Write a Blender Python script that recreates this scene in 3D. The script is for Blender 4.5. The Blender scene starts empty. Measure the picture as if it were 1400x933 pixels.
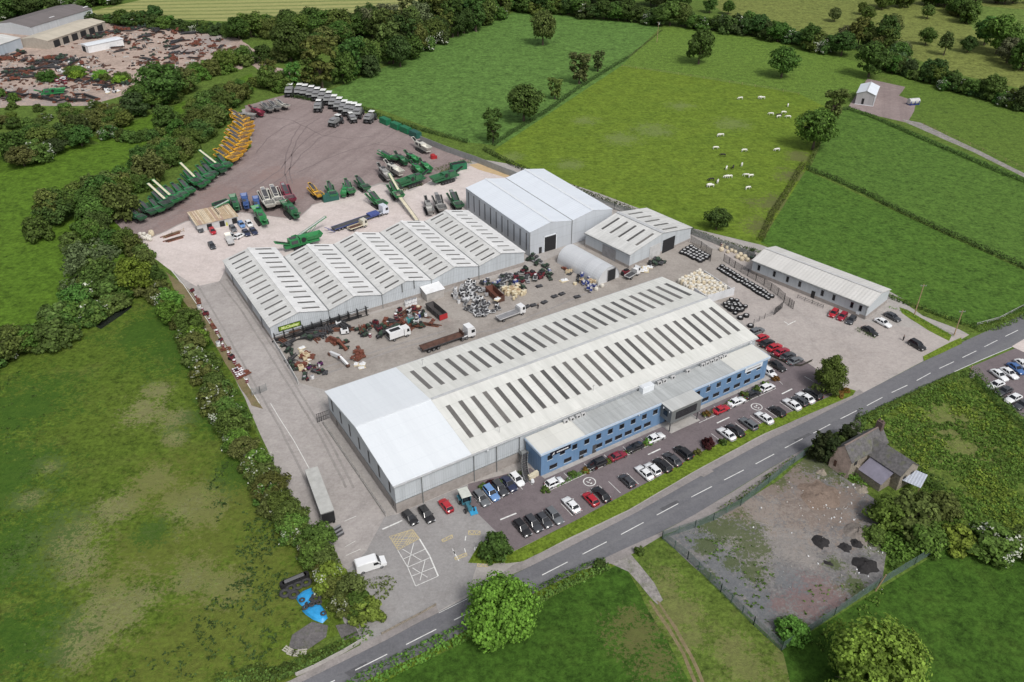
import bpy, math, random
import numpy as np
from mathutils import Vector, noise as mnoise
rnd = random.Random(7)
scene = bpy.context.scene
COL = scene.collection
rad = math.radians
# ---------------------------------------------------------------- camera
CAMH, PITCH, FPX = 117.0, rad(33.8), 1128.0      # the drone hovers 117 m above the flat ground
cam_d = bpy.data.cameras.new('drone_camera'); cam_d.sensor_width = 36; cam_d.lens = FPX/1400*36
cam_d.clip_start = 1; cam_d.clip_end = 9000
cam = bpy.data.objects.new('drone_camera', cam_d); COL.objects.link(cam)
cam.location = (0, 0, CAMH); cam.rotation_euler = (math.pi/2-PITCH, 0, 0)
scene.camera = cam
_cp, _sp = math.cos(PITCH), math.sin(PITCH)
def P(x, y, z=0.0):
    """survey helper: ground point (height z) seen at photo pixel x, y"""
    a, b = (x-700)/FPX, -(y-466.5)/FPX
    d = (a, _cp+b*_sp, -_sp+b*_cp)
    t = (CAMH-z)/-d[2]
    return Vector((d[0]*t, d[1]*t, z))
AZ = rad(58); UX = Vector((math.sin(AZ), math.cos(AZ), 0)); VX = Vector((-math.cos(AZ), math.sin(AZ), 0))
ROT = rad(32)                                     # site grid: local x runs along the long warehouse
def S(u, v, z=0.0): return UX*u+VX*v+Vector((0, 0, z))
# ---------------------------------------------------------------- materials
MATS = {}
class NT:
    def __init__(s, m): s.t = m.node_tree; s.n = s.t.nodes; s.l = s.t.links
    def add(s, typ, **kw):
        nd = s.n.new(typ)
        for k, v in kw.items():
            if k[0] == 'i':
                key = k[1:]; key = int(key) if key.isdigit() else key.replace('_', ' ')
                if hasattr(v, 'is_linked') or hasattr(v, 'links'): s.l.new(v, nd.inputs[key])
                else: nd.inputs[key].default_value = v
            else: setattr(nd, k, v)
        return nd
    def link(s, a, b): s.l.new(a, b)
def new_mat(name):
    m = bpy.data.materials.new(name); m.use_nodes = True; MATS[name] = m
    nt = NT(m); b = m.node_tree.nodes['Principled BSDF']
    return m, nt, b
def c4(c): return (c[0], c[1], c[2], 1)
def pos_vec(nt, scale=(1, 1, 1), obj=False):
    if obj: src = nt.add('ShaderNodeTexCoord').outputs['Object']
    else: src = nt.add('ShaderNodeNewGeometry').outputs['Position']
    mp = nt.add('ShaderNodeMapping'); nt.link(src, mp.inputs['Vector']); mp.inputs['Scale'].default_value = scale
    return mp.outputs['Vector']
def noise_fac(nt, vec, scale, detail=4, rough=.6, lo=.3, hi=.7):
    n = nt.add('ShaderNodeTexNoise'); nt.link(vec, n.inputs['Vector'])
    n.inputs['Scale'].default_value = scale; n.inputs['Detail'].default_value = detail; n.inputs['Roughness'].default_value = rough
    r = nt.add('ShaderNodeMapRange'); nt.link(n.outputs['Fac'], r.inputs['Value'])
    r.inputs['From Min'].default_value = lo; r.inputs['From Max'].default_value = hi
    return r.outputs['Result']
def mix(nt, fac, a, b, mode='MIX'):
    m = nt.add('ShaderNodeMix', data_type='RGBA', blend_type=mode)
    if isinstance(fac, (int, float)): m.inputs[0].default_value = fac
    else: nt.link(fac, m.inputs[0])
    for i, v in ((6, a), (7, b)):
        if isinstance(v, tuple): m.inputs[i].default_value = c4(v)
        else: nt.link(v, m.inputs[i])
    return m.outputs[2]
def mth(nt, op, a, b=None):
    m = nt.add('ShaderNodeMath', operation=op)
    for i, v in ((0, a), (1, b)):
        if v is None: continue
        if isinstance(v, (int, float)): m.inputs[i].default_value = v
        else: nt.link(v, m.inputs[i])
    return m.outputs[0]
def bump(nt, bsdf, fac, strength=.3, dist=.1):
    b = nt.add('ShaderNodeBump'); b.inputs['Strength'].default_value = strength; b.inputs['Distance'].default_value = dist
    nt.link(fac, b.inputs['Height']); nt.link(b.outputs['Normal'], bsdf.inputs['Normal'])
def plain(name, col, rough=.6, metal=0.0, var=.12, scale=.8, stain=None, obj=True):
    """ordinary surface: base colour with soft weathering"""
    m, nt, b = new_mat(name)
    v = pos_vec(nt, obj=obj)
    f = noise_fac(nt, v, scale, 5, .65)
    lo = tuple(c*(1-var) for c in col); hi = tuple(min(1, c*(1+var)) for c in col)
    out = mix(nt, f, lo, hi)
    if stain:
        f2 = noise_fac(nt, v, scale*.35, 6, .7, .52, .7); out = mix(nt, mth(nt, 'MULTIPLY', f2, stain[1]), out, stain[0])
    nt.link(out, b.inputs['Base Color']); b.inputs['Roughness'].default_value = rough; b.inputs['Metallic'].default_value = metal
    return m
def painted(name, rough=.35, metal=0.0, dirt=.15, coat=0.0):
    """paint whose colour is the object's own colour (so copies can share a mesh)"""
    m, nt, b = new_mat(name)
    oi = nt.add('ShaderNodeObjectInfo')
    f = noise_fac(nt, pos_vec(nt, obj=True), 1.3, 5, .7, .35, .75)
    out = mix(nt, mth(nt, 'MULTIPLY', f, dirt), oi.outputs['Color'], (.22, .19, .16))
    nt.link(out, b.inputs['Base Color']); b.inputs['Roughness'].default_value = rough; b.inputs['Metallic'].default_value = metal
    b.inputs['Coat Weight'].default_value = coat
    return m
def sheet_metal(name, col, axis='x', pitch=1.0, rough=.5, stain=(.3, .3, .28), stain_amt=.35, streak='y', metal=0.0, var=.06):
    """profiled cladding: ribs across local axis, rain streaks along the fall"""
    m, nt, b = new_mat(name)
    v = pos_vec(nt, obj=True)
    sx = nt.add('ShaderNodeSeparateXYZ'); nt.link(v, sx.inputs[0])
    c = sx.outputs['XYZ'.index(axis.upper())]
    saw = mth(nt, 'SINE', mth(nt, 'MULTIPLY', c, 2*math.pi/pitch))
    sc = {'y': (1, .06, 1), 'x': (.06, 1, 1), 'z': (1, 1, .06)}[streak]
    f = noise_fac(nt, pos_vec(nt, sc, True), 1.1, 6, .7, .4, .75)
    f2 = noise_fac(nt, v, .12, 4, .6, .35, .7)
    # sheets laid side by side age a little differently
    fl = mth(nt, 'FLOOR', mth(nt, 'MULTIPLY', c, 1/(pitch*2.2)))
    wn = nt.add('ShaderNodeTexWhiteNoise', noise_dimensions='1D'); nt.link(fl, wn.inputs['W'])
    base = mix(nt, wn.outputs['Value'], tuple(x*(1-var) for x in col), tuple(min(1, x*(1+var)) for x in col))
    base = mix(nt, mth(nt, 'MULTIPLY', f2, stain_amt*.5), base, stain)
    base = mix(nt, mth(nt, 'MULTIPLY', f, stain_amt), base, stain)
    al = mth(nt, 'FRACT', mth(nt, 'MULTIPLY', sx.outputs['XYZ'.index(streak.upper())], 1/3.4))       # end laps of the sheets
    base = mix(nt, mth(nt, 'MULTIPLY', mth(nt, 'LESS_THAN', al, .045), .3), base, stain)
    nt.link(base, b.inputs['Base Color']); b.inputs['Roughness'].default_value = rough; b.inputs['Metallic'].default_value = metal
    bump(nt, b, saw, .35, .05)
    return m
def ground_mat(name, c1, c2, c3=None, s1=.05, s2=.6, rough=.95, bmp=.25, c3amt=.6, streak=None, lo3=.5, hi3=.68, fine=None, stripe=None):
    m, nt, b = new_mat(name)
    v = pos_vec(nt)
    out = mix(nt, noise_fac(nt, v, s1, 6, .6, .32, .68), c1, c2)
    if c3: out = mix(nt, mth(nt, 'MULTIPLY', noise_fac(nt, v, s1*2.7, 7, .72, lo3, hi3), c3amt), out, c3)
    if streak:                                   # (angle, colour, amount, width): wheel tracks, mowing lines, drill rows
        mp = nt.add('ShaderNodeMapping'); nt.link(nt.add('ShaderNodeNewGeometry').outputs['Position'], mp.inputs['Vector'])
        mp.inputs['Rotation'].default_value = (0, 0, streak[0]); mp2 = nt.add('ShaderNodeMapping'); nt.link(mp.outputs[0], mp2.inputs['Vector'])
        mp2.inputs['Scale'].default_value = (.02, 1, 1)
        fs = noise_fac(nt, mp2.outputs[0], streak[3], 4, .6, .45, .7)
        out = mix(nt, mth(nt, 'MULTIPLY', fs, streak[2]), out, streak[1])
    if stripe:                                   # mown swaths: (angle, spacing m, colour, amount)
        mp = nt.add('ShaderNodeMapping'); nt.link(nt.add('ShaderNodeNewGeometry').outputs['Position'], mp.inputs['Vector']); mp.inputs['Rotation'].default_value = (0, 0, stripe[0])
        sx = nt.add('ShaderNodeSeparateXYZ'); nt.link(mp.outputs[0], sx.inputs[0])
        ph = mth(nt, 'ADD', mth(nt, 'MULTIPLY', sx.outputs[1], 2*math.pi/stripe[1]), mth(nt, 'MULTIPLY', noise_fac(nt, v, .02, 3), 1.6))
        r = nt.add('ShaderNodeMapRange'); nt.link(mth(nt, 'SINE', ph), r.inputs['Value']); r.inputs['From Min'].default_value = .1; r.inputs['From Max'].default_value = .7
        out = mix(nt, mth(nt, 'MULTIPLY', r.outputs[0], stripe[3]), out, stripe[2])
    if fine is None: fine = .66 if c2[1] > c2[0]*1.12 else .17
    f1, f2 = noise_fac(nt, v, s2*1.3, 4, .75, .36, .64), noise_fac(nt, v, s2*.42, 5, .85, .36, .64)
    fine_ = fine; fine = mth(nt, 'ADD', mth(nt, 'MULTIPLY', f1, .5), mth(nt, 'MULTIPLY', f2, .5))
    out = mix(nt, fine, mix(nt, fine_, out, (0, 0, 0)), mix(nt, fine_*.95, out, tuple(min(1, c*1.9) for c in c2)))
    nt.link(out, b.inputs['Base Color']); b.inputs['Roughness'].default_value = rough
    b.inputs['Specular IOR Level'].default_value = .15
    bump(nt, b, fine, bmp, .3)
    return m
def leaf_mat(name, trans=.32, white=None):
    """leaves: the object's colour varied leaf by leaf and clump by clump"""
    m, nt, b = new_mat(name)
    g = nt.add('ShaderNodeNewGeometry'); oi = nt.add('ShaderNodeObjectInfo')
    r = nt.add('ShaderNodeMapRange'); nt.link(g.outputs['Random Per Island'], r.inputs['Value'])
    r.inputs['To Min'].default_value = .5; r.inputs['To Max'].default_value = 1.6
    f = noise_fac(nt, pos_vec(nt, obj=True), .7, 3, .6, .3, .7)
    r2 = nt.add('ShaderNodeMapRange'); nt.link(f, r2.inputs['Value']); r2.inputs['To Min'].default_value = .72; r2.inputs['To Max'].default_value = 1.3
    r3 = nt.add('ShaderNodeMapRange'); nt.link(oi.outputs['Random'], r3.inputs['Value']); r3.inputs['To Min'].default_value = .82; r3.inputs['To Max'].default_value = 1.2
    k = mth(nt, 'MULTIPLY', mth(nt, 'MULTIPLY', r.outputs[0], r2.outputs[0]), r3.outputs[0])
    vm = nt.add('ShaderNodeVectorMath', operation='SCALE'); nt.link(oi.outputs['Color'], vm.inputs[0]); nt.link(k, vm.inputs['Scale'])
    hs = nt.add('ShaderNodeHueSaturation'); nt.link(vm.outputs[0], hs.inputs['Color'])
    r4 = nt.add('ShaderNodeMapRange'); nt.link(oi.outputs['Random'], r4.inputs['Value']); r4.inputs['To Min'].default_value = .49; r4.inputs['To Max'].default_value = .52
    nt.link(r4.outputs[0], hs.inputs['Hue'])
    col = hs.outputs[0]
    if white: col = mix(nt, .9, col, white)
    nt.link(col, b.inputs['Base Color']); b.inputs['Roughness'].default_value = .75; b.inputs['Specular IOR Level'].default_value = .2
    tr = nt.add('ShaderNodeBsdfTranslucent'); nt.link(col, tr.inputs['Color'])
    ms = nt.add('ShaderNodeMixShader'); ms.inputs[0].default_value = trans
    nt.link(b.outputs[0], ms.inputs[1]); nt.link(tr.outputs[0], ms.inputs[2])
    nt.link(ms.outputs[0], nt.n['Material Output'].inputs['Surface'])
    return m
LEAF = leaf_mat('leaves'); BLOSSOM = leaf_mat('blossom', .2, (.58, .61, .50))
BARK = plain('bark', (.09, .07, .05), .9, var=.3, scale=3)
PAINT = painted('car_paint', .28, 0, .05, .6)
MPAINT = painted('machine_paint', .45, 0, .22)
GLASS = plain('dark_glass', (.012, .014, .018), .08, var=.2)
TYRE = plain('tyre_rubber', (.014, .014, .015), .85, var=.3)
ALLOY = plain('alloy_wheel', (.35, .36, .38), .35, .8)
BLACK = plain('black_steel', (.02, .02, .022), .5, var=.3)
DKGREY = plain('dark_grey_steel', (.07, .07, .075), .6, var=.25)
GREY = plain('grey_steel', (.28, .28, .29), .55, .2, var=.2)
LTGREY = plain('light_grey_steel', (.5, .5, .5), .5, var=.15)
WHITE = plain('white_paint', (.75, .76, .77), .45, var=.07, stain=((.4, .36, .3), .25))
CREAM = plain('cream_belt', (.66, .60, .45), .7, var=.15)
RUST = plain('rusty_steel', (.16, .06, .035), .9, var=.4, scale=1.5)
BROWN = plain('brown_steel', (.10, .05, .035), .8, var=.4)
RED = plain('red_paint', (.38, .025, .03), .45, var=.2)
LAMPR = plain('red_lamp_lens', (.35, .01, .012), .25)
LAMPW = plain('clear_lamp_lens', (.7, .72, .75), .15)
WOOD = plain('weathered_wood', (.36, .25, .15), .85, var=.3, scale=2)
CONC = plain('concrete', (.40, .38, .36), .9, var=.15, scale=.7, stain=((.22, .21, .2), .6))
# ---------------------------------------------------------------- mesh builder
class MB:
    def __init__(s): s.v = []; s.f = []; s.m = []; s.s = []
    def face(s, pts, mat=0, smooth=False):
        i = len(s.v); s.v += [tuple(p) for p in pts]; s.f.append(tuple(range(i, i+len(pts)))); s.m.append(mat); s.s.append(smooth)
    def mesh(s, vs, fs, mat=0, smooth=False):
        i = len(s.v); s.v += [tuple(p) for p in vs]
        for f in fs: s.f.append(tuple(a+i for a in f)); s.m.append(mat); s.s.append(smooth)
    def box(s, c, d, mat=0, rz=0.0, ry=0.0, top=1.0, topy=None):
        """box centred on c, size d; top < 1 tapers the top face"""
        topy = top if topy is None else topy
        vs = []
        for z, kx, ky in ((-1, 1, 1), (1, top, topy)):
            for x, y in ((-1, -1), (1, -1), (1, 1), (-1, 1)):
                p = Vector((x*d[0]/2*kx, y*d[1]/2*ky, z*d[2]/2))
                if ry: p = Vector((p.x*math.cos(ry)+p.z*math.sin(ry), p.y, -p.x*math.sin(ry)+p.z*math.cos(ry)))
                if rz: p = Vector((p.x*math.cos(rz)-p.y*math.sin(rz), p.x*math.sin(rz)+p.y*math.cos(rz), p.z))
                vs.append(p+Vector(c))
        s.mesh(vs, [(0, 3, 2, 1), (4, 5, 6, 7), (0, 1, 5, 4), (1, 2, 6, 5), (2, 3, 7, 6), (3, 0, 4, 7)], mat)
    def bx(s, x0, x1, y0, y1, z0, z1, mat=0): s.box(((x0+x1)/2, (y0+y1)/2, (z0+z1)/2), (x1-x0, y1-y0, z1-z0), mat)
    def prism(s, pts, z0, z1, mat=0):
        n = len(pts); vs = [(p[0], p[1], z0) for p in pts]+[(p[0], p[1], z1) for p in pts]
        a = sum(pts[i][0]*pts[(i+1) % n][1]-pts[(i+1) % n][0]*pts[i][1] for i in range(n))
        if a < 0: vs = [(p[0], p[1], z0) for p in pts[::-1]]+[(p[0], p[1], z1) for p in pts[::-1]]
        s.mesh(vs, [tuple(range(n))[::-1], tuple(range(n, 2*n))]+[(i, (i+1) % n, n+(i+1) % n, n+i) for i in range(n)], mat)
    def profile(s, pts, y0, y1, mat=0, inset=0.0):
        """side profile (x, z) extruded from y0 to y1"""
        n = len(pts); cx = sum(p[0] for p in pts)/n
        vs = [(p[0], y0, p[1]) for p in pts]+[(p[0], y1, p[1]) for p in pts]
        s.mesh(vs, [tuple(range(n)), tuple(range(n, 2*n))[::-1]]+[((i+1) % n, i, n+i, n+(i+1) % n) for i in range(n)], mat)
    def cyl(s, a, b, r, n=10, mat=0, r2=None, cap=True, smooth=True):
        a = Vector(a); b = Vector(b); r2 = r if r2 is None else r2
        ax = (b-a).normalized(); t = Vector((0, 0, 1)) if abs(ax.z) < .9 else Vector((1, 0, 0))
        x = ax.cross(t).normalized(); y = ax.cross(x)
        vs = [a+(x*math.cos(2*math.pi*i/n)+y*math.sin(2*math.pi*i/n))*r for i in range(n)]+[b+(x*math.cos(2*math.pi*i/n)+y*math.sin(2*math.pi*i/n))*r2 for i in range(n)]
        s.mesh(vs, [(i, (i+1) % n, n+(i+1) % n, n+i) for i in range(n)], mat, smooth)
        if cap: s.mesh(vs, [tuple(range(n))[::-1], tuple(range(n, 2*n))], mat)
    def bar(s, a, b, w, h, mat=0):
        """square bar from a to b, w wide (horizontal), h deep"""
        a = Vector(a); b = Vector(b); d = (b-a).normalized(); sd = d.cross(Vector((0, 0, 1)))
        sd = sd.normalized() if sd.length > 1e-4 else Vector((1, 0, 0)); up = sd.cross(d)
        vs = [p+sd*(w/2*i)+up*(h/2*j) for p in (a, b) for i, j in ((-1, -1), (1, -1), (1, 1), (-1, 1))]
        s.mesh(vs, [(0, 1, 2, 3), (7, 6, 5, 4), (0, 4, 5, 1), (1, 5, 6, 2), (2, 6, 7, 3), (3, 7, 4, 0)], mat)
    def data(s, name, mats):
        me = bpy.data.meshes.new(name); me.from_pydata(s.v, [], s.f)
        for m in (mats if isinstance(mats, (list, tuple)) else [mats]): me.materials.append(m)
        me.polygons.foreach_set('material_index', s.m); me.polygons.foreach_set('use_smooth', s.s); me.update()
        return me
    def build(s, name, mats, parent=None, loc=None, rz=0.0):
        return mk(name, s.data(name, mats), parent, loc, rz)
def mk(name, me, parent=None, loc=None, rz=0.0):
    o = bpy.data.objects.new(name, me); COL.objects.link(o)
    if parent: o.parent = parent
    if loc is not None: o.location = loc
    if rz: o.rotation_euler = (0, 0, rz)
    return o
def tag(o, label=None, cat=None, group=None, kind=None):
    if label: o['label'] = label
    if cat: o['category'] = cat
    if group: o['group'] = group
    if kind: o['kind'] = kind
    return o
def thing(name, label, cat, loc=(0, 0, 0), rz=0.0, group=None):
    o = mk(name, None, None, loc, rz); o.empty_display_size = .5
    return tag(o, label, cat, group)
def dup(root, loc, rz, label, group=None, color=None, scale=None, recolor=()):
    """a copy of a thing with copies of its parts and their sub-parts"""
    r = root.copy(); COL.objects.link(r); r.location = loc; r.rotation_euler = (0, 0, rz); r['label'] = label
    if 'group' in r: del r['group']
    if group: r['group'] = group
    if scale: r.scale = scale if isinstance(scale, (tuple, list, Vector)) else (scale,)*3
    if color: r.color = c4(color)
    for ch in root.children:
        c = ch.copy(); COL.objects.link(c); c.parent = r
        if color: c.color = c4(color)
        for g in ch.children:
            d = g.copy(); COL.objects.link(d); d.parent = c
            if color: d.color = c4(color)
    return r
def setcol(root, color):
    root.color = c4(color)
    for ch in root.children:
        ch.color = c4(color)
        for g in ch.children: g.color = c4(color)
PROTOS = []
class Proto:
    """first placement moves the original, later ones copy it"""
    def __init__(s, root): s.root = root; s.used = False; PROTOS.append(s)
    def place(s, loc, rz, label, group=None, color=None, scale=None):
        if s.used: return dup(s.root, loc, rz, label, group, color, scale)
        s.used = True; r = s.root; r.location = loc; r.rotation_euler = (0, 0, rz); r['label'] = label
        if group: r['group'] = group
        if scale: r.scale = scale if isinstance(scale, (tuple, list, Vector)) else (scale,)*3
        if color: setcol(r, color)
        return r
def heading(a, b):
    """direction on the ground from photo pixel a towards b"""
    d = P(*b)-P(*a); return math.atan2(d.y, d.x)
# ---------------------------------------------------------------- light and air
w = bpy.data.worlds.new('World'); scene.world = w; w.use_nodes = True
wt = w.node_tree; bg = wt.nodes['Background']
sky = wt.nodes.new('ShaderNodeTexSky'); sky.sky_type = 'NISHITA'; sky.sun_disc = False
SUN_EL, SUN_AZ = rad(52), rad(150)                # azimuth clockwise from +y: behind the camera, to its right
sky.sun_elevation = SUN_EL; sky.sun_rotation = SUN_AZ; sky.altitude = 100; sky.air_density = 1.0; sky.dust_density = 4.0; sky.ozone_density = 1.0
hsv = wt.nodes.new('ShaderNodeHueSaturation'); hsv.inputs['Saturation'].default_value = .35
wt.links.new(sky.outputs[0], hsv.inputs['Color']); wt.links.new(hsv.outputs[0], bg.inputs['Color']); bg.inputs['Strength'].default_value = .118
sl = bpy.data.lights.new('sun', 'SUN'); sl.energy = 1.9; sl.angle = rad(13); sl.color = (1, .97, .93)
so = mk('sun', sl); so.location = (100, -100, 200)
sd = Vector((math.sin(SUN_AZ)*math.cos(SUN_EL), math.cos(SUN_AZ)*math.cos(SUN_EL), math.sin(SUN_EL)))
so.rotation_euler = sd.to_track_quat('Z', 'Y').to_euler()
vs = scene.view_settings; vs.view_transform = 'Standard'; vs.look = 'None'; vs.gamma = 1; vs.exposure = 0.08; vs.use_curve_mapping = False
# ---------------------------------------------------------------- the ground: one sheet to the horizon and sheets lying on it
def blob_fac(nt, blobs, nscale=.09, namp=1.1):
    """worn or dry patches at surveyed places, with ragged edges: blobs of (px, py, radius m)"""
    pos = nt.add('ShaderNodeNewGeometry').outputs['Position']; tot = None
    for x, y, r in blobs:
        q = P(x, y); d = nt.add('ShaderNodeVectorMath', operation='DISTANCE'); nt.link(pos, d.inputs[0]); d.inputs[1].default_value = (q.x, q.y, 0)
        k = mth(nt, 'MAXIMUM', mth(nt, 'SUBTRACT', 1.0, mth(nt, 'MULTIPLY', d.outputs['Value'], 1/(r*1.6))), 0.0)
        tot = k if tot is None else mth(nt, 'MAXIMUM', tot, k)
    n = noise_fac(nt, pos, nscale, 8, .75, .3, .7)
    n2 = mth(nt, 'ADD', mth(nt, 'MULTIPLY', noise_fac(nt, pos, 1.5, 4, .8, .34, .66), .55), mth(nt, 'MULTIPLY', noise_fac(nt, pos, max(.4, nscale*5), 6, .8, .34, .66), .45))
    s = mth(nt, 'ADD', tot, mth(nt, 'ADD', mth(nt, 'MULTIPLY', mth(nt, 'SUBTRACT', n, .5), namp*.75), mth(nt, 'MULTIPLY', mth(nt, 'SUBTRACT', n2, .5), namp*1.25)))
    r = nt.add('ShaderNodeMapRange'); nt.link(s, r.inputs['Value']); r.inputs['From Min'].default_value = .47; r.inputs['From Max'].default_value = .63
    return mth(nt, 'MULTIPLY', r.outputs[0], mth(nt, 'MINIMUM', mth(nt, 'MULTIPLY', tot, 6.0), 1.0))
def add_blobs(m, blobs, col, amt=.8, nscale=.09, namp=1.1):
    nt = NT(m); b = m.node_tree.nodes['Principled BSDF']; src = b.inputs['Base Color'].links[0].from_socket
    nt.link(mix(nt, mth(nt, 'MULTIPLY', blob_fac(nt, blobs, nscale, namp), amt), src, col), b.inputs['Base Color'])
G = {}
G['meadow'] = ground_mat('meadow', (.074, .129, .024), (.105, .164, .030), (.147, .176, .045), .03, .9, streak=(rad(-30), (.061, .105, .021), .4, .3))
G['rough'] = ground_mat('rough_pasture', (.055, .114, .010), (.100, .146, .020), (.145, .149, .047), .045, .8, bmp=.6, c3amt=.7)
add_blobs(G['rough'], [(88, 745, 9), (110, 770, 6), (165, 690, 6), (215, 655, 5), (200, 560, 6), (215, 535, 4), (245, 570, 5), (240, 600, 3), (160, 830, 9), (120, 860, 7), (190, 815, 6), (265, 790, 6), (300, 800, 5), (260, 690, 8), (110, 880, 5), (40, 680, 4), (65, 640, 4)], (.30, .265, .15), .45)
add_blobs(G['rough'], [(330, 690, 14), (300, 740, 14), (350, 780, 14), (290, 860, 15), (250, 890, 13), (380, 800, 12), (240, 660, 12), (210, 760, 12)], (.135, .150, .032), .5)
add_blobs(G['rough'], [(20, 560, 16), (10, 650, 14), (15, 760, 14), (30, 870, 10), (250, 470, 14), (300, 560, 10), (340, 640, 8), (200, 450, 12), (210, 725, 4)], (.035, .095, .012), .7)
G['pasture'] = ground_mat('pasture', (.064, .134, .012), (.092, .166, .017), (.050, .096, .012), .04, .55, bmp=.4, c3amt=.5, lo3=.5, hi3=.62)
G['mown'] = ground_mat('mown_field', (.27, .29, .10), (.33, .33, .13), None, .02, .5, stripe=(rad(-6), 10.5, (.15, .19, .06), .85))
G['deep'] = ground_mat('ley_field', (.079, .158, .033), (.104, .194, .043), (.119, .213, .058), .025, .45, streak=(rad(-38), (.058, .118, .026), .45, .35), c3amt=.4)
G['cow'] = ground_mat('cow_pasture', (.107, .171, .018), (.139, .202, .024), (.082, .150, .019), .03, .5, c3amt=.6, lo3=.46, hi3=.64, fine=.48)
add_blobs(G['cow'], [(895, 178, 9), (800, 165, 6), (850, 190, 8), (1000, 170, 8), (930, 145, 6), (780, 225, 6), (700, 215, 5)], (.17, .21, .075), .6, .2)
add_blobs(G['cow'], [(1060, 280, 9), (1085, 240, 7), (1045, 310, 7), (1095, 215, 6)], (.12, .125, .05), .8)
G['cow2'] = ground_mat('upper_pasture', (.100, .173, .029), (.123, .200, .033), (.068, .140, .028), .03, .8, c3amt=.5, streak=(rad(-30), (.080, .151, .032), .3, .3))
G['silage'] = ground_mat('silage_field', (.055, .124, .020), (.079, .157, .024), (.099, .162, .026), .035, .7, bmp=.5, c3amt=.5, streak=(rad(52), (.030, .075, .012), .85, .42))
G['silage2'] = ground_mat('silage_field_far', (.069, .140, .026), (.090, .169, .029), (.106, .180, .035), .03, .7, bmp=.5, c3amt=.4, streak=(rad(28), (.030, .075, .012), .85, .42))
G['wet'] = ground_mat('rushy_field', (.080, .146, .024), (.108, .173, .029), (.051, .092, .021), .04, .8, bmp=.5, c3amt=.8)
G['lawn'] = ground_mat('verge_grass', (.104, .165, .017), (.133, .194, .022), (.084, .122, .024), .2, 1.5, c3amt=.5)
G['front'] = ground_mat('front_field', (.032, .083, .009), (.049, .107, .014), (.081, .115, .020), .05, .65, bmp=.5, c3amt=.5)
add_blobs(G['front'], [(870, 870, 5), (895, 905, 4), (860, 850, 3)], (.14, .13, .05), .7, .3)
G['scrub'] = ground_mat('rough_grass', (.070, .130, .021), (.112, .163, .029), (.178, .169, .068), .06, .9, bmp=.6, c3amt=.7)
add_blobs(G['scrub'], [(910, 800, 4), (925, 840, 5), (945, 870, 4), (1080, 905, 5), (1020, 910, 5), (1000, 890, 4), (1290, 590, 8), (1270, 610, 7), (1310, 580, 7), (1330, 620, 6)], (.21, .20, .085), .5, .2)
G['conc'] = ground_mat('yard_concrete', (.348, .323, .305), (.421, .397, .376), (.244, .232, .220), .045, 1.4, .85, .1, .6, streak=(rad(58), (.281, .262, .250), .5, .5))
G['pale'] = ground_mat('pale_concrete', (0.591, 0.507, 0.475), (0.681, 0.597, 0.565), (0.462, 0.398, 0.372), .05, 1.2, .85, .1, .5, streak=(rad(32), (0.475, 0.411, 0.385), .4, .3))
G['court'] = ground_mat('court_concrete', (.288, .258, .234), (.372, .342, .312), (.204, .180, .162), .05, 1.2, .85, .1, .7)
G['east'] = ground_mat('east_yard', (.370, .330, .308), (.437, .398, .375), (.280, .258, .246), .05, 1.2, .88, .1, .6)
G['lane'] = ground_mat('lane_concrete', (.356, .329, .313), (.432, .400, .383), (.270, .248, .238), .06, 1.2, .85, .1, .5, streak=(rad(-58), (.270, .248, .238), .5, .25))
G['entry'] = ground_mat('entrance_tarmac', (.274, .263, .260), (.319, .308, .302), (.224, .207, .199), .06, 1.5, .85, .1, .6)
G['park'] = ground_mat('car_park_tarmac', (.153, .127, .135), (.195, .166, .172), (.130, .114, .117), .07, 2, .85, .12, .6)
G['road'] = ground_mat('road_asphalt', (.136, .136, .149), (.172, .172, .184), (.115, .115, .124), .05, 2, .8, .12, .5, streak=(rad(-32), (.21, .21, .212), .6, .35))
G['path'] = ground_mat('pavement_tarmac', (.24, .22, .215), (.31, .285, .275), (.18, .17, .16), .08, 2, .85, .15, .6)
G['gravel'] = ground_mat('gravel_yard', (.235, .185, .178), (.30, .245, .235), (.36, .30, .285), .03, .9, .95, .3, .6, streak=(rad(-70), (.18, .14, .135), .6, .22))
add_blobs(G['gravel'], [(300, 270, 14), (250, 305, 10), (400, 255, 10), (370, 240, 10)], (.26, .175, .155), .5, .1)
G['tan'] = ground_mat('scrapyard_ground', (.34, .265, .22), (.47, .37, .315), (.22, .175, .15), .03, .7, .95, .3, .85, fine=.3)
add_blobs(G['tan'], [(290, 55, 14), (265, 70, 12), (20, 130, 16), (80, 140, 14), (130, 140, 12), (10, 100, 12)], (.30, .265, .255), .8, .05)
G['lot'] = ground_mat('waste_ground', (.125, .128, .135), (.20, .19, .185), (.33, .30, .275), .07, 1.1, .95, .4, .75, streak=(rad(20), (.30, .275, .255), .6, .35), fine=.4)
add_blobs(G['lot'], [(1080, 690, 9), (1120, 700, 8), (1060, 670, 7), (1010, 700, 5), (1150, 680, 6), (1100, 660, 6), (1085, 640, 6)], (.23, .175, .14), .65, .12)
add_blobs(G['lot'], [(1050, 708, 7), (1072, 738, 8), (1030, 750, 6), (1092, 760, 6), (1000, 740, 4)], (.33, .30, .27), .4, .2, 1.3)
add_blobs(G['lot'], [(962, 742, 5), (985, 772, 6), (1003, 800, 6), (1040, 830, 5), (1090, 800, 5)], (.135, .15, .165), .6, .2)
add_blobs(G['lot'], [(1000, 725, 6), (975, 720, 4), (1020, 745, 5), (965, 745, 3), (1040, 640, 4), (1110, 630, 6), (1130, 640, 5), (1060, 655, 3), (1090, 870, 4), (1200, 740, 4), (970, 790, 2), (1030, 780, 3), (1000, 770, 2), (1140, 770, 2), (1170, 810, 4)], (.075, .10, .03), .8, .25)
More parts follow.
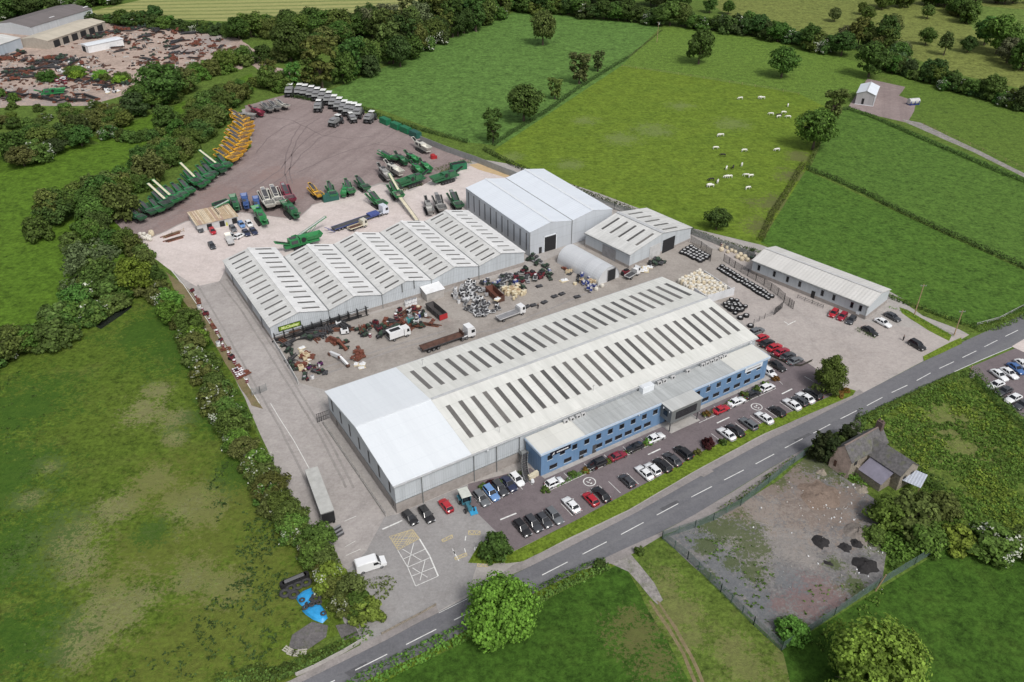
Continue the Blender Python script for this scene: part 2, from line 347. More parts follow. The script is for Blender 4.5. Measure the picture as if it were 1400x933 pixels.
add_blobs(G['lot'], [(1120, 810, 4.5), (1105, 825, 4), (1135, 822, 3), (1065, 825, 2)], (.21, .135, .13), .7, .3, .9)
G['pad'] = ground_mat('dark_gravel', (.105, .10, .103), (.16, .15, .15), (.09, .11, .035), .2, 1.4, .95, .3, .6, fine=.35)
G['stone'] = ground_mat('farm_track', (.23, .215, .21), (.30, .28, .265), (.12, .15, .06), .25, 1.2, .95, .3, .95, fine=.4)
G['dirt'] = ground_mat('bare_earth', (.17, .14, .07), (.25, .20, .12), (.10, .14, .03), .25, 1.2, .95, .4, .6)
G['line'] = plain('road_paint', (.72, .72, .70), .7, var=.15, scale=2, stain=((.3, .29, .28), .7), obj=False)
G['yline'] = plain('yellow_road_paint', (.52, .43, .24), .7, var=.15, scale=2, stain=((.27, .25, .23), .8), obj=False)
G['water'] = plain('stream_water', (.02, .025, .02), .06)
ZN = 0
def sheet(name, px, mat, z, wob=0.0, kind='structure', skirt=0.0, world=False):
    """a level sheet at height z whose outline is surveyed in photo pixels; wob (m) makes a natural, uneven edge"""
    global ZN
    ZN += 1; z += (ZN % 21)*.00027               # no two sheets in one plane
    pts = [Vector((p[0], p[1], 0)) if world else P(*p) for p in px]
    if wob:
        out = []
        for i, a in enumerate(pts):
            b = pts[(i+1) % len(pts)]; n = max(1, min(60, int((b-a).length/2.5)))
            for k in range(n):
                p = a.lerp(b, k/n); q = mnoise.noise_vector(Vector((p.x*.13, p.y*.13, 3.1)))+mnoise.noise_vector(Vector((p.x*.5, p.y*.5, 9.1)))*.4
                out.append(p+Vector((q.x, q.y, 0))*wob*1.6)
        pts = out
    ar = sum(pts[i].x*pts[(i+1) % len(pts)].y-pts[(i+1) % len(pts)].x*pts[i].y for i in range(len(pts)))
    if ar < 0: pts = pts[::-1]
    mb = MB(); mb.face([(p.x, p.y, z) for p in pts])
    if skirt:
        n = len(pts)
        for i in range(n):
            a, b = pts[i], pts[(i+1) % n]; mb.face([(a.x, a.y, z-skirt), (b.x, b.y, z-skirt), (b.x, b.y, z), (a.x, a.y, z)])
    return tag(mb.build(name, G[mat] if isinstance(mat, str) else mat), kind=kind)
def pline(a, b, n=8): return [(a[0]+(b[0]-a[0])*i/n, a[1]+(b[1]-a[1])*i/n) for i in range(n+1)]
sheet('ground', [(-4000, -600), (4000, -600), (4000, 6000), (-4000, 6000)], 'meadow', 0, world=True)
Z1, Z2, Z3, Z4, Z5 = .006, .012, .018, .024, .030
sheet('rough_pasture', [(-600, 540), (0, 488), (60, 478), (130, 440), (215, 385), (250, 390), (300, 470), (340, 560), (390, 680), (430, 760), (455, 830), (490, 880), (420, 933), (300, 968), (60, 1084), (-100, 1250), (-800, 1250)], 'rough', Z1, .4)
sheet('pasture', [(-160, 190), (40, 203), (120, 198), (215, 190), (180, 270), (160, 330), (200, 395), (100, 440), (40, 470), (-200, 500)], 'pasture', Z1, .4)
sheet('field_strip', [(120, 190), (250, 140), (345, 100), (350, 122), (300, 150), (240, 175), (150, 200)], 'pasture', Z2, .4)
sheet('mown_field', [(95, 22), (230, -8), (400, -80), (900, -80), (640, 6), (520, 28), (330, 30)], 'mown', Z1, .5)
sheet('ley_field', [(430, 132), (560, 78), (640, 42), (710, 14), (905, 36), (850, 90), (690, 200), (640, 195), (520, 150)], 'deep', Z1)
sheet('cow_pasture', [(676, 205), (850, 90), (1092, 128), (1140, 152), (1108, 228), (1045, 335), (945, 312), (820, 265), (690, 225)], 'cow', Z1)
sheet('upper_pasture', [(850, 90), (908, 36), (1060, 55), (1200, 92), (1165, 130), (1140, 152), (1092, 128)], 'cow2', Z1)
sheet('silage_field', [(1140, 150), (1170, 148), (1420, 250), (1500, 290), (1500, 410), (1400, 366), (1104, 230)], 'silage2', Z1)
sheet('silage_field', [(1102, 233), (1400, 370), (1480, 405), (1400, 432), (1330, 452), (1215, 402), (1040, 332)], 'silage', Z1)
sheet('rushy_field', [(1180, 95), (1240, 105), (1330, 130), (1480, 165), (1480, 270), (1400, 240), (1262, 168), (1220, 110)], 'wet', Z1)
sheet('far_field', [(930, -20), (1010, 30), (1200, 60), (1300, 100), (1480, 140), (1600, 60), (1500, -80), (950, -80)], ground_mat('far_pasture', (.141, .171, .043), (.174, .202, .052), (.108, .145, .036), .02, .5), Z1, 1)
sheet('far_field', [(1300, 5), (1420, 15), (1600, 30), (1600, 110), (1400, 70), (1330, 40)], ground_mat('far_meadow', (.108, .176, .040), (.136, .196, .044), None, .02, .5), Z2, 1)
sheet('front_field', [(560, 915), (690, 850), (850, 768), (900, 850), (960, 940), (1010, 1250), (0, 1250), (190, 1084)], 'front', Z1, .3)
sheet('front_field', [(1068, 890), (1300, 745), (1420, 740), (1900, 1250), (1010, 1250), (960, 940)], 'front', Z1)
sheet('rough_grass', [(850, 768), (905, 735), (1072, 895), (1150, 1250), (1010, 1250), (940, 930)], 'scrub', Z2, .3)
sheet('rough_grass', [(1130, 600), (1180, 570), (1300, 512), (1330, 520), (1420, 610), (1500, 760), (1300, 742), (1200, 700), (1160, 640)], 'scrub', Z1, .3)
# hard ground of the works
sheet('yard', [(500, 905), (600, 852), (640, 815), (1060, 598), (1173, 541), (1262, 494), (1325, 458), (1215, 398), (1040, 335), (945, 312), (820, 265), (700, 225), (640, 215), (560, 185), (400, 135), (330, 150), (345, 200), (300, 240), (160, 300), (190, 335), (240, 375), (280, 440), (330, 530), (385, 650), (430, 750), (480, 830)], 'conc', Z1)
sheet('gravel_yard', [(155, 300), (185, 335), (255, 302), (330, 290), (405, 300), (425, 280), (520, 250), (575, 255), (612, 235), (650, 218), (560, 182), (500, 155), (395, 128), (335, 145), (345, 200), (305, 240)], 'gravel', Z2, .5)
sheet('concrete_apron', [(186, 336), (256, 303), (330, 291), (406, 301), (427, 281), (520, 252), (560, 262), (612, 236), (660, 222), (720, 245), (640, 262), (640, 310), (560, 330), (310, 365), (300, 385), (268, 392), (236, 372)], 'pale', Z3, .2)
sheet('lane', [(236, 372), (268, 392), (305, 370), (376, 468), (410, 527), (438, 545), (440, 556), (527, 705), (500, 760), (455, 800), (400, 690), (370, 625), (335, 545), (290, 455)], 'lane', Z2, .1)
sheet('courtyard', [(378, 468), (718, 368), (800, 332), (945, 331), (990, 345), (1000, 420), (905, 384), (447, 534), (410, 524)], 'court', Z3, .2)
sheet('east_yard', [(945, 315), (1040, 352), (1180, 440), (1325, 458), (1262, 494), (1173, 541), (1130, 520), (1036, 468), (1000, 420), (990, 345)], 'east', Z2)
sheet('entrance', [(455, 800), (500, 755), (527, 705), (542, 704), (640, 662), (700, 735), (655, 765), (640, 812), (600, 835), (500, 893), (470, 850)], 'entry', Z3, .1)
sheet('car_park', [(640, 690), (640, 662), (725, 640), (745, 655), (1060, 515), (1045, 470), (1060, 470), (1105, 497), (1160, 535), (1122, 548), (700, 755), (690, 738)], 'park', Z4)
sheet('scrapyard', [(-160, 165), (30, 145), (120, 145), (180, 128), (270, 98), (330, 95), (350, 70), (330, 55), (300, 42), (140, 25), (-160, 60)], 'tan', Z1, .6)
sheet('track', [(325, 75), (352, 95), (400, 112), (410, 100), (375, 92), (345, 70)], 'tan', Z3, .4)
sheet('gravel_pad', [(1160, 146), (1186, 108), (1238, 119), (1229, 131), (1252, 139), (1250, 152), (1240, 168), (1200, 159)], 'gravel', Z2, .15)
sheet('track', [(1234, 163), (1240, 168.5), (1330, 208), (1440, 262), (1440, 257), (1332, 203), (1258, 168)], 'stone', Z2, .15)
sheet('waste_ground', [(905, 735), (950, 715), (1010, 690), (1060, 660), (1110, 620), (1150, 650), (1205, 690), (1215, 740), (1205, 792), (1070, 888)], 'lot', Z3, .2)
sheet('farm_track', [(838, 769), (864, 758), (874, 774), (888, 796), (904, 822), (898, 828), (887, 820), (872, 800), (856, 780)], 'stone', Z4, .8)
for dx in (0, 10): sheet('track', [(886+dx, 822), (890+dx, 823), (913+dx, 856), (935+dx, 893), (952+dx, 935), (966+dx, 990), (961+dx, 990), (947+dx, 935), (930+dx, 894), (908+dx, 857)], 'dirt', Z4, .3)
sheet('gravel_patch', [(398, 868), (425, 848), (450, 855), (447, 875), (420, 890), (392, 886)], 'pad', Z3, .6)
sheet('gravel_patch', [(460, 855), (485, 850), (492, 872), (470, 880)], 'pad', Z4, .5)
sheet('dirt_strip', [(225, 372), (262, 398), (300, 455), (350, 545), (360, 560), (345, 555), (285, 458), (240, 398)], 'dirt', Z4, .3)
sheet('bare_earth', [(640, 225), (665, 222), (705, 240), (690, 243), (655, 232)], ground_mat('sand', (.5, .36, .2), (.58, .44, .27)), Z5, .5)
sheet('stream', [(165, 360), (172, 372), (175, 405), (180, 420), (165, 432), (140, 450), (132, 446), (160, 415), (162, 390)], 'water', Z5, .4)
# the public road, its pavements, verges and paint
RL = [(120, 1084), (360, 960), (416, 931), (525, 877), (575, 850), (637, 818), (720, 777), (775, 750), (872, 700), (960, 650), (1050, 602), (1110, 573), (1173, 541), (1262, 494.5), (1320, 466), (1378, 440), (1460, 402), (1760, 262)]
RR = [(190, 1084), (440, 960), (500, 931), (600, 882), (660, 850), (730, 811), (800, 777), (825, 764), (895, 732), (950, 704), (1050, 642), (1100, 614), (1160, 582), (1177, 569), (1300, 511), (1383, 475), (1470, 438), (1790, 290)]
sheet('road', RL+RR[::-1], 'road', Z3)
sheet('pavement', [(60, 1084), (300, 968), (397, 931), (510, 874), (596, 828), (600, 838), (575, 850), (525, 877), (416, 931), (360, 960), (120, 1084)][::-1], 'path', .09, skirt=.1)
sheet('pavement', [(668, 800), (700, 774), (780, 738), (860, 699), (950, 646), (1045, 595), (1175, 533), (1180, 537), (1110, 573), (1050, 602), (960, 650), (872, 700), (775, 750), (720, 777)], 'path', .09, skirt=.1)
sheet('pavement', [(800, 778), (826, 764), (896, 732), (951, 704), (1051, 642), (1098, 615), (1102, 622), (1010, 684), (960, 711), (905, 733), (866, 757), (838, 770)], 'path', .09, .1, skirt=.1)
sheet('driveway', [(1144, 590), (1162, 581), (1178, 570), (1176, 588), (1192, 592), (1172, 600)], 'path', Z4, .1)
sheet('verge', [(690, 771), (700, 756), (780, 716), (870, 668), (905, 650), (960, 618), (1040, 580), (1122, 548), (1160, 532), (1170, 535), (1166, 541), (1045, 593), (950, 644), (860, 697), (780, 735), (715, 768)], 'lawn', .12, .05, skirt=.12)
sheet('verge', [(640, 770), (655, 745), (690, 735), (702, 757), (692, 770), (670, 772)], 'lawn', .10, .2, skirt=.1)
sheet('verge', [(1262, 488), (1300, 468), (1314, 462), (1315, 470), (1290, 482), (1263, 494)], 'lawn', .12, .1, skirt=.12)
sheet('verge', [(1228, 420), (1240, 424), (1302, 458), (1298, 466), (1270, 452), (1232, 428)], 'lawn', Z4, .3)
sheet('verge', [(1215, 402), (1330, 445), (1400, 425), (1400, 434), (1350, 455), (1325, 456), (1262, 432)], 'scrub', Z3, .3)
sheet('verge', [(500, 931), (600, 882), (660, 850), (725, 812), (800, 778), (840, 768), (845, 772), (790, 790), (690, 845), (550, 920), (480, 958), (440, 960)], 'lawn', Z2, .2)
sheet('verge', [(300, 933), (397, 925), (508, 868), (560, 838), (500, 850), (440, 880), (380, 910)], 'scrub', Z2, .3)
sheet('manhole_slab', [(952, 649), (967, 641), (976, 645), (962, 653)], 'path', .126, world=False)
sheet('car_park', [(1325, 503), (1384, 478), (1480, 440), (1560, 600), (1400, 572)], 'park', Z4)
sheet('driveway', [(1383, 474), (1420, 452), (1440, 470), (1400, 482)], 'pale', Z5)
for q in ([(640, 838), (668, 824), (676, 829), (650, 843)], [(902, 696), (925, 684), (929, 687), (907, 699)], [(1085, 602), (1106, 592), (1110, 594), (1090, 605)], [(470, 920), (500, 905), (508, 910), (480, 926)]): sheet('road_patch', q, ground_mat('patched_asphalt', (.10, .10, .108), (.125, .125, .132), None, .3, 2), Z3+.005, .1)
def stroke(mb, px, w, z, world=False):
    pts = [Vector((p[0], p[1], 0)) if world else P(*p) for p in px]
    for a, b in zip(pts, pts[1:]):
        d = (b-a).normalized(); n = Vector((-d.y, d.x, 0))*w/2
        mb.face([(q.x, q.y, z) for q in (a-n, b-n, b+n, a+n)])
CL = [P(*p) for p in [(155, 1084), (395, 961), (467, 926), (523, 898), (587, 865.5), (627, 845), (760, 777), (813, 749.5), (863, 724), (915, 695), (955, 675), (998, 652.5), (1050, 626), (1078, 610), (1115, 591), (1150, 572.5), (1185, 555), (1217, 538), (1249, 523), (1278, 507), (1307, 493.5), (1335, 480), (1361, 466.8), (1387, 454), (1450, 424), (1775, 276)]]
mb = MB(); seg = [0]
for a, b in zip(CL, CL[1:]): seg.append(seg[-1]+(b-a).length)
def at_len(s):
    for i in range(len(CL)-1):
        if s <= seg[i+1]: return CL[i].lerp(CL[i+1], (s-seg[i])/(seg[i+1]-seg[i]))
    return CL[-1]
s0 = seg[6] % 9-3
while s0 < seg[-1]-6:
    if s0 > 0: stroke(mb, [at_len(s0), at_len(s0+5.6)], .17, Z5, True)
    s0 += 9
tag(mb.build('centre_line_marking', G['line']), kind='structure')
mb = MB()
stroke(mb, [(1304, 509), (1340, 493), (1383, 475)], .15, Z5)
stroke(mb, [(600, 838.5), (640, 818.5)], .1, Z5)
tag(mb.build('edge_line_marking', G['line']), kind='structure')
mb = MB(); ZP = .036
for k in range(36):
    u = 60.9+2.35*k
    if 103 < u < 109.5 or u > 143: continue
    stroke(mb, [S(u, 90.4), S(u, 94.3)], .1, ZP, True)
stroke(mb, [S(69.9, 98.5), S(101, 98.5)], .12, ZP, True); stroke(mb, [S(110.5, 98.5), S(134.5, 98.4)], .12, ZP, True)
for u in (71.5, 75.8, 81, 86.2, 91.2, 96.2, 113, 117.5, 123, 128.5, 134.5): stroke(mb, [S(u, 98.5), S(u, 101.2)], .1, ZP, True)
for k in range(6): stroke(mb, [S(56.6+2.35*k, 101.6), S(56.6+2.35*k, 105.6)], .1, ZP, True)
for a, b in (((684, 711), (706, 702)), ((886, 622), (903, 614)), ((980, 579), (997, 571)), ((1069, 539), (1083, 532)), ((523, 724), (550, 712))): stroke(mb, [a, b], .32, ZP)
for a, b in (((471, 713), (487, 706)), ((472, 748), (486, 740)), ((473, 760), (493, 751)), ((485, 768), (503, 761)), ((1062, 518), (1070, 526)), ((1100, 515), (1112, 522))): stroke(mb, [a, b], .1, ZP)
for x, y in ((806, 659), (1034.5, 556.5)):
    c = P(x, y)
    ring = [c+Vector((math.cos(t), math.sin(t), 0))*1.22 for t in [2*math.pi*i/28 for i in range(29)]]
    stroke(mb, ring, .2, ZP, True)
    for o, q in (((-.55, .1), (-.1, -.1)), ((.15, .35), (.6, .4)), ((-.2, -.6), (.25, -.5)), ((-.45, .4), (-.35, .0))):
        stroke(mb, [S(0, 0)+c+UX*o[0]+VX*o[1], c+UX*q[0]+VX*q[1]], .28, ZP, True)
Wp = lambda x, y: (480+x/5.833, 650+y/5.833)
for l in [[(372, 598), (452, 735), (515, 885), (695, 805), (665, 735), (625, 645), (545, 508)], [(415, 670), (590, 590)], [(450, 735), (625, 660)], [(485, 805), (665, 735)], [(500, 540), (450, 730)], [(410, 590), (560, 680)], [(590, 680), (550, 840)], [(490, 740), (610, 815)]]:
    stroke(mb, [Wp(*p) for p in l], .12, ZP)
stroke(mb, [Wp(545, 508), Wp(625, 640), Wp(695, 805)], .25, ZP+.004)
stroke(mb, [(620, 754), (627.4, 767)], .22, ZP); mb.face([tuple(P(*p)+Vector((0, 0, ZP))) for p in ((617.6, 749), (623.4, 757.5), (620.6, 758.3))])
stroke(mb, [(652.5, 761), (649, 751), (650, 747.5), (652, 750)], .25, ZP); stroke(mb, [(635, 750), (637.5, 758.5)], .15, ZP); stroke(mb, [(636, 739.5), (637, 733)], .18, ZP)
for a, b in (((1076, 445), (1088, 439)), ((1072, 440), (1077, 443))): stroke(mb, [a, b], .25, ZP)
stroke(mb, [(235, 371), (250, 388), (300, 462), (355, 552)], .18, ZP+.004)
stroke(mb, [(370, 552), (382, 572), (402, 603), (425, 645)], .14, ZP+.004)
tag(mb.build('parking_marking', G['line']), kind='structure')
mb = MB()
yb = [Wp(305, 490), Wp(488, 432), Wp(545, 505), Wp(375, 597)]
stroke(mb, yb+[yb[0]], .13, ZP)
for k in range(1, 6):
    t = k/6
    L = lambda a, b, t: (a[0]+(b[0]-a[0])*t, a[1]+(b[1]-a[1])*t)
    stroke(mb, [L(yb[0], yb[1], t), L(yb[0], yb[3], t)], .12, ZP); stroke(mb, [L(yb[1], yb[2], t), L(yb[3], yb[2], t)], .12, ZP)
    stroke(mb, [L(yb[0], yb[1], t), L(yb[1], yb[2], 1-t)], .12, ZP+.003); stroke(mb, [L(yb[0], yb[3], t), L(yb[3], yb[2], 1-t)], .12, ZP+.003)
for c, d in (((611.5, 736.5), 7.5), ((648.5, 728.5), 7.8), ((630, 761), 8.5), ((660, 772), 7)):
    q = [(c[0]-d, c[1]+2), (c[0]+d*.9, c[1]-5), (c[0]+d, c[1]-1), (c[0]-d*.8, c[1]+5)]
    if c[0] in (648.5, 660): q = [(c[0]-d, c[1]-2.5), (c[0]+d, c[1]-2), (c[0]+d, c[1]+3), (c[0]-d, c[1]+3)]
    stroke(mb, q+[q[0]], .16, ZP+.004)
    stroke(mb, [q[0], L(q[3], q[2], .33), L(q[0], q[1], .5), L(q[3], q[2], .66), q[1]], .14, ZP+.007)
tag(mb.build('yellow_marking', G['yline']), kind='structure')

mb = MB()
for c in ([(400, 252), (396, 235), (399, 212), (407, 190), (420, 172), (440, 160)], [(393, 252), (389, 234), (392, 210), (400, 188), (414, 168)], [(455, 172), (430, 182), (405, 205), (380, 235), (340, 262), (290, 285)], [(462, 178), (436, 190), (412, 212), (386, 243), (345, 270)], [(370, 160), (400, 165), (440, 185), (480, 190), (520, 185)], [(350, 210), (365, 190), (390, 172), (430, 162)], [(520, 195), (480, 205), (440, 220), (400, 240)], [(575, 212), (540, 200), (500, 196)]):
    P3 = []
    for a, b in zip(c, c[1:]): P3 += pline(a, b, 6)[:-1]
    stroke(mb, [(x+rnd.uniform(-.8, .8), y+rnd.uniform(-.5, .5)) for x, y in P3], .45, .0235)
tag(mb.build('tyre_track', ground_mat('wet_gravel', (.165, .13, .128), (.21, .17, .165), (.26, .21, .2), .2, 1.2)), kind='structure')
mb = MB()
for c in ([(300, 385), (330, 425), (365, 480), (400, 535), (440, 600), (480, 680)], [(310, 382), (340, 425), (378, 482), (412, 540), (452, 605), (490, 680)], [(270, 390), (300, 440), (345, 520), (385, 590), (430, 680)]):
    P3 = []
    for a, b in zip(c, c[1:]): P3 += pline(a, b, 6)[:-1]
    stroke(mb, [(x+rnd.uniform(-.5, .5), y+rnd.uniform(-.5, .5)) for x, y in P3], .5, .0235)
for c in ([(420, 520), (480, 500), (540, 478), (600, 462), (680, 450), (760, 420), (830, 390)], [(415, 512), (480, 492), (545, 470), (610, 452)]): stroke(mb, [(x+rnd.uniform(-1, 1), y+rnd.uniform(-1, 1)) for x, y in c], .6, .0262)
tag(mb.build('tyre_track', ground_mat('tyre_marked_concrete', (.27, .25, .238), (.32, .30, .285), (.36, .335, .32), .3, 1.2, c3amt=.9)), kind='structure')
# ---------------------------------------------------------------- buildings
OLDROOF = sheet_metal('weathered_roof_sheet', (.70, .70, .665), 'x', 1.0, .7, (.43, .44, .40), .45, 'y')
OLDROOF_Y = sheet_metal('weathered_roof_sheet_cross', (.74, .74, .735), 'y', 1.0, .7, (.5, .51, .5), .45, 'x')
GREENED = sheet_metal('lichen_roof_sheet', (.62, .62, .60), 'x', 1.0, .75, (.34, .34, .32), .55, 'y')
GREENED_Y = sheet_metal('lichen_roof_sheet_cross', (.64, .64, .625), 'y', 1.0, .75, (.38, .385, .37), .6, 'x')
NEWROOF = sheet_metal('new_white_roof_sheet', (.72, .755, .785), 'x', 1.0, .5, (.6, .64, .68), .25, 'y', var=.02)
NEWROOF_Y = sheet_metal('new_white_roof_sheet_cross', (.70, .745, .80), 'y', 1.0, .5, (.58, .62, .68), .25, 'x', var=.02)
OFFROOF = sheet_metal('office_roof_sheet', (.48, .50, .50), 'x', .8, .6, (.25, .26, .26), .7, 'y')
OFFROOF_W = sheet_metal('pale_office_roof', (.66, .66, .62), 'x', 1.2, .6, (.5, .5, .46), .3, 'y')
CLAD = sheet_metal('grey_cladding', (.52, .555, .585), 'x', .5, .55, (.30, .32, .33), .3, 'z')
CLAD_Y = sheet_metal('grey_cladding_cross', (.50, .53, .57), 'y', .5, .55, (.30, .32, .33), .3, 'z')
BLUE = sheet_metal('blue_cladding', (.145, .255, .42), 'x', .9, .45, (.11, .20, .34), .25, 'z', var=.05)
BLUE_Y = sheet_metal('blue_cladding_cross', (.145, .25, .41), 'y', .9, .45, (.11, .2, .34), .25, 'z', var=.05)
BLOCKG = plain('grey_panel', (.165, .175, .175), .5, var=.08)
BLOCKW = plain('block_wall', (.33, .30, .28), .9, var=.15, scale=1.2, stain=((.2, .18, .16), .5))
SKY_ = plain('roof_light', (.115, .112, .108), .35, var=.25, scale=.5)
_n = NT(SKY_); _b = SKY_.node_tree.nodes['Principled BSDF']; _s = _b.inputs['Base Color'].links[0].from_socket; _r = _n.add('ShaderNodeObjectInfo').outputs['Random']
_n.link(mix(_n, _r, mix(_n, .3, _s, (.02, .02, .02)), mix(_n, .2, _s, (.4, .37, .33))), _b.inputs['Base Color'])   # panes age differently
TRIM = plain('white_trim', (.70, .73, .76), .5, var=.06)
TRIMB = plain('pale_blue_trim', (.50, .60, .72), .5, var=.06)
GUT = plain('gutter_metal', (.20, .21, .21), .6, var=.2)
GUTL = plain('pale_gutter', (.46, .47, .48), .6, var=.15)
DARKIN = plain('dark_interior', (.018, .018, .02), .9)
SLATE = plain('old_slate', (.115, .11, .112), .9, var=.4, scale=1.6, stain=((.13, .14, .075), .85))
STONE = plain('rubble_stone', (.27, .235, .19), .95, var=.4, scale=2.2, stain=((.13, .12, .08), .7))
RENDER_ = plain('flaking_render', (.50, .385, .33), .95, var=.25, scale=1.2, stain=((.2, .14, .11), .8))
def gable_walls(mb, W, L, z0, ze, zr, along, mat=0, ym=None):
    """closed gabled box; ridge runs along 'x' or 'y' of the local frame"""
    if along == 'x':
        c = L/2 if ym is None else ym
        pts = [(0, z0), (L, z0), (L, ze), (c, zr), (0, ze)]
        a = [(0, y, z) for y, z in pts]; b = [(W, y, z) for y, z in pts]
        mb.mesh(a+b, [(0, 4, 3, 2, 1), (5, 6, 7, 8, 9)]+[(i, (i+1) % 5, 5+(i+1) % 5, 5+i) for i in range(5)], mat)
    else:
        c = W/2
        pts = [(0, z0), (W, z0), (W, ze), (c, zr), (0, ze)]
        a = [(x, 0, z) for x, z in pts]; b = [(x, L, z) for x, z in pts]
        mb.mesh(a+b, [(0, 1, 2, 3, 4), (9, 8, 7, 6, 5)]+[((i+1) % 5, i, 5+i, 5+(i+1) % 5) for i in range(5)], mat)
def slab(mb, a, b, c, d, t=.12, mat=0):
    """thin sheet over quad a b c d (counter-clockwise from above), lifted t"""
    up = Vector((0, 0, t)); lo = [Vector(p)+Vector((0, 0, .02)) for p in (a, b, c, d)]; hi = [p+up for p in lo]
    mb.mesh(lo+hi, [(3, 2, 1, 0), (4, 5, 6, 7), (0, 1, 5, 4), (1, 2, 6, 5), (2, 3, 7, 6), (3, 0, 4, 7)], mat)
def roof_pair(parent, W, L, ze, zr, along, mat, o=.3, t=.12, x0=0.0, x1=None, name='roof'):
    sl = (zr-ze)/(L/2 if along == 'x' else W/2); mb = MB(); zl = ze-o*sl
    if along == 'x':
        x1 = W if x1 is None else x1; a, b = x0, x1
        slab(mb, (a, -o, zl), (b, -o, zl), (b, L/2, zr), (a, L/2, zr), t); slab(mb, (a, L/2, zr), (b, L/2, zr), (b, L+o, zl), (a, L+o, zl), t)
    else:
        slab(mb, (-o, -o, zl), (W/2, -o, zr), (W/2, L+o, zr), (-o, L+o, zl), t); slab(mb, (W/2, -o, zr), (W+o, -o, zl), (W+o, L+o, zl), (W/2, L+o, zr), t)
    return mb.build(name, mat, parent)
def repeat(o, locs, parent):
    out = [o]
    for i, l in enumerate(locs):
        if i == 0: o.location = l
        else:
            c = o.copy(); COL.objects.link(c); c.parent = parent; c.location = l; out.append(c)
            for g in o.children:
                d = g.copy(); COL.objects.link(d); d.parent = c
    return out
def text_mesh(s, size, mat, parent, loc, rot, name='lettering', shear=0.0, depth=.02, sx=1.0):
    cu = bpy.data.curves.new('lettering', 'FONT'); cu.body = s; cu.size = size; cu.extrude = depth; cu.shear = shear; cu.offset = size*.015
    cu.align_x = 'CENTER'; cu.align_y = 'CENTER'
    t = bpy.data.objects.new('lettering', cu); COL.objects.link(t)
    dg = bpy.context.evaluated_depsgraph_get(); me = bpy.data.meshes.new_from_object(t.evaluated_get(dg))
    bpy.data.objects.remove(t); me.materials.clear(); me.materials.append(mat)
    o = mk(name, me, parent, loc); o.rotation_euler = rot; o.scale = (sx, 1, 1)
    return o
def window_part(w, h, glass=None, name='window', depth=.06, frame=.08, fmat=None):
    """window facing local -y, centred on its origin"""
    mb = MB()
    for a in ((-w/2, -w/2+frame, -h/2, h/2), (w/2-frame, w/2, -h/2, h/2)): mb.bx(a[0], a[1], -depth, 0, a[2], a[3])
    mb.bx(-w/2+frame, w/2-frame, -depth, 0, h/2-frame, h/2); mb.bx(-w/2+frame, w/2-frame, -depth, 0, -h/2, -h/2+frame)
    o = mb.build(name, fmat or DKGREY)
    g = MB(); g.bx(-w/2+frame, w/2-frame, -depth*.5, -.005, -h/2+frame, h/2-frame); g.build('pane', glass or GLASS, o)
    return o
# --- A: the long warehouse by the car park
A = thing('warehouse', 'long pale twin slope warehouse with rows of dark roof lights behind the blue offices', 'warehouse', S(41.8, 109), ROT)
W, L, ze, zr = 95.4, 34.2, 7.5, 9.7
mb = MB(); gable_walls(mb, W, L, 2.7, ze, zr, 'x'); mb.build('wall', CLAD, A)
mb = MB(); mb.bx(-.06, W+.06, -.06, L+.06, 0, 2.7); mb.build('plinth', BLOCKW, A)
mb = MB(); mb.bx(-.10, W+.10, -.10, L+.10, 2.62, 2.76); mb.build('drip_trim', GUT, A)
roof_pair(A, W, L, ze, zr, 'x', NEWROOF, x0=-.35, x1=16.7); roof_pair(A, W, L, ze, zr, 'x', OLDROOF, x0=16.73, x1=W+.35, t=.10)
mb = MB(); mb.box((8.2, L/2, zr+.19), (17.1, .5, .08)); mb.build('ridge_cap', TRIM, A)
mb = MB(); mb.box((56.2, L/2, zr+.17), (78.6, .7, .08)); mb.box((56.2, L/2, zr+.23), (78.6, .2, .06)); mb.build('ridge_cap', GUTL, A)
sl = (zr-ze)/(L/2)
def sky_mesh(y0, y1, w):
    m = MB(); f = lambda y: zr-abs(y-L/2)*sl+.12
    slab(m, (0, y0, f(y0)), (w, y0, f(y0)), (w, y1, f(y1)), (0, y1, f(y1)), .05); return m.data('skylight', SKY_)
s1, s2 = sky_mesh(3.6, 13.8, 1.0), sky_mesh(21.0, 30.6, 1.0)
for k in range(26): mk('skylight', s1, A, (18.5+2.97*k, 0, 0))
for k in range(26): mk('skylight', s2, A, (18.3+2.98*k, 0, 0))
mb = MB(); mb.bx(-.35, W+.35, -.62, -.34, ze-.22, ze-.02); mb.build('gutter', GUTL, A)
mb = MB(); mb.bx(-.35, W+.35, L+.34, L+.62, ze-.22, ze-.02); mb.build('gutter', GUTL, A)
mb = MB()
for a, b in (((-.36, -.3), (-.36, L/2)), ((-.36, L/2), (-.36, L+.3))):
    za = zr-abs(a[1]-L/2)*sl; zb = zr-abs(b[1]-L/2)*sl
    mb.bar((a[0], a[1], za+.02), (b[0], b[1], zb+.02), .1, .3)
mb.build('barge_board', TRIM, A)
g = MB(); g.bx(-.05, 0, -.32, .32, -1.55, 1.55); wi = g.build('gable_window', DKGREY, A)
repeat(wi, [(-.01, y, 5.3) for y in (2.4, 7.3, 12.2, 17.1, 22, 26.9, 31.8)], A)
g = MB(); g.bx(0, .05, -.45, .45, -.6, .6); w2 = g.build('window', GLASS, A); repeat(w2, [(-.115, 1.6, 1.6), (-.115, 30, 1.6)], A)
mb = MB(); mb.cyl((0, 0, 0), (0, 0, 7.3), .09, 8); dp = mb.build('downpipe', GUT, A); repeat(dp, [(x, -.25, 0) for x in (5.6, 17.2, 22.5, 28)], A)
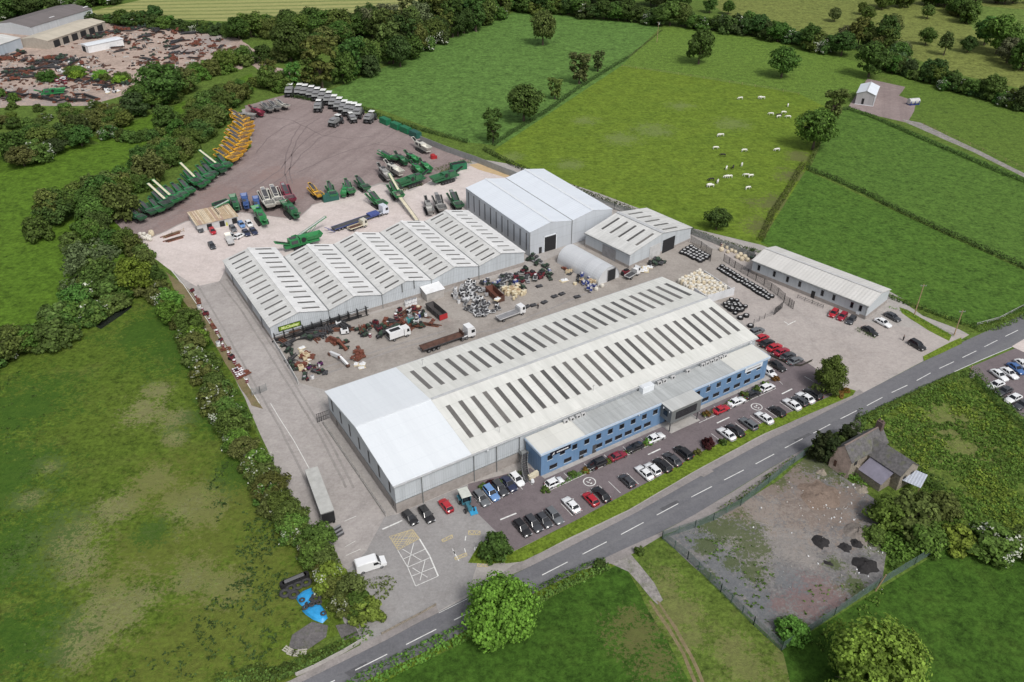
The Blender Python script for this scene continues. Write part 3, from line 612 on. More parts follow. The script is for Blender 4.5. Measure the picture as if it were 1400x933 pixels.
for x, y in ((24.5, 2.0), (49, 3), (22, 31.5)):
    mb = MB(); mb.cyl((0, 0, 0), (0, 0, 1.6), .04, 6); mb.box((0, 0, 1.3), (.7, .05, .05)); mb.build('aerial', GREY, A, (x, y, ze+.3+sl*min(y, L-y)))
mb = MB(); mb.bx(0, .5, -.02, .5, 0, .5); mb.bx(.05, .45, -.12, -.02, .1, .4); fl = mb.build('floodlight', TRIM, A); repeat(fl, [(20, -.55, 6.9), (93, -.55, 6.9)], A)
mb = MB(); mb.bx(0, 1.1, 0, .5, 0, .7); ac = mb.build('air_conditioner', LTGREY, A)
mb = MB(); mb.cyl((.55, -.02, .35), (.55, .0, .35), .27, 12); mb.build('fan_grille', BLACK, ac)
repeat(ac, [(x, -1.15, 6.35) for x in (38.5, 40.1, 41.7, 43.0, 64, 65.5, 68, 72.5, 77, 78.4, 79.8, 81.2, 82.6, 84)], A)
mb = MB(); mb.bx(0, 3.2, 0, 1.4, 0, 1.5); mb.bx(.3, 2.9, .1, 1.3, 1.5, 1.62); mb.build('plant_box', TRIM, A, (59, -1.9, 6.3))
# roller doors on the yard side
for x in (30, 60, 82):
    mb = MB(); mb.bx(x, x+4.5, L+.06, L+.12, 0, 4.6); mb.build('roller_door', GREY, A)
mb = MB()
for i in range(17):
    y = .6+i*2.0; mb.bx(-2.25, -2.05, y, y+.12, .0, 1.25)
mb.bx(-2.28, -2.02, .3, 33.4, 0, .62); mb.bar((-2.15, .3, 1.2), (-2.15, 33.4, 1.2), .06, .06); mb.bar((-2.15, .3, .9), (-2.15, 33.4, .9), .05, .05)
tag(mb.build('retaining_wall', [CONC], None, S(41.8, 109), ROT), 'low concrete retaining wall with a rail beside the long warehouse gable', 'wall')
mb = MB(); mb.bx(-2, -.1, .2, 33.6, 0, .03); tag(mb.build('pavement', G['conc'], None, S(41.8, 109, .03), ROT), kind='structure')
mb = MB()
for k in range(5): mb.bx(-3.1+k*.5, -3.04+k*.5, 34.4, 34.5, 0, 2.4)
for z in (.2, 1.2, 2.35): mb.bx(-3.2, -.2, 34.42, 34.48, z, z+.06)
for k in range(24): mb.bx(-3.1+k*.12, -3.08+k*.12, 34.43, 34.47, .2, 2.3)
tag(mb.build('yard_gate', BLACK, None, S(41.8, 109), ROT), 'black steel yard gate at the rear corner of the long warehouse', 'gate')
# --- B: blue office range
B = thing('office_building', 'two storey blue clad office range with a grey entrance block facing the car park', 'office building', S(71.3, 102.9), ROT)
W, L, H = 64.1, 5.7, 6.0
mb = MB(); mb.bx(0, W, 0, L, 0, H); mb.build('wall', BLUE, B)
mb = MB(); mb.bx(-.03, 0, .0, L, 0.02, H-.02); mb.bx(W, W+.03, 0, L, 0.02, H-.02); mb.build('end_wall', BLUE_Y, B)
for x0, x1, m in ((-.25, 10.9, OFFROOF_W), (10.93, 53.4, OFFROOF), (53.43, W+.25, OFFROOF_W)):
    mb = MB(); slab(mb, (x0, -.15, H+.02), (x1, -.15, H+.02), (x1, L+.02, H+.22), (x0, L+.02, H+.22), .1); mb.build('roof', m, B)
mb = MB(); mb.bx(-.3, 31.2, -.3, -.14, H-.35, H+.17); mb.bx(40, W+.3, -.3, -.14, H-.35, H+.17); mb.bx(-.42, -.26, -.3, L, H-.35, H+.2); mb.bx(W+.26, W+.42, -.3, L, H-.35, H+.2)
mb.build('fascia', TRIMB, B)
wi = window_part(1.25, 1.25); wi.parent = B
repeat(wi, [(2.1+3.08*k, -.002, 4.15) for k in range(10)]+[(42.2+3.18*k, -.002, 4.15) for k in range(7)], B)
w3 = window_part(1.9, 1.05); w3.parent = B; repeat(w3, [(3.0, -.002, 1.3), (6.6, -.002, 1.3), (10.6, -.002, 1.5)]+[(14.6+2.65*k, -.002, 1.5) for k in range(6)]+[(41.6+3.3*k, -.002, 1.4) for k in range(7)], B)
for w_ in [c for c in B.children if c.name.startswith('window')]:
    m2 = MB(); m2.bx(-.72, .72, -.1, 0, -.74, -.66); s_ = m2.build('sill', TRIMB, w_)
    if abs(w_.location.z-4.15) > .1: s_.scale = (1.35, 1, 1); s_.location = (0, 0, .1)
mb = MB(); mb.bx(9.6, 10.7, -.06, -.001, 0, 2.2); mb.build('door', BLACK, B); mb = MB(); mb.bx(13, 14, -.06, -.001, 0, 2.2); mb.build('door', DKGREY, B)
mb = MB(); mb.bx(0, 5.0, -.12, 0, 0, 1.05); sg = mb.build('sign', plain('navy_sign_board', (.008, .008, .022), .4), B, (2.1, -.07, 4.42))
mb = MB(); mb.mesh([(.45, -.16, .22), (.85, -.16, .30), (1.0, -.16, .85), (.62, -.16, .62)], [(0, 1, 2, 3)]); mb.mesh([(.3, -.15, .15), (.55, -.15, .5), (.5, -.15, .15)], [(0, 1, 2)]); mb.build('emblem', WHITE, sg)
mb = MB()
for k in range(6): mb.bx(1.5+k*.5, 1.9+k*.5, -.155, -.121, .36, .62)
mb.bx(1.5, 4.4, -.15, -.121, .44, .52); mb.build('lettering', WHITE, sg)
mb = MB(); mb.bx(0, 5.6, -.12, 0, 0, 1.25); sg = mb.build('sign', TRIM, B, (56.6, -.07, 4.3))
mb = MB(); mb.bx(.6, 4.9, -.135, -.121, .5, .78); mb.build('lettering', GREY, sg)
mb = MB(); mb.cyl((0, 0, 0), (0, 0, .35), .12, 8); lm = mb.build('wall_lamp', TRIM, B); repeat(lm, [(25, -.2, 5.2), (45.2, -.2, 5.2), (31.0, -1.2, 5.4), (31.1, -3.0, 5.4)], B)
# entrance block
mb = MB(); mb.bx(31.3, 39.9, -3.5, -.03, 2.5, H+.05); mb.build('entrance_block', BLOCKG, B)
mb = MB(); mb.bx(31.1, 40.1, -3.7, -.16, H+.06, H+.2); mb.build('roof', sheet_metal('entrance_roof_sheet', (.52, .53, .52), 'x', .8, .6, (.4, .41, .4), .5, 'y'), B)
mb = MB(); mb.bx(32.6, 38.6, -3.58, -3.49, 3.3, 5.2); big = mb.build('window', GLASS, B)
mb = MB()
for k in range(7): mb.bx(32.6, 38.6, -3.62, -3.585, 3.3+k*.29, 3.34+k*.29)
mb.build('louvre', DKGREY, big)
mb = MB(); mb.bx(31.24, 31.31, -2.3, -1.0, 3.7, 5.1); mb.build('window', GLASS, B)
mb = MB(); mb.cyl((0, 0, 0), (0, 0, 2.5), .13, 10); pl = mb.build('pillar', DKGREY, B); repeat(pl, [(31.6, -3.2, 0), (39.6, -3.2, 0)], B)
mb = MB(); mb.bx(33, 38, -.12, -.003, .05, 2.45); d = mb.build('glazed_door', GLASS, B)
mb = MB()
for x in (33, 34.6, 36.3, 37.9): mb.bx(x, x+.1, -.16, -.12, .05, 2.45)
mb.build('door_frame', DKGREY, d)
mb = MB(); mb.bx(31.5, 40, -3.9, -.2, 0, .08); mb.build('entrance_slab', CONC, B)
# outside stair at the left end
mb = MB(); st = MB()
for k in range(13):
    t = k/12; x = -1.0-2.2*math.sin(t*1.5); y = 4.4-4.2*t; z = 3.1*(1-t)
    st.box((x, y, z+.05), (1.3, .42, .1))
    if k: 
        mb.bar((px_-.68, py_, pz_+.5), (x-.68, y, z+.5), .06, 1.0); mb.bar((px_+.68, py_, pz_+.5), (x+.68, y, z+.5), .06, 1.0)
    px_, py_, pz_ = x, y, z
mb.bx(-1.9, -.1, 4.4, 5.6, 3.0, 3.12); mb.bx(-1.95, -1.88, 4.4, 5.6, 3.12, 4.1)
o = mb.build('staircase', plain('stair_panel', (.24, .25, .25), .6), B); st.build('tread', DKGREY, o)
# --- C: five gabled bays
C = thing('workshop', 'low grey workshop of five gabled bays with striped roof lights', 'workshop', S(40.8, 180.2), ROT)
bu = [0, 15.5, 30.6, 45.5, 60.6, 76.0]; dl = [41.2, 34.2, 34, 34, 33.6]; ze, zr = 4.4, 6.35
mb = MB(); mp = MB()
for i in range(5):
    Wb = bu[i+1]-bu[i]; m2 = MB(); gable_walls(m2, Wb, dl[i], 1.2, ze, zr, 'y')
    mb.mesh([(x+bu[i], y, z) for x, y, z in m2.v], m2.f)
    mp.bx(bu[i]+(0.001 if i else -.05), bu[i+1]+(.05 if i == 4 else 0), -.05, dl[i]+.05, 0, 1.2)
mb.build('wall', CLAD, C); mp.build('plinth', BLOCKW, C)
rest = MB(); skm = {}
for i in range(5):
    Wb = bu[i+1]-bu[i]; x0 = bu[i]+.12; x1 = bu[i+1]-.12; xm = (x0+x1)/2; D_ = dl[i]
    if i == 0: x0 -= .4
    if i == 4: x1 += .4
    for sd_ in (0, 1):
        mb = MB()
        if sd_ == 0: slab(mb, (x0, -.3, ze+.02), (xm, -.3, zr+.02), (xm, D_+.3, zr+.02), (x0, D_+.3, ze+.02), .1)
        else: slab(mb, (xm, -.3, zr+.02), (x1, -.3, ze+.02), (x1, D_+.3, ze+.02), (xm, D_+.3, zr+.02), .1)
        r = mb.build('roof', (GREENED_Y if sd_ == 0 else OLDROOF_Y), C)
        n = int(D_/3.05)
        def zz(x): return zr-abs(x-xm)*(zr-ze)/(xm-x0)+.14
        a, b = (x0+1.6, xm-1.5) if sd_ == 0 else (xm+1.5, x1-1.6)
        q = MB(); slab(q, (a, 0, zz(a)), (b, 0, zz(b)), (b, .62, zz(b)), (a, .62, zz(a)), .05); me = q.data('skylight', SKY_)
        for k in range(n):
            y = 1.6+k*(D_-2.6)/(n-1)-.3
            if k < 10: mk('skylight', me, C, (0, y, 0))
            else: rest.mesh([(vx, vy+y, vz) for vx, vy, vz in q.v], q.f)
    mb = MB(); mb.box((xm, D_/2, zr+.19), (1.0, D_+.7, .07)); mb.build('ridge_cap', OLDROOF_Y, C)
    if i < 4:
        mb = MB(); mb.box((bu[i+1], min(dl[i], dl[i+1])/2, ze+.06), (.36, min(dl[i], dl[i+1])+.6, .24)); mb.build('valley_gutter', GUT, C)
tag(rest.build('roof_lights', SKY_, C), kind='stuff')
mb = MB(); mb.cyl((0, 0, 0), (0, 0, ze), .09, 8); dp = mb.build('downpipe', GUT, C); repeat(dp, [(bu[i], -.16, 0) for i in range(1, 5)], C)
mb = MB(); mb.cyl((0, 0, 0), (0, 0, 2.6), .14, 8); fl = mb.build('flue', GUT, C); repeat(fl, [(36.6, -.25, 3.4), (40.2, -.25, 3.4)], C)
SIGNG = plain('sign_green_black', (.012, .03, .008), .4); LIME = plain('lime_lettering', (.78, .86, .40), .5); LIMEB = plain('lime_board', (.17, .27, .02), .5)
mb = MB(); mb.bx(0, 6.0, -.1, 0, 0, 1.45); sg = mb.build('sign', SIGNG, C, (1.9, -.005, 2.35))
mb = MB(); mb.bx(.2, 5.75, -.115, -.1, .16, 1.3); mb.build('sign_face', LIMEB, sg)
text_mesh('McCloskey', 1.12, LIME, sg, (3.0, -.13, .76), (math.pi/2, 0, 0), shear=.25, depth=.012, sx=.92)
mb = MB(); mb.bx(.4, 4.0, -.06, -.001, .5, 3.6); o = mb.build('roller_door', GREY, C); o.rotation_euler = (0, 0, -math.pi/2); o.location = (-.04, 20, 0)
g = MB(); g.bx(-.1, 0, 0, .3, 0, 3.4); wi = g.build('fire_door', DKGREY, C); repeat(wi, [(-.02, 7.5, .1), (-.02, 33.5, .1)], C)
mb = MB(); mb.bx(42.2, 47.5, -3.4, -.06, 0, 2.6); mb.build('lean_to', CONC, C); mb = MB(); slab(mb, (41.9, -3.7, 2.6), (47.8, -3.7, 2.6), (47.8, -.06, 3.2), (41.9, -.06, 3.2), .1); mb.build('lean_to_roof', WHITE, C)
mb = MB()
for z in (.25, 1.5, 2.5): mb.bx(.4, 26, -1.4, -1.3, z, z+.12)
for k in range(11): mb.bx(.4+2.5*k, .52+2.5*k, -1.4, -.3, 0, 2.7)
for k in range(34):
    z = rnd.choice((.37, .37, 1.62)); x = rnd.uniform(.6, 20); mb.bx(x, x+rnd.uniform(2, 6), -1.35+rnd.uniform(0, .6), -.6, z, z+rnd.uniform(.1, .35), rnd.choice((0, 0, 1)))
tag(mb.build('steel_rack', [BLACK, BROWN], None, S(40.8, 180.2), ROT), 'dark rack of long steel bars along the foot of the gabled workshop wall', 'rack')
# --- D: tall white twin roof hall
D = thing('assembly_hall', 'tall pale grey hall with a clean white double pitched roof and dark wall strips', 'hall', S(121.2, 184.2), ROT)
W, L, ze, zr = 15.4, 38.4, 8.0, 9.5
for i in (0, 1):
    mb = MB(); m2 = MB(); gable_walls(m2, W, L, 0, ze, zr, 'y'); mb.mesh([(x+i*(W+.002), y, z) for x, y, z in m2.v], m2.f); mb.build('wall', CLAD_Y, D)
    r = roof_pair(D, W-.2, L, ze, zr, 'y', NEWROOF_Y, o=.12); r.location = (i*(W+.05)+.1, 0, 0)
    mb = MB(); mb.box((W/2+i*(W+.05), L/2, zr+.17), (.8, L+.5, .08)); mb.build('ridge_cap', TRIM, D)
mb = MB(); mb.box((W, L/2, ze+.1), (.3, L+.3, .12)); mb.build('valley_gutter', GUT, D)
mb = MB(); mb.bx(-.06, 0, -.2, .2, 0, 5.6); st = mb.build('wall_strip', DKGREY, D); repeat(st, [(-.002, 1.6+3.5*k, 1.6) for k in range(11)], D)
mb = MB(); mb.bx(5.4, 9.6, -.08, -.001, .02, 5.0); mb.build('doorway', DARKIN, D)
mb = MB(); mb.bx(5.1, 5.4, -.14, -.001, 0, 5.3); mb.bx(9.6, 9.9, -.14, -.001, 0, 5.3); mb.bx(5.1, 9.9, -.14, -.001, 5.0, 5.3); mb.build('door_frame', TRIM, D)
mb = MB(); mb.bx(3.5, 4.5, -.06, -.001, 0, 2.1); mb.build('door', BLACK, D)
mb = MB(); mb.cyl((W, -.15, 0), (W, -.15, ze), .1, 8); mb.cyl((.1, -.12, 0), (.1, -.12, ze), .1, 8); mb.build('downpipe', GUT, D)
# --- E: gabled shed with skylights
E_ = thing('gabled_shed', 'grey gabled shed with skylights and an open dark doorway beside the arched shed', 'shed', S(142.0, 162.5), ROT+rad(8.2))
W, L, ze, zr = 27.4, 18.3, 4.6, 7.2
mb = MB(); gable_walls(mb, W, L, .9, ze, zr, 'y'); mb.build('wall', CLAD, E_); mb = MB(); mb.bx(-.05, W+.05, -.05, L+.05, 0, .9); mb.build('plinth', BLOCKW, E_)
roof_pair(E_, W, L, ze, zr, 'y', GREENED_Y)
mb = MB(); mb.box((W/2, L/2, zr+.2), (1.2, L+.6, .1)); mb.build('ridge_cap', GUTL, E_)
for a, b in ((4.2, 11.6), (15.8, 22.4)):
    f = lambda x: zr-abs(x-W/2)*(zr-ze)/(W/2)+.14
    q = MB(); slab(q, (a, 0, f(a)), (b, 0, f(b)), (b, .75, f(b)), (a, .75, f(a)), .05); me = q.data('skylight', SKY_)
    for k in range(5): mk('skylight', me, E_, (0, 1.3+3.5*k, 0))
mb = MB(); mb.bx(14.4, 19.9, -.1, -.051, .02, 4.4); mb.build('doorway', DARKIN, E_)
mb = MB(); mb.bx(8.6, 13.6, -.12, -.051, .02, 4.2); mb.build('sliding_door', LTGREY, E_)
mb = MB(); mb.bx(-.1, -.051, 5.5, 11, .02, 3.8); mb.build('roller_door', GREY, E_)
mb = MB(); mb.bx(-.5, -.05, -.3, L+.3, ze-.2, ze-.02); mb.bx(W+.05, W+.5, -.3, L+.3, ze-.2, ze-.02); mb.build('gutter', GUT, E_)
# --- F: arched shed
F_ = thing('arched_shed', 'silver barrel roofed steel shed with a dark doorway in its round end', 'shed', S(127.9, 158.9), ROT+rad(6))
R, L = 4.15, 17.6; n = 18; prof = [(0, 0)]+[(R-R*math.cos(math.pi*i/n), .7+R*math.sin(math.pi*i/n)*.98) for i in range(n+1)]+[(2*R, 0)]
ARCH = sheet_metal('arched_steel_sheet', (.72, .735, .75), 'y', .7, .45, (.56, .57, .6), .4, 'x', .3)
mb = MB()
for i in range(len(prof)-1):
    (x0, z0), (x1, z1) = prof[i], prof[i+1]
    mb.face([(x0, 0, z0), (x0, L, z0), (x1, L, z1), (x1, 0, z1)], smooth=True)
mb.build('shell', ARCH, F_)
mb = MB(); mb.mesh([(x, .25, z) for x, z in prof], [tuple(range(len(prof)))[::-1]]); mb.mesh([(x, L-.2, z) for x, z in prof], [tuple(range(len(prof)))]); mb.build('end_wall', ARCH, F_)
mb = MB(); mb.bx(3.9, 6.8, .17, .24, .02, 3.6); mb.build('doorway', DARKIN, F_)
mb = MB(); mb.bx(3.7, 3.9, .14, .24, 0, 3.8); mb.bx(6.8, 7.0, .14, .24, 0, 3.8); mb.bx(3.7, 7.0, .14, .24, 3.6, 3.8); mb.build('door_frame', GREY, F_)
# --- G: long low store
Gs = thing('long_store', 'long low store with a plain pale roof and narrow dark windows beside the silage field', 'store building', S(170.3, 141.5), ROT-rad(78.1))
W, L, ze, zr = 34.9, 12.2, 4.2, 5.7
mb = MB(); gable_walls(mb, W, L, 1.0, ze, zr, 'x'); mb.build('wall', CLAD, Gs); mb = MB(); mb.bx(-.05, W+.05, -.05, L+.05, 0, 1.0); mb.build('plinth', BLOCKW, Gs)
roof_pair(Gs, W, L, ze, zr, 'x', sheet_metal('pale_fibre_sheet', (.60, .59, .57), 'x', 1.0, .7, (.46, .45, .42), .4, 'y'), x0=-.3, x1=W+.3)
mb = MB(); mb.box((W/2, L/2, zr+.2), (W+.5, .7, .1)); mb.build('ridge_cap', LTGREY, Gs)
wi = window_part(.8, 1.7); wi.parent = Gs; repeat(wi, [(x, -.002, 2.6) for x in (2.2, 7.2, 11.4, 15.2, 22.0, 25.4, 30.6, 33)], Gs)
mb = MB(); mb.bx(19, 20.1, -.08, -.051, .02, 2.2); mb.build('door', BLACK, Gs)
mb = MB(); mb.bx(-.3, W+.3, -.55, -.3, ze-.2, ze-.02); mb.build('gutter', GUT, Gs); mb = MB(); mb.cyl((W-.2, -.2, 0), (W-.2, -.2, 4), .07, 8); mb.build('downpipe', GUT, Gs)
mb = MB(); mb.bx(32.2, 33.1, -.12, -.051, .6, 1.4); mb.build('notice_board', TRIM, Gs)
# --- H: white field shed
Hs = thing('field_shed', 'small white gabled shed on a gravel pad beyond the cow pasture', 'shed', S(323.2, 228.5), ROT-rad(58.4))
W, L, ze, zr = 7.7, 14.6, 4.9, 6.3
FC = sheet_metal('pale_shed_cladding', (.42, .41, .42), 'x', .6, .6, (.34, .33, .33), .3, 'z')
mb = MB(); gable_walls(mb, W, L, 0, ze, zr, 'y'); mb.build('wall', FC, Hs); roof_pair(Hs, W, L, ze, zr, 'y', NEWROOF_Y)
mb = MB(); mb.bx(2.6, 3.6, -.06, -.001, .4, 2.9); mb.build('door', BLACK, Hs)
mb = MB(); mb.bx(-.1, W+.1, -.12, -.05, 0, .25); mb.bx(W-.15, W+.12, -.15, -.002, 0, ze); mb.build('corner_trim', TRIM, Hs)
mb = MB(); mb.box((W/2, L/2, zr+.2), (.5, L+.6, .08)); mb.build('ridge_cap', GUTL, Hs)
# --- derelict stone house
q0, q1 = P(1157.4, 655), P(1206, 627); dv = (q1-q0).normalized(); hr = math.atan2(dv.y, dv.x)
Ho = thing('derelict_house', 'derelict two storey stone house with grey slate roofs by the road', 'house', q0, hr)
Lh = (q1-q0).length; Wh = (P(1132.6, 637)-q0).length
mb = MB(); gable_walls(mb, Lh, Wh, 0, 4.6, 7.2, 'x'); mb.build('wall', STONE, Ho)
mb = MB(); mb.face([(-.03, 0, .02), (-.03, 0, 4.6), (-.03, Wh/2, 7.2), (-.03, Wh, 4.6), (-.03, Wh, .02)]); mb.build('gable_render', RENDER_, Ho)
roof_pair(Ho, Lh, Wh, 4.6, 7.2, 'x', SLATE, o=.25, x0=-.15, x1=Lh+.15)
mb = MB(); mb.box((Lh/2, Wh/2, 7.35), (Lh+.3, .3, .12)); mb.build('ridge_tile', plain('ridge_tile', (.22, .17, .15), .9), Ho)
mb = MB(); mb.bx(Lh-1.0, Lh-.1, Wh/2-.7, Wh/2+.7, 6.4, 8.7)
for dy in (-.35, .35): mb.cyl((Lh-.55, Wh/2+dy, 8.7), (Lh-.55, Wh/2+dy, 9.2), .16, 8)
mb.build('chimney', plain('old_brick', (.12, .085, .075), .95, var=.4, scale=3), Ho)
# rear wing towards the waste ground
m2 = MB(); gable_walls(m2, 5.6, 7.6, 0, 4.0, 6.2, 'y'); mb = MB(); mb.mesh([(x+Lh*.48, y-7.62, z) for x, y, z in m2.v], m2.f); mb.build('wing_wall', STONE, Ho)
r = roof_pair(Ho, 5.6, 8.6, 4.0, 6.2, 'y', SLATE, o=.2, name='wing_roof'); r.location = (Lh*.48, -7.62, 0.02)
mb = MB(); mb.bx(Lh*.2, Lh*.48-.003, -5.9, -.003, 0, 2.2); mb.build('lean_to', STONE, Ho)
mb = MB(); slab(mb, (Lh*.2-.2, -6.1, 2.0), (Lh*.48-.01, -6.1, 3.6), (Lh*.48-.01, -.6, 3.6), (Lh*.2-.2, -.6, 2.0), .08); mb.build('lean_to_roof', plain('lavender_slate', (.20, .19, .24), .6, var=.15), Ho)
g = MB(); g.bx(-.45, .45, -.06, 0, -.6, .6); wi = g.build('window', DARKIN, Ho); repeat(wi, [(1.6, -.004, 3.6), (3.2, -.004, 1.3), (Lh-1.6, -.004, 3.5), (Lh*.48+1.6, -7.63, 2.6), (Lh*.48+4, -7.63, 2.6)], Ho)
mb = MB(); mb.face([(-.06, Wh*.78, 1.0), (-.06, Wh*.64, 1.0), (-.06, Wh*.64, 2.6), (-.06, Wh*.78, 2.6)]); mb.build('bricked_window', BROWN, Ho)
q = P(1226, 650); mb = MB()
for x, y in ((0, 0), (6.0, 0), (6.0, 3.4), (0, 3.4)): mb.bx(x, x+.15, y, y+.15, 0, 2.3)
for k in range(24): slab(mb, (-.3+k*.275, -.3, 2.3+.05*(k % 2)), (-.025+k*.275, -.3, 2.3+.05*((k+1) % 2)), (-.025+k*.275, 3.9, 2.75+.05*((k+1) % 2)), (-.3+k*.275, 3.9, 2.75+.05*(k % 2)), .04, 1)
mb.bx(0, .1, 0.15, 3.4, .2, 2.2); 
o = mb.build('open_shelter', [WOOD, plain('galvanised_sheet', (.50, .54, .62), .4, .2, var=.08)], None, q-Vector((3, 2, 0)), hr-rad(72)); tag(o, 'open shelter with a corrugated pale metal roof beside the derelict house', 'shelter')
# --- scrapyard buildings
def shed_px(name, label, a, b, depth, ze, zr, along, wall, roof, side=1):
    """shed standing on the front ground line a-b (photo pixels), going back depth metres"""
    pa, pb = P(*a), P(*b); d = pb-pa; t = thing(name, label, 'shed', pa, math.atan2(d.y, d.x)); W_ = d.length
    m = MB(); gable_walls(m, W_, depth, 0, ze, zr, along); m.build('wall', wall, t); roof_pair(t, W_, depth, ze, zr, along, roof)
    return t, W_
t, W_ = shed_px('long_shed', 'long open fronted scrapyard shed with a cream roof', (68, 68), (146, 40.5), 17, 4.4, 5.6, 'x', plain('cream_wall', (.38, .34, .29), .8), sheet_metal('cream_roof_sheet', (.52, .47, .38), 'x', 1, .7, (.38, .34, .28), .4, 'y'))
for k in range(6): m = MB(); m.bx(4+k*W_/6.6, 8.6+k*W_/6.6, -.06, -.001, .02, 3.6); m.build('doorway', DARKIN, t)
t, W_ = shed_px('slate_roofed_shed', 'long dark roofed shed behind the cream roofed scrapyard shed', (38, 60), (125, 32), 26, 4.6, 6.4, 'x', CLAD, sheet_metal('dark_roof_sheet', (.17, .15, .15), 'x', 1, .8, (.12, .11, .1), .5, 'y'))
t.location += Vector((-6, 17.6, 0)); m = MB()
for x in (20, 48, 70): m.bx(x, x+4, 4, 5.5, 5.2, 5.4)
m.build('roof_light', WHITE, t)
t, W_ = shed_px('pale_blue_shed', 'pale shed with a striped roof at the left edge of the scrapyard', (-40, 92), (32, 66), 22, 5.4, 6.6, 'x', sheet_metal('pale_blue_cladding', (.42, .48, .54), 'x', .6, .5, (.36, .4, .45), .3, 'z'), GREENED)
t, W_ = shed_px('site_cabin', 'small white flat sided cabin standing alone in the scrapyard', (113, 70), (122, 73), 20, 3.6, 3.9, 'y', WHITE, TRIM)
m = MB(); m.bx(.6, 4.2, -.06, -.001, .02, 2.9); m.build('doorway', DARKIN, t)
# ---------------------------------------------------------------- trees, bushes, hedges
def leaf_quads(pos, nrm, size, rng, squash=.75):
    n = len(pos); nrm = nrm/np.maximum(np.linalg.norm(nrm, axis=1, keepdims=True), 1e-6)
    t = np.cross(nrm, rng.normal(size=(n, 3))); t /= np.maximum(np.linalg.norm(t, axis=1, keepdims=True), 1e-6); b = np.cross(nrm, t)
    s = (size*rng.uniform(.55, 1.45, n))[:, None]/2
    v = np.stack([pos-t*s-b*s*squash*.5, pos+t*s*.3-b*s*squash, pos+t*s+b*s*squash*.4, pos-t*s*.2+b*s*squash], 1).reshape(-1, 3)
    return v
def quad_mesh(name, v, mat):
    n = len(v)//4; me = bpy.data.meshes.new(name); me.vertices.add(len(v)); me.vertices.foreach_set('co', v.astype(np.float32).ravel())
    me.loops.add(n*4); me.loops.foreach_set('vertex_index', np.arange(n*4, dtype=np.int32)); me.polygons.add(n)
    me.polygons.foreach_set('loop_start', np.arange(0, n*4, 4, dtype=np.int32)); me.update(calc_edges=True); me.validate(); me.materials.append(mat)
    return me
def fnoise(p, s, seed): return np.array([mnoise.noise(Vector((a[0]*s+seed, a[1]*s, a[2]*s))) for a in p])
def crown_pts(lobes, n, rng, inner=.25, zmin=.15):
    L = np.array(lobes, float); wts = L[:, 3]**2; idx = rng.choice(len(L), n, p=wts/wts.sum())
    d = rng.normal(size=(n, 3)); d[:, 2] += .25; d /= np.linalg.norm(d, axis=1, keepdims=True)
    k = np.where(rng.random(n) < inner, rng.uniform(.3, .85, n), rng.uniform(.82, 1.08, n))[:, None]
    r = L[idx, 3][:, None]*np.array([1, 1, 1.0])*k; r = r*np.stack([np.ones(n), np.ones(n), L[idx, 4]], 1)
    p = L[idx, :3]+d*r; ok = p[:, 2] > zmin
    return p[ok], d[ok]
def make_lobes(rng, W, z0, z1, n, shape):
    """lobes filling an envelope: shape gives relative width at height t in 0..1"""
    out = []
    for i in range(n):
        t = rng.uniform(.08, .95); rr = shape(t)*W/2; a = rng.uniform(0, 2*math.pi); q = rng.uniform(.3, 1.0)**.7*.9*rr
        s = W*rng.uniform(.085, .17)*(.6+.5*shape(t)); out.append((math.cos(a)*q, math.sin(a)*q, z0+(z1-z0)*t, s, rng.uniform(.7, 1.0)))
    return out
def limb_mesh(rng, H, z0, W, r, nl=6):
    mb = MB(); pts = [Vector((0, 0, -.1)), Vector((rng.uniform(-.15, .15), rng.uniform(-.15, .15), z0*.7)), Vector((rng.uniform(-.3, .3), rng.uniform(-.3, .3), z0+(H-z0)*.45))]
    mb.cyl(pts[0], pts[1], r*1.25, 9, r2=r*.9); mb.cyl(pts[1], pts[2], r*.9, 8, r2=r*.4)
    for i in range(nl):
        a = 2*math.pi*i/nl+rng.uniform(-.4, .4); s = pts[1].lerp(pts[2], rng.uniform(.1, .9))
        e = Vector((math.cos(a)*W*.36, math.sin(a)*W*.36, s.z+(H-z0)*rng.uniform(.15, .4))); m = s.lerp(e, .5)+Vector((0, 0, .3))
        mb.cyl(s, m, r*.45, 6, r2=r*.3); mb.cyl(m, e, r*.3, 5, r2=r*.08)
    return mb
TREE = {}
def tree_proto(key, name, W, H, z0, n, leaf, shape, lobes, seed, cat='tree', r=.28, gaps=.15, inner=.25, upn=.35, blossom=0.0, trunk=True):
    rng = np.random.default_rng(seed)
    L = make_lobes(rng, W, z0, H-W*.06, int(lobes*2.2), shape)
    p, d = crown_pts(L, n, rng, inner)
    f = fnoise(p, .9, seed*3.7)+.5*fnoise(p, 2.2, seed*1.3); ok = f > np.quantile(f, gaps); p, d = p[ok], d[ok]
    c = np.array([0, 0, (z0+H)/2]); out = p-c; out /= np.maximum(np.linalg.norm(out, axis=1, keepdims=True), .01)
    nr = d*.85+out*.25+rng.normal(size=p.shape)*.38; nr[:, 2] += upn
    root = mk(name, None); root.empty_display_size = .5; root['label'] = name; root['category'] = cat
    if blossom:
        f = fnoise(p, .55, seed*5.1)+.35*fnoise(p, 2.5, seed)+.25*p[:, 0]/W; bl = (f > np.quantile(f, 1-blossom)) & (rng.random(len(p)) < .75) & (d[:, 2] > -.4)
        mk('blossom', quad_mesh('blossom', leaf_quads(p[bl]*1.02, nr[bl], leaf*.7, rng), BLOSSOM), root); p, nr = p[~bl], nr[~bl]
    mk('crown', quad_mesh('crown', leaf_quads(p, nr, leaf, rng), LEAF), root)
    if trunk: limb_mesh(random.Random(seed), H, max(z0, .6), W, r).build('trunk', BARK, root)
    TREE[key] = (Proto(root), W, H)
rnd_sh = lambda t: max(.15, math.sin(math.pi*min(1, .12+t*.85))**.6)
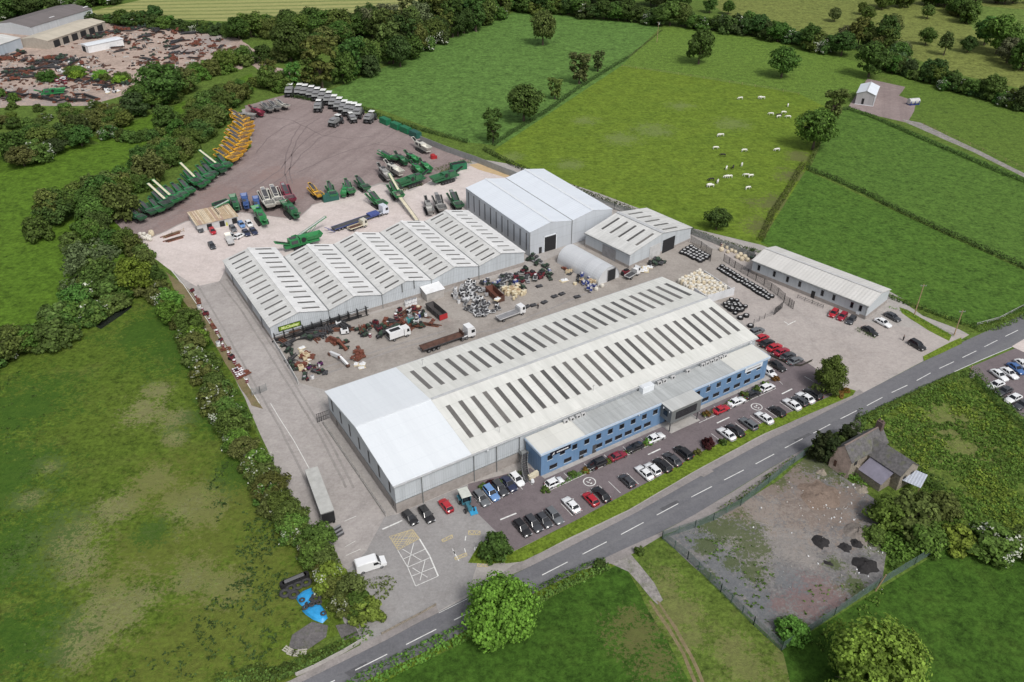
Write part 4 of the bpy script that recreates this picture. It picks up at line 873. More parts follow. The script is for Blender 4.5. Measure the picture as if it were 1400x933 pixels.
dome = lambda t: max(.2, math.cos(t*math.pi/2*.92)**.6)
tall = lambda t: max(.2, math.sin(math.pi*(.15+t*.78))**.7)
cone = lambda t: max(.1, 1-t*.8)
tree_proto('oak', 'broadleaf_tree', 9, 9.5, 2.4, 6500, .52, rnd_sh, 34, 11, gaps=.2)
tree_proto('oak2', 'broadleaf_tree', 9, 9, 1.9, 6500, .52, rnd_sh, 28, 12, gaps=.24)
tree_proto('ash', 'broadleaf_tree', 7, 10.5, 2.6, 3400, .58, tall, 24, 13, gaps=.24)
tree_proto('hedgetree', 'hedgerow_tree', 7, 8.5, .5, 5200, .5, tall, 28, 14, gaps=.16)
tree_proto('hedgetree2', 'hedgerow_tree', 7.5, 8, .4, 5200, .5, rnd_sh, 26, 15, gaps=.2)
tree_proto('bush', 'bush', 6, 4, .2, 3600, .46, dome, 22, 16, 'bush', r=.1, gaps=.08)
tree_proto('bush2', 'bush', 6, 4.6, .2, 3600, .46, dome, 16, 17, 'bush', r=.1, gaps=.14)
tree_proto('haw', 'hawthorn_tree', 6, 5.4, .3, 4200, .44, dome, 20, 18, r=.14, gaps=.1, blossom=.2)
tree_proto('willow', 'willow_bush', 8, 6.2, .2, 8000, .34, lambda t: max(.25, math.cos(t*1.35)**.5), 30, 19, 'bush', gaps=.03, upn=.15)
tree_proto('cypress', 'evergreen_tree', 3.2, 6, .2, 4200, .30, lambda t: max(.3, math.cos(t*1.3)**.5), 24, 20, r=.15, gaps=.03)
tree_proto('dense', 'conifer_tree', 6, 7.5, .2, 9000, .32, lambda t: max(.25, math.cos(t*1.42)**.7), 36, 21, gaps=.03, upn=.2)
tree_proto('hero', 'broadleaf_tree', 12, 9.5, 1.6, 22000, .46, rnd_sh, 64, 22, gaps=.24, upn=.4)
tree_proto('hero2', 'broadleaf_tree', 13, 10, 1.2, 34000, .36, lambda t: max(.2, math.cos(t*1.3)**.6)*(.75+.35*math.sin(t*9)), 38, 23, gaps=.3, upn=.35)
tree_proto('shrub', 'garden_shrub', 2.4, 1.6, .05, 1400, .24, dome, 9, 24, 'shrub', trunk=False, gaps=.05)
tree_proto('bare', 'ivy_clad_tree', 6, 10, .4, 2600, .55, lambda t: .5+.5*t, 18, 25, gaps=.3)
GREENS = dict(mid=(.102, .160, .033), dark=(.060, .099, .027), deep=(.075, .130, .027), bright=(.169, .288, .038), yellow=(.186, .254, .038), olive=(.120, .148, .038), grey=(.136, .168, .077), brown=(.107, .133, .043), red=(.058, .016, .020), rust=(.176, .092, .027), yew=(.037, .056, .018), fresh=(.120, .214, .036))
def tree(key, x, y, wpx, label, col='mid', group=None, hk=1.0, jit=0.0, wm=None):
    pr, W, H = TREE[key]; q = P(x, y); dist = (q-Vector((0, 0, CAMH))).length
    s = (wm if wm else wpx*dist/FPX)/W; hs = s*hk
    if jit: s *= rnd.uniform(1-jit, 1+jit); hs *= rnd.uniform(1-jit, 1+jit)
    c = GREENS[col]; c = tuple(v*rnd.uniform(.92, 1.08) for v in c)
    r = pr.place(q, rnd.uniform(0, 6.28), label, group, c, (s, s*rnd.uniform(.92, 1.08), hs))
    for ch in r.children:
        if ch.name.startswith('blossom'): ch.color = (.62, .64, .55, 1)
    return r
def belt(pts, n, wr, keys, label, group, cols, spread=2.0, hk=(.85, 1.2)):
    """a row or thicket of single trees along a surveyed line"""
    Q = [P(*p) for p in pts]; cum = [0]
    for a, b in zip(Q, Q[1:]): cum.append(cum[-1]+(b-a).length)
    for k in range(n):
        s = cum[-1]*(k+rnd.uniform(.15, .85))/n; i = max(j for j in range(len(Q)-1) if cum[j] <= s)
        q = Q[i].lerp(Q[i+1], (s-cum[i])/(cum[i+1]-cum[i])); q = q+Vector((rnd.gauss(0, spread), rnd.gauss(0, spread), 0))
        key = rnd.choice(keys); pr, W, H = TREE[key]; wm = rnd.uniform(*wr); sc = wm/W
        c = tuple(v*rnd.uniform(.88, 1.12) for v in GREENS[rnd.choice(cols)])
        lab = label.replace('tree or bush', 'white flowering hawthorn' if key == 'haw' else ('bush' if 'bush' in key or key == 'willow' else 'tree'))
        r = pr.place(q, rnd.uniform(0, 6.28), lab, group, c, (sc, sc*rnd.uniform(.85, 1.15), sc*rnd.uniform(*hk)))
        for ch in r.children:
            if ch.name.startswith('blossom'): ch.color = (.62, .64, .55, 1)
def hedge(pts, w, h, label, col='deep', dens=9.0, name='hedge', wob=.35, world=False, leaf=.38):
    Q = [Vector(p) if world else P(*p) for p in pts]; rng = np.random.default_rng(len(pts)*17+int(Q[0].y)); vs, ns = [], []
    for a, b in zip(Q, Q[1:]):
        d = b-a; Ln = d.length; d = d/Ln; nv = Vector((-d.y, d.x, 0)); n = int(Ln*(w+2*h)*dens)
        s = rng.uniform(-.3, Ln+.3, n); th = rng.uniform(0, math.pi, n); k = np.where(rng.random(n) < .25, rng.uniform(.3, .9, n), rng.uniform(.85, 1.1, n))
        px_ = np.array(a)[None]+np.array(d)[None]*s[:, None]
        hv = 1+wob*fnoise(px_, .25, 1.7)+wob*.6*fnoise(px_, .8, 5.1)
        u = np.sign(np.cos(th))*np.abs(np.cos(th))**.6*w/2*k*(1+.3*wob*fnoise(px_, .5, 8)); z = np.sin(th)**.6*h*k*hv
        p = px_+np.array(nv)[None]*u[:, None]; p[:, 2] = np.maximum(z, .05)
        nr = np.array(nv)[None]*(np.cos(th))[:, None]+np.array([0, 0, 1])[None]*(np.sin(th)+.2)[:, None]+rng.normal(size=(n, 3))*.4
        vs.append(p); ns.append(nr)
    p = np.concatenate(vs); nr = np.concatenate(ns); o = np.array(Q[0]); o[2] = 0
    ob = mk(name, quad_mesh('hedge', leaf_quads(p-o, nr, leaf, rng), LEAF), None, Vector(o)); ob.color = c4(GREENS[col])
    return tag(ob, label, 'hedge')
# single trees standing in the fields
tree('oak', 742, 62, 33, 'lone broad tree standing in the far left green field', 'olive', hk=1.25)
tree('oak2', 955, 88, 37, 'round lone tree in the upper pasture, left of the two there', 'deep', hk=1.15)
tree('oak', 1068, 106, 38, 'wide lone tree on a dark ivy trunk in the upper pasture, right of the two', 'deep', hk=.95)
tree('oak2', 1187, 106, 40, 'dark tree just behind the white field shed', 'deep', hk=1.05)
tree('oak', 1111, 205, 50, 'big leafy tree at the upper corner of the cow pasture', 'mid', hk=1.0)
tree('bare', 1136, 166, 32, 'ragged ivy clad tree between the cow pasture and the field shed', 'olive', hk=.8)
tree('oak2', 979, 314, 34, 'small round tree by the fence behind the stacked wheels', 'deep', hk=.9)
tree('oak', 716, 166, 47, 'large round tree on the hedge left of the cow pasture', 'deep')
tree('bare', 674, 196, 28, 'thin dark tree near the yard corner of the field hedge', 'deep', hk=1.0)
tree('bare', 759, 136, 20, 'small upright tree on the hedge beside the large round tree', 'olive', hk=.9)
tree('bare', 792, 115, 32, 'ragged brown tinged tree on the field dividing hedge', 'brown', hk=.8)
tree('bare', 817, 98, 18, 'narrow tree, farthest one on the field dividing hedge', 'brown', hk=.9)
tree('hero', 686, 858, 94, 'large bright green tree at the roadside by the works entrance', 'bright')
tree('hero2', 1188, 957, 140, 'spreading yellow green tree cut by the bottom edge of the picture', 'yellow', hk=.85)
tree('bush', 678, 757, 46, 'dense rounded bush at the corner of the car park entrance', 'deep', hk=1.1)
tree('dense', 1130, 532, 43, 'tall dense green tree at the far end of the car park verge', 'mid', hk=1.0)
tree('shrub', 968, 612, 22, 'dark red leaved shrub on the car park verge', 'red', hk=1.1)
tree('shrub', 987, 607, 13, 'small green shrub beside the dark red one on the verge', 'deep')
tree('shrub', 953, 621, 13, 'small olive shrub next to the black car on the verge', 'olive')
tree('shrub', 1157, 536, 12, 'low pink brown shrub at the foot of the tall dense tree', 'rust', hk=.7)
tree('shrub', 1148, 541, 14, 'pale orange low shrub at the end of the verge', 'rust', hk=.7)
tree('cypress', 1117, 628, 26, 'dark evergreen tree nearest the road beside the derelict house', 'yew', hk=1.0)
tree('cypress', 1131, 633, 25, 'tall dark evergreen tree next to the house gable', 'yew', hk=1.05)
tree('cypress', 1158, 606, 26, 'short rounded evergreen tree by the derelict house drive', 'yew', hk=.62)
tree('cypress', 1149, 610, 12, 'small yellowish evergreen tree between the two darker ones', 'olive', hk=.8)
tree('bush', 1082, 868, 46, 'green bush inside the corner of the waste ground fence', 'fresh', hk=.8)
tree('bush2', 1244, 720, 66, 'big olive bush below the pale metal shelter', 'olive', hk=1.0)
tree('bush', 1212, 715, 56, 'bright green bush behind the derelict house', 'fresh', hk=1.0)
tree('bush', 1262, 745, 56, 'rounded green bush beside the waste ground fence end', 'mid', hk=.8)
tree('bush2', 1285, 700, 46, 'brownish green bush right of the pale metal shelter', 'olive', hk=.8)
tree('haw', 1352, 752, 64, 'white flowering bush at the right edge above the lower field', 'mid', hk=.62)
tree('haw', 1397, 752, 50, 'white flowering bush cut by the right edge of the picture', 'mid', hk=.62)
tree('bush2', 1310, 745, 50, 'yellow green bush between the fence end and the white flowering bushes', 'yellow', hk=.6)
tree('bush', 1195, 735, 34, 'low green bush by the black heaps on the waste ground', 'mid', hk=.6)
tree('bush', 820, 776, 20, 'small bush at the roadside by the farm track mouth', 'deep', hk=.8)
tree('shrub', 873, 757, 16, 'small bush at the corner of the green mesh fence', 'mid', hk=1.2)
tree('willow', 132, 385, 72, 'smooth grey green willow bush by the stream', 'grey', hk=.9)
tree('oak2', 190, 402, 42, 'yellow green tree on the yard side of the stream', 'yellow', hk=1.2)
tree('shrub', 162, 420, 16, 'small yellow bush hanging over the stream', 'yellow', hk=1.6)
tree('willow', 66, 111, 26, 'low dark scrub bush in front of the scrapyard', 'deep', hk=.6)
for i, (x, y) in enumerate([(745, 671), (690, 659), (800, 645), (812, 640), (782, 650), (832, 632), (873, 612), (885, 606), (965, 568), (978, 563), (998, 553), (1018, 543), (1034, 534), (1046, 527), (1060, 520), (672, 664), (660, 668)]):
    tree('shrub', x, y, (15, 12, 13, 16)[i % 4], 'low planted shrub between the cars and the office wall', ('deep', 'fresh', 'rust', 'red', 'mid', 'olive')[i % 6], 'shrubs planted along the office wall', hk=.75, jit=.15)
# hedgerows of trees
belt([(426, 762), (440, 780), (455, 800)], 5, (5, 6.2), ['haw', 'bush2', 'hedgetree2'], 'tree or bush in the belt above the bright blue sheets', 'belt above the blue sheets', ['olive', 'mid'], .4, (.8, .95))
belt([(219, 398), (253, 457), (287, 522), (322, 587), (358, 656), (395, 725), (426, 766)], 38, (5.2, 7.4), ['hedgetree2', 'bush2', 'haw', 'haw', 'bush', 'oak2'], 'tree or bush in the belt between the rough pasture and the works lane', 'trees along the works lane', ['mid', 'olive', 'mid', 'fresh'], .9, (.75, 1.0))
belt([(452, 795), (480, 830), (502, 852)], 6, (5, 6.6), ['haw', 'bush2', 'bush', 'hedgetree2'], 'tree or bush at the roadside end of the lane belt by the parked white van', 'trees by the entrance van', ['olive', 'mid', 'yellow'], .6, (.8, 1.0))
belt([(75, 320), (100, 290), (130, 270), (150, 300), (115, 340), (80, 350)], 22, (7.5, 11), ['hedgetree', 'oak2', 'hedgetree2', 'bush2'], 'tree or bush in the thicket beside the stream', 'thicket beside the stream', ['mid', 'deep', 'olive'], 3, (.8, 1.05))
belt([(-30, 500), (20, 485), (60, 470), (105, 445), (150, 415), (165, 395)], 26, (8, 11.5), ['hedgetree', 'oak2', 'bush2', 'bush', 'haw'], 'tree or bush in the row between the two left fields', 'row between the left fields', ['mid', 'deep', 'olive', 'mid'], 2.2, (.7, .95))
belt([(150, 335), (185, 345), (200, 370), (215, 385)], 9, (6, 8.5), ['hedgetree2', 'bush2', 'hedgetree'], 'tree or bush along the stream bank by the yard corner', 'stream bank trees', ['olive', 'mid', 'deep'], 1.5)
belt([(155, 285), (185, 258), (215, 235), (245, 212), (270, 190), (290, 165), (310, 145), (335, 130)], 46, (7.5, 11), ['hedgetree', 'hedgetree2', 'oak2', 'bush2', 'willow', 'bush'], 'tree or bush in the belt behind the rows of green and yellow machines', 'belt behind the machine rows', ['mid', 'olive', 'mid', 'deep'], 2.6, (.75, 1.05))
belt([(-20, 232), (20, 223), (60, 208), (100, 193), (140, 176), (180, 158), (225, 138), (262, 122)], 38, (9, 13), ['hedgetree', 'oak', 'hedgetree2', 'bush2', 'oak2', 'haw'], 'tree or bush in the belt below the scrapyard', 'belt below the scrapyard', ['mid', 'deep', 'olive', 'dark'], 3, (.55, .85))
tree('oak', 224, 142, 56, 'large dense dark tree between the scrapyard and the field strip', 'deep', hk=.85)
tree('hedgetree2', 230, 182, 34, 'dark round tree in the narrow field strip', 'deep', hk=1.0)
belt([(150, 188), (180, 192), (210, 190), (235, 182)], 9, (6, 9), ['bush2', 'bush', 'haw'], 'tree or bush at the foot of the narrow field strip', 'bushes of the field strip', ['deep', 'mid', 'olive'], 1.5, (.7, .9))
belt([(262, 112), (290, 102), (320, 92), (335, 88)], 12, (9, 12), ['bush2', 'hedgetree2', 'oak2'], 'tree or bush at the scrapyard corner above the field strip', 'scrapyard corner trees', ['mid', 'fresh', 'olive'], 2, (.7, .95))
belt([(95, 98), (120, 106), (150, 110), (175, 112)], 9, (7, 10), ['bush', 'bush2', 'willow'], 'tree or bush on the bank inside the scrapyard', 'bank inside the scrapyard', ['fresh', 'mid', 'bright'], 1.5, (.5, .6))
belt([(-20, 172), (30, 172), (80, 165), (130, 152), (170, 142)], 22, (5, 8), ['bush', 'bush2', 'hedgetree2', 'haw'], 'tree or bush in the scrub between the scrapyard and the belt below it', 'scrub below the scrapyard', ['olive', 'mid', 'deep'], 2.5, (.5, .8))
belt([(140, 280), (170, 250), (200, 226), (228, 203), (262, 176), (290, 148)], 26, (6, 9), ['bush2', 'hedgetree2', 'bush', 'oak2'], 'tree or bush on the pasture side of the belt behind the machine rows', 'pasture side of the machine row belt', ['mid', 'deep', 'olive'], 2, (.7, .95))
belt([(0, 122), (25, 150), (45, 152), (70, 150), (10, 165)], 5, (5, 7), ['bush', 'bush2'], 'tree or bush at the lower edge of the scrapyard', 'lower scrapyard edge bushes', ['mid', 'deep'], 2, (.6, .9))
belt([(-20, 26), (40, 22), (80, 16), (130, 8), (160, 0)], 18, (11, 16), ['oak', 'hedgetree', 'haw', 'oak2'], 'tree or bush behind the scrapyard sheds', 'trees behind the scrapyard sheds', ['dark', 'deep', 'dark'], 4, (.7, 1.0))
belt([(125, 30), (180, 34), (230, 38), (280, 44), (320, 46)], 22, (9, 13), ['bush2', 'hedgetree2', 'haw', 'bush'], 'tree or bush in the hedge between the scrapyard and the mown field', 'hedge trees below the mown field', ['deep', 'mid', 'dark'], 2, (.55, .8))
tree('bush', 212, 22, 20, 'single round bush in the mown field', 'dark', hk=.9)
belt([(325, 50), (360, 50), (400, 46), (440, 52), (480, 48), (500, 38)], 24, (11, 16), ['hedgetree', 'oak', 'oak2', 'bush2', 'willow'], 'tree or bush in the copse below the mown field', 'copse below the mown field', ['deep', 'mid', 'olive', 'dark'], 4, (.7, 1.0))
belt([(355, 88), (400, 80), (430, 68), (470, 60)], 16, (9, 14), ['hedgetree2', 'oak2', 'oak', 'bush2'], 'tree or bush in the thicket beyond the scrapyard track', 'thicket beyond the scrapyard track', ['mid', 'deep', 'olive'], 3, (.65, .9))
tree('oak', 398, 84, 46, 'round dark tree beside the scrapyard track', 'deep')
belt([(350, 118), (375, 122), (405, 124), (430, 122)], 12, (8, 11), ['bare', 'hedgetree2', 'bush2'], 'tree or bush behind the row of white dump trucks', 'trees behind the dump trucks', ['olive', 'mid'], 1.5, (.7, .95))
tree('bare', 440, 122, 46, 'ragged two stemmed tree at the corner of the far left green field', 'olive', hk=.85)
belt([(470, 116), (500, 102), (530, 88), (560, 76), (590, 62), (620, 50), (650, 38), (685, 22)], 40, (10, 15), ['hedgetree', 'oak', 'hedgetree2', 'oak2', 'bare', 'haw'], 'tree or bush in the tall row along the far left green field', 'tall row along the far left green field', ['deep', 'mid', 'olive', 'dark'], 2.6, (.8, 1.15))
belt([(500, 62), (540, 48), (580, 34), (620, 20)], 18, (11, 15), ['hedgetree', 'oak', 'ash', 'bare'], 'tree or bush in the second row above the tall row', 'second row above the tall row', ['grey', 'olive', 'deep'], 4, (.8, 1.0))
belt([(690, 14), (740, 18), (790, 22), (840, 28), (890, 32), (940, 38), (990, 44), (1040, 50), (1090, 62), (1140, 74)], 58, (10, 15), ['hedgetree', 'oak', 'hedgetree2', 'oak2', 'bush2', 'haw'], 'tree or bush in the long hedgerow at the head of the fields', 'hedgerow at the head of the fields', ['dark', 'deep', 'mid', 'dark'], 2.4, (.65, .95))
belt([(700, -2), (780, 4), (860, 8), (920, 14)], 20, (13, 18), ['hedgetree', 'oak', 'oak2'], 'tree or bush of the wood behind the long hedgerow', 'wood behind the long hedgerow', ['dark', 'deep', 'dark'], 6, (.7, .9))
belt([(1150, 60), (1185, 68), (1215, 78), (1232, 90)], 11, (9, 14), ['hedgetree', 'ash', 'oak2', 'willow'], 'tree or bush in the uneven row above the field shed', 'uneven row above the field shed', ['deep', 'grey', 'mid', 'olive'], 2, (.8, 1.1))
belt([(1205, 92), (1240, 104), (1280, 116), (1320, 128), (1360, 140), (1400, 152), (1440, 160)], 38, (7, 10), ['bush2', 'hedgetree2', 'haw', 'hedgetree', 'bush'], 'tree or bush in the hedgerow above the rushy field', 'hedgerow above the rushy field', ['dark', 'deep', 'dark', 'mid'], 1.6, (.8, 1.1))
for x, y, wd, k, c, lab in [(1215, 52, 26, 'oak', 'olive', 'round tree alone in the far pasture above the hedgerow'), (1267, 26, 15, 'oak', 'olive', 'small dome shaped tree in the middle of the far pasture'), (1265, 62, 20, 'oak2', 'deep', 'tree standing over the hedgerow gap in the far pasture'), (1290, 76, 18, 'ash', 'brown', 'thin brown tree in the far pasture'), (1322, 72, 18, 'oak2', 'dark', 'dark little tree left of the pair of tall trees'), (1345, 62, 30, 'oak', 'deep', 'darker left one of the pair of tall trees at upper right'), (1362, 74, 42, 'oak2', 'fresh', 'taller right one of the pair of tall trees at upper right'), (1376, 86, 26, 'hedgetree2', 'grey', 'grey green tree below the pair of tall trees'), (1396, 96, 32, 'hedgetree', 'deep', 'dark tree at the right edge below the pair of tall trees'), (1185, 30, 17, 'oak', 'mid', 'round tree in the far pasture left of the clump'), (1178, 20, 14, 'oak2', 'mid', 'tree just behind the round far pasture tree'), (1140, 30, 16, 'oak', 'brown', 'brownish tree above the head hedgerow'), (970, 18, 18, 'oak2', 'deep', 'left one of two small trees beyond the head hedgerow'), (995, 20, 16, 'oak', 'deep', 'right one of two small trees beyond the head hedgerow'), (1205, 14, 12, 'oak', 'mid', 'tiny tree far off in the pasture')]:
    tree(k, x, y, wd, lab, c)
belt([(1215, 10), (1235, 10), (1260, 8), (1290, 10), (1300, 4)], 9, (12, 16), ['oak', 'oak2', 'hedgetree'], 'tree or bush in the clump at the top of the far pasture', 'clump at the top of the far pasture', ['deep', 'mid'], 4, (.8, 1.0))
belt([(1298, 14), (1315, 24), (1328, 36)], 6, (9, 14), ['hedgetree', 'oak', 'bush2'], 'tree or bush in the short row between the two far pastures', 'short row between the far pastures', ['mid', 'olive', 'deep'], 2, (.7, 1.0))
belt([(1320, 4), (1350, 4), (1380, 6), (1410, 8), (1440, 8)], 10, (12, 18), ['oak', 'hedgetree', 'oak2'], 'tree or bush in the wood at the top right corner', 'wood at the top right corner', ['dark', 'deep'], 5, (.7, 1.0))
for x, y, wd in ((266, 497, 34), (280, 520, 34), (296, 548, 36), (306, 572, 36), (326, 610, 34), (345, 648, 34), (372, 700, 34), (424, 758, 32), (455, 800, 32), (470, 836, 34), (402, 740, 34)):
    tree('haw', x, y, wd, 'white flowering hawthorn on the pasture side of the works lane belt', rnd.choice(('mid', 'olive')), 'hawthorns on the pasture side of the lane belt', hk=.95, jit=.1)
# clipped field hedges
hedge([(400, 134), (455, 142), (500, 152), (545, 170), (580, 180), (640, 196)], 1.6, 1.6, 'dark hedge between the gravel yard and the far left green field', 'dark')
hedge([(662, 206), (700, 226), (740, 243), (790, 262), (830, 277), (880, 296), (945, 318), (990, 336), (1030, 346)], 1.6, 1.5, 'long hedge along the yard side of the cow pasture', 'dark')
hedge([(674, 200), (700, 182), (745, 155), (790, 122), (830, 97), (858, 80)], 1.5, 1.4, 'hedge dividing the far left green field from the cow pasture', 'dark')
hedge([(858, 80), (885, 58), (905, 42)], .8, .6, 'thin brown hedge at the far end of the field divide', 'brown')
hedge([(1140, 152), (1160, 150), (1195, 162), (1240, 182), (1300, 208), (1360, 234), (1430, 262)], 1.5, 1.4, 'hedge below the field shed track', 'dark')
hedge([(1102, 232), (1130, 242), (1180, 264), (1230, 290), (1290, 318), (1350, 345), (1430, 380)], 1.7, 1.5, 'hedge between the two silage fields', 'dark')
hedge([(1098, 225), (1075, 265), (1055, 295), (1040, 330)], 2.0, 1.3, 'low brambly hedge on the right side of the cow pasture', 'olive')
hedge([(1105, 230), (1118, 200), (1130, 170)], 1.6, 1.6, 'short hedge under the big leafy tree', 'olive')
hedge([(1032, 344), (1060, 352), (1120, 372), (1180, 394), (1216, 406)], 1.0, .9, 'low hedge behind the long low store', 'deep')
hedge([(1218, 408), (1262, 424), (1300, 438), (1333, 449)], 1.4, 1.2, 'hedge from the long low store to the road', 'deep')
hedge([(1333, 449), (1360, 447), (1400, 428), (1440, 408)], 3.5, 1.0, 'low clipped hedge on the bank by the far road', 'mid', wob=.15)
hedge([(1330, 512), (1352, 538), (1375, 562), (1410, 592)], 3.0, 1.7, 'hedge beside the right hand car park', 'deep')
hedge([(1175, 580), (1215, 558), (1260, 536), (1300, 519), (1322, 512)], 2.2, 1.0, 'rough roadside hedge in front of the overgrown plot', 'mid')
hedge([(470, 950), (525, 920), (605, 881), (655, 856)], 3.2, 1.2, 'roadside hedge left of the large bright tree', 'fresh', dens=11)
hedge([(722, 822), (770, 798), (808, 780), (828, 774)], 3.0, 1.2, 'roadside hedge right of the large bright tree', 'mid', dens=11)
hedge([(300, 930), (390, 922), (450, 893), (505, 866)], 2.2, 1.0, 'low overgrown hedge between the rough pasture and the pavement', 'mid')
hedge([(985, 700), (1010, 685), (1050, 655), (1085, 630)], 1.2, 1.0, 'straggling hedge inside the roadside fence of the waste ground', 'mid', dens=5)
hedge([(1150, 648), (1168, 655), (1180, 668)], 1.6, 1.2, 'ivy and brambles under the rear wall of the derelict house', 'fresh')
hedge([(1215, 622), (1235, 640), (1268, 660), (1290, 670)], 3.2, 1.6, 'brambles behind the derelict house and shelter', 'deep')
hedge([(1180, 565), (1172, 590), (1190, 598), (1215, 612)], 2.2, 1.0, 'overgrown hedge beside the derelict house drive', 'deep')
hedge([(670, 668), (685, 661), (700, 653), (715, 646)], 1.2, .8, 'low planting along the warehouse plinth behind the parked cars', 'fresh', dens=14, leaf=.25)
hedge([(760, 665), (790, 651), (815, 640)], .9, .7, 'clipped planting under the left office windows', 'fresh', dens=14, leaf=.25)
hedge([(830, 633), (865, 617), (900, 601)], 1.1, .8, 'clipped planting under the middle office windows', 'fresh', dens=14, leaf=.25)
hedge([(962, 570), (990, 557), (1040, 534)], 1.1, .8, 'clipped planting under the right office windows', 'olive', dens=14, leaf=.25)
hedge([(1215, 420), (1240, 428), (1302, 460)], .8, .35, 'low grassy bank edge beside the small right car park', 'fresh', leaf=.25)
hedge([(1172, 452), (1186, 458), (1196, 462)], 1.3, .8, 'small patch of shrubs at the store car park corner', 'deep', leaf=.25)
hedge([(598, 235), (620, 228), (640, 222)], 4, 1.2, 'rough weeds in the middle of the machine yard', 'brown', dens=5)
hedge([(545, 262), (560, 256), (575, 252)], 3, .8, 'weeds behind the tracked crushers', 'brown', dens=5)
hedge([(500, 800), (530, 795), (535, 800), (520, 815), (500, 830)], 2.2, .5, 'weeds on the entrance yard beside the white van', 'olive', dens=7)
# ground cover nobody could count
def cover(name, poly, n, size, hgt, col, seed, thr=.05):
    rng = np.random.default_rng(seed); Q = [P(*p) for p in poly]; xs = [q.x for q in Q]; ys = [q.y for q in Q]
    p = np.stack([rng.uniform(min(xs), max(xs), n), rng.uniform(min(ys), max(ys), n)], 1); ins = np.zeros(n, bool); j = len(Q)-1
    for i in range(len(Q)):
        c = ((Q[i].y > p[:, 1]) != (Q[j].y > p[:, 1])) & (p[:, 0] < (Q[j].x-Q[i].x)*(p[:, 1]-Q[i].y)/(Q[j].y-Q[i].y+1e-9)+Q[i].x); ins ^= c; j = i
    p = p[ins]; f = fnoise(np.c_[p, np.zeros(len(p))], .12, seed)+.6*fnoise(np.c_[p, np.zeros(len(p))], .5, seed+3); k = f > thr; p, f = p[k], f[k]-min(thr, 0)
    q = np.repeat(p, 5, 0)+rng.normal(size=(len(p)*5, 2))*size*.5; z = rng.uniform(.05, 1, len(q))*hgt*np.repeat(.4+f, 5)
    nr = rng.normal(size=(len(q), 3))*.5; nr[:, 2] += 1
    ob = mk(name, quad_mesh(name, leaf_quads(np.c_[q, z], nr, size, rng), LEAF)); ob.color = c4(GREENS[col]); tag(ob, kind='stuff')
cover('brambles', [(1185, 575), (1300, 520), (1330, 525), (1420, 612), (1440, 740), (1290, 720), (1240, 690), (1270, 650)], 8000, .42, .5, 'fresh', 3, -.25)
cover('brambles', [(1185, 575), (1300, 520), (1330, 525), (1420, 612), (1440, 740), (1290, 720), (1240, 690), (1270, 650)], 5000, .4, .7, 'yellow', 13, .05)
cover('weeds', [(1195, 690), (1240, 700), (1300, 720), (1295, 740), (1215, 780), (1205, 740)], 2500, .5, 1.1, 'fresh', 4)
cover('weeds', [(912, 737), (950, 718), (1000, 705), (1060, 790), (1190, 800), (1070, 885)], 700, .35, .4, 'mid', 5)
cover('tussocks', [(300, 620), (380, 690), (420, 770), (400, 860), (330, 925), (150, 933), (230, 880), (330, 780), (280, 680)], 3500, .32, .32, 'dark', 6)
cover('tussocks', [(-20, 520), (60, 500), (60, 700), (40, 933), (-60, 933)], 2500, .35, .3, 'deep', 7)
cover('tussocks', [(270, 470), (310, 540), (380, 690), (340, 650), (290, 560), (255, 500)], 2200, .4, .4, 'deep', 8)
cover('weeds', [(1080, 880), (1220, 795), (1180, 860), (1110, 905)], 500, .35, .35, 'fresh', 9)
cover('weeds', [(330, 915), (440, 880), (500, 860), (505, 872), (400, 925), (330, 950)], 1600, .4, .5, 'mid', 10)
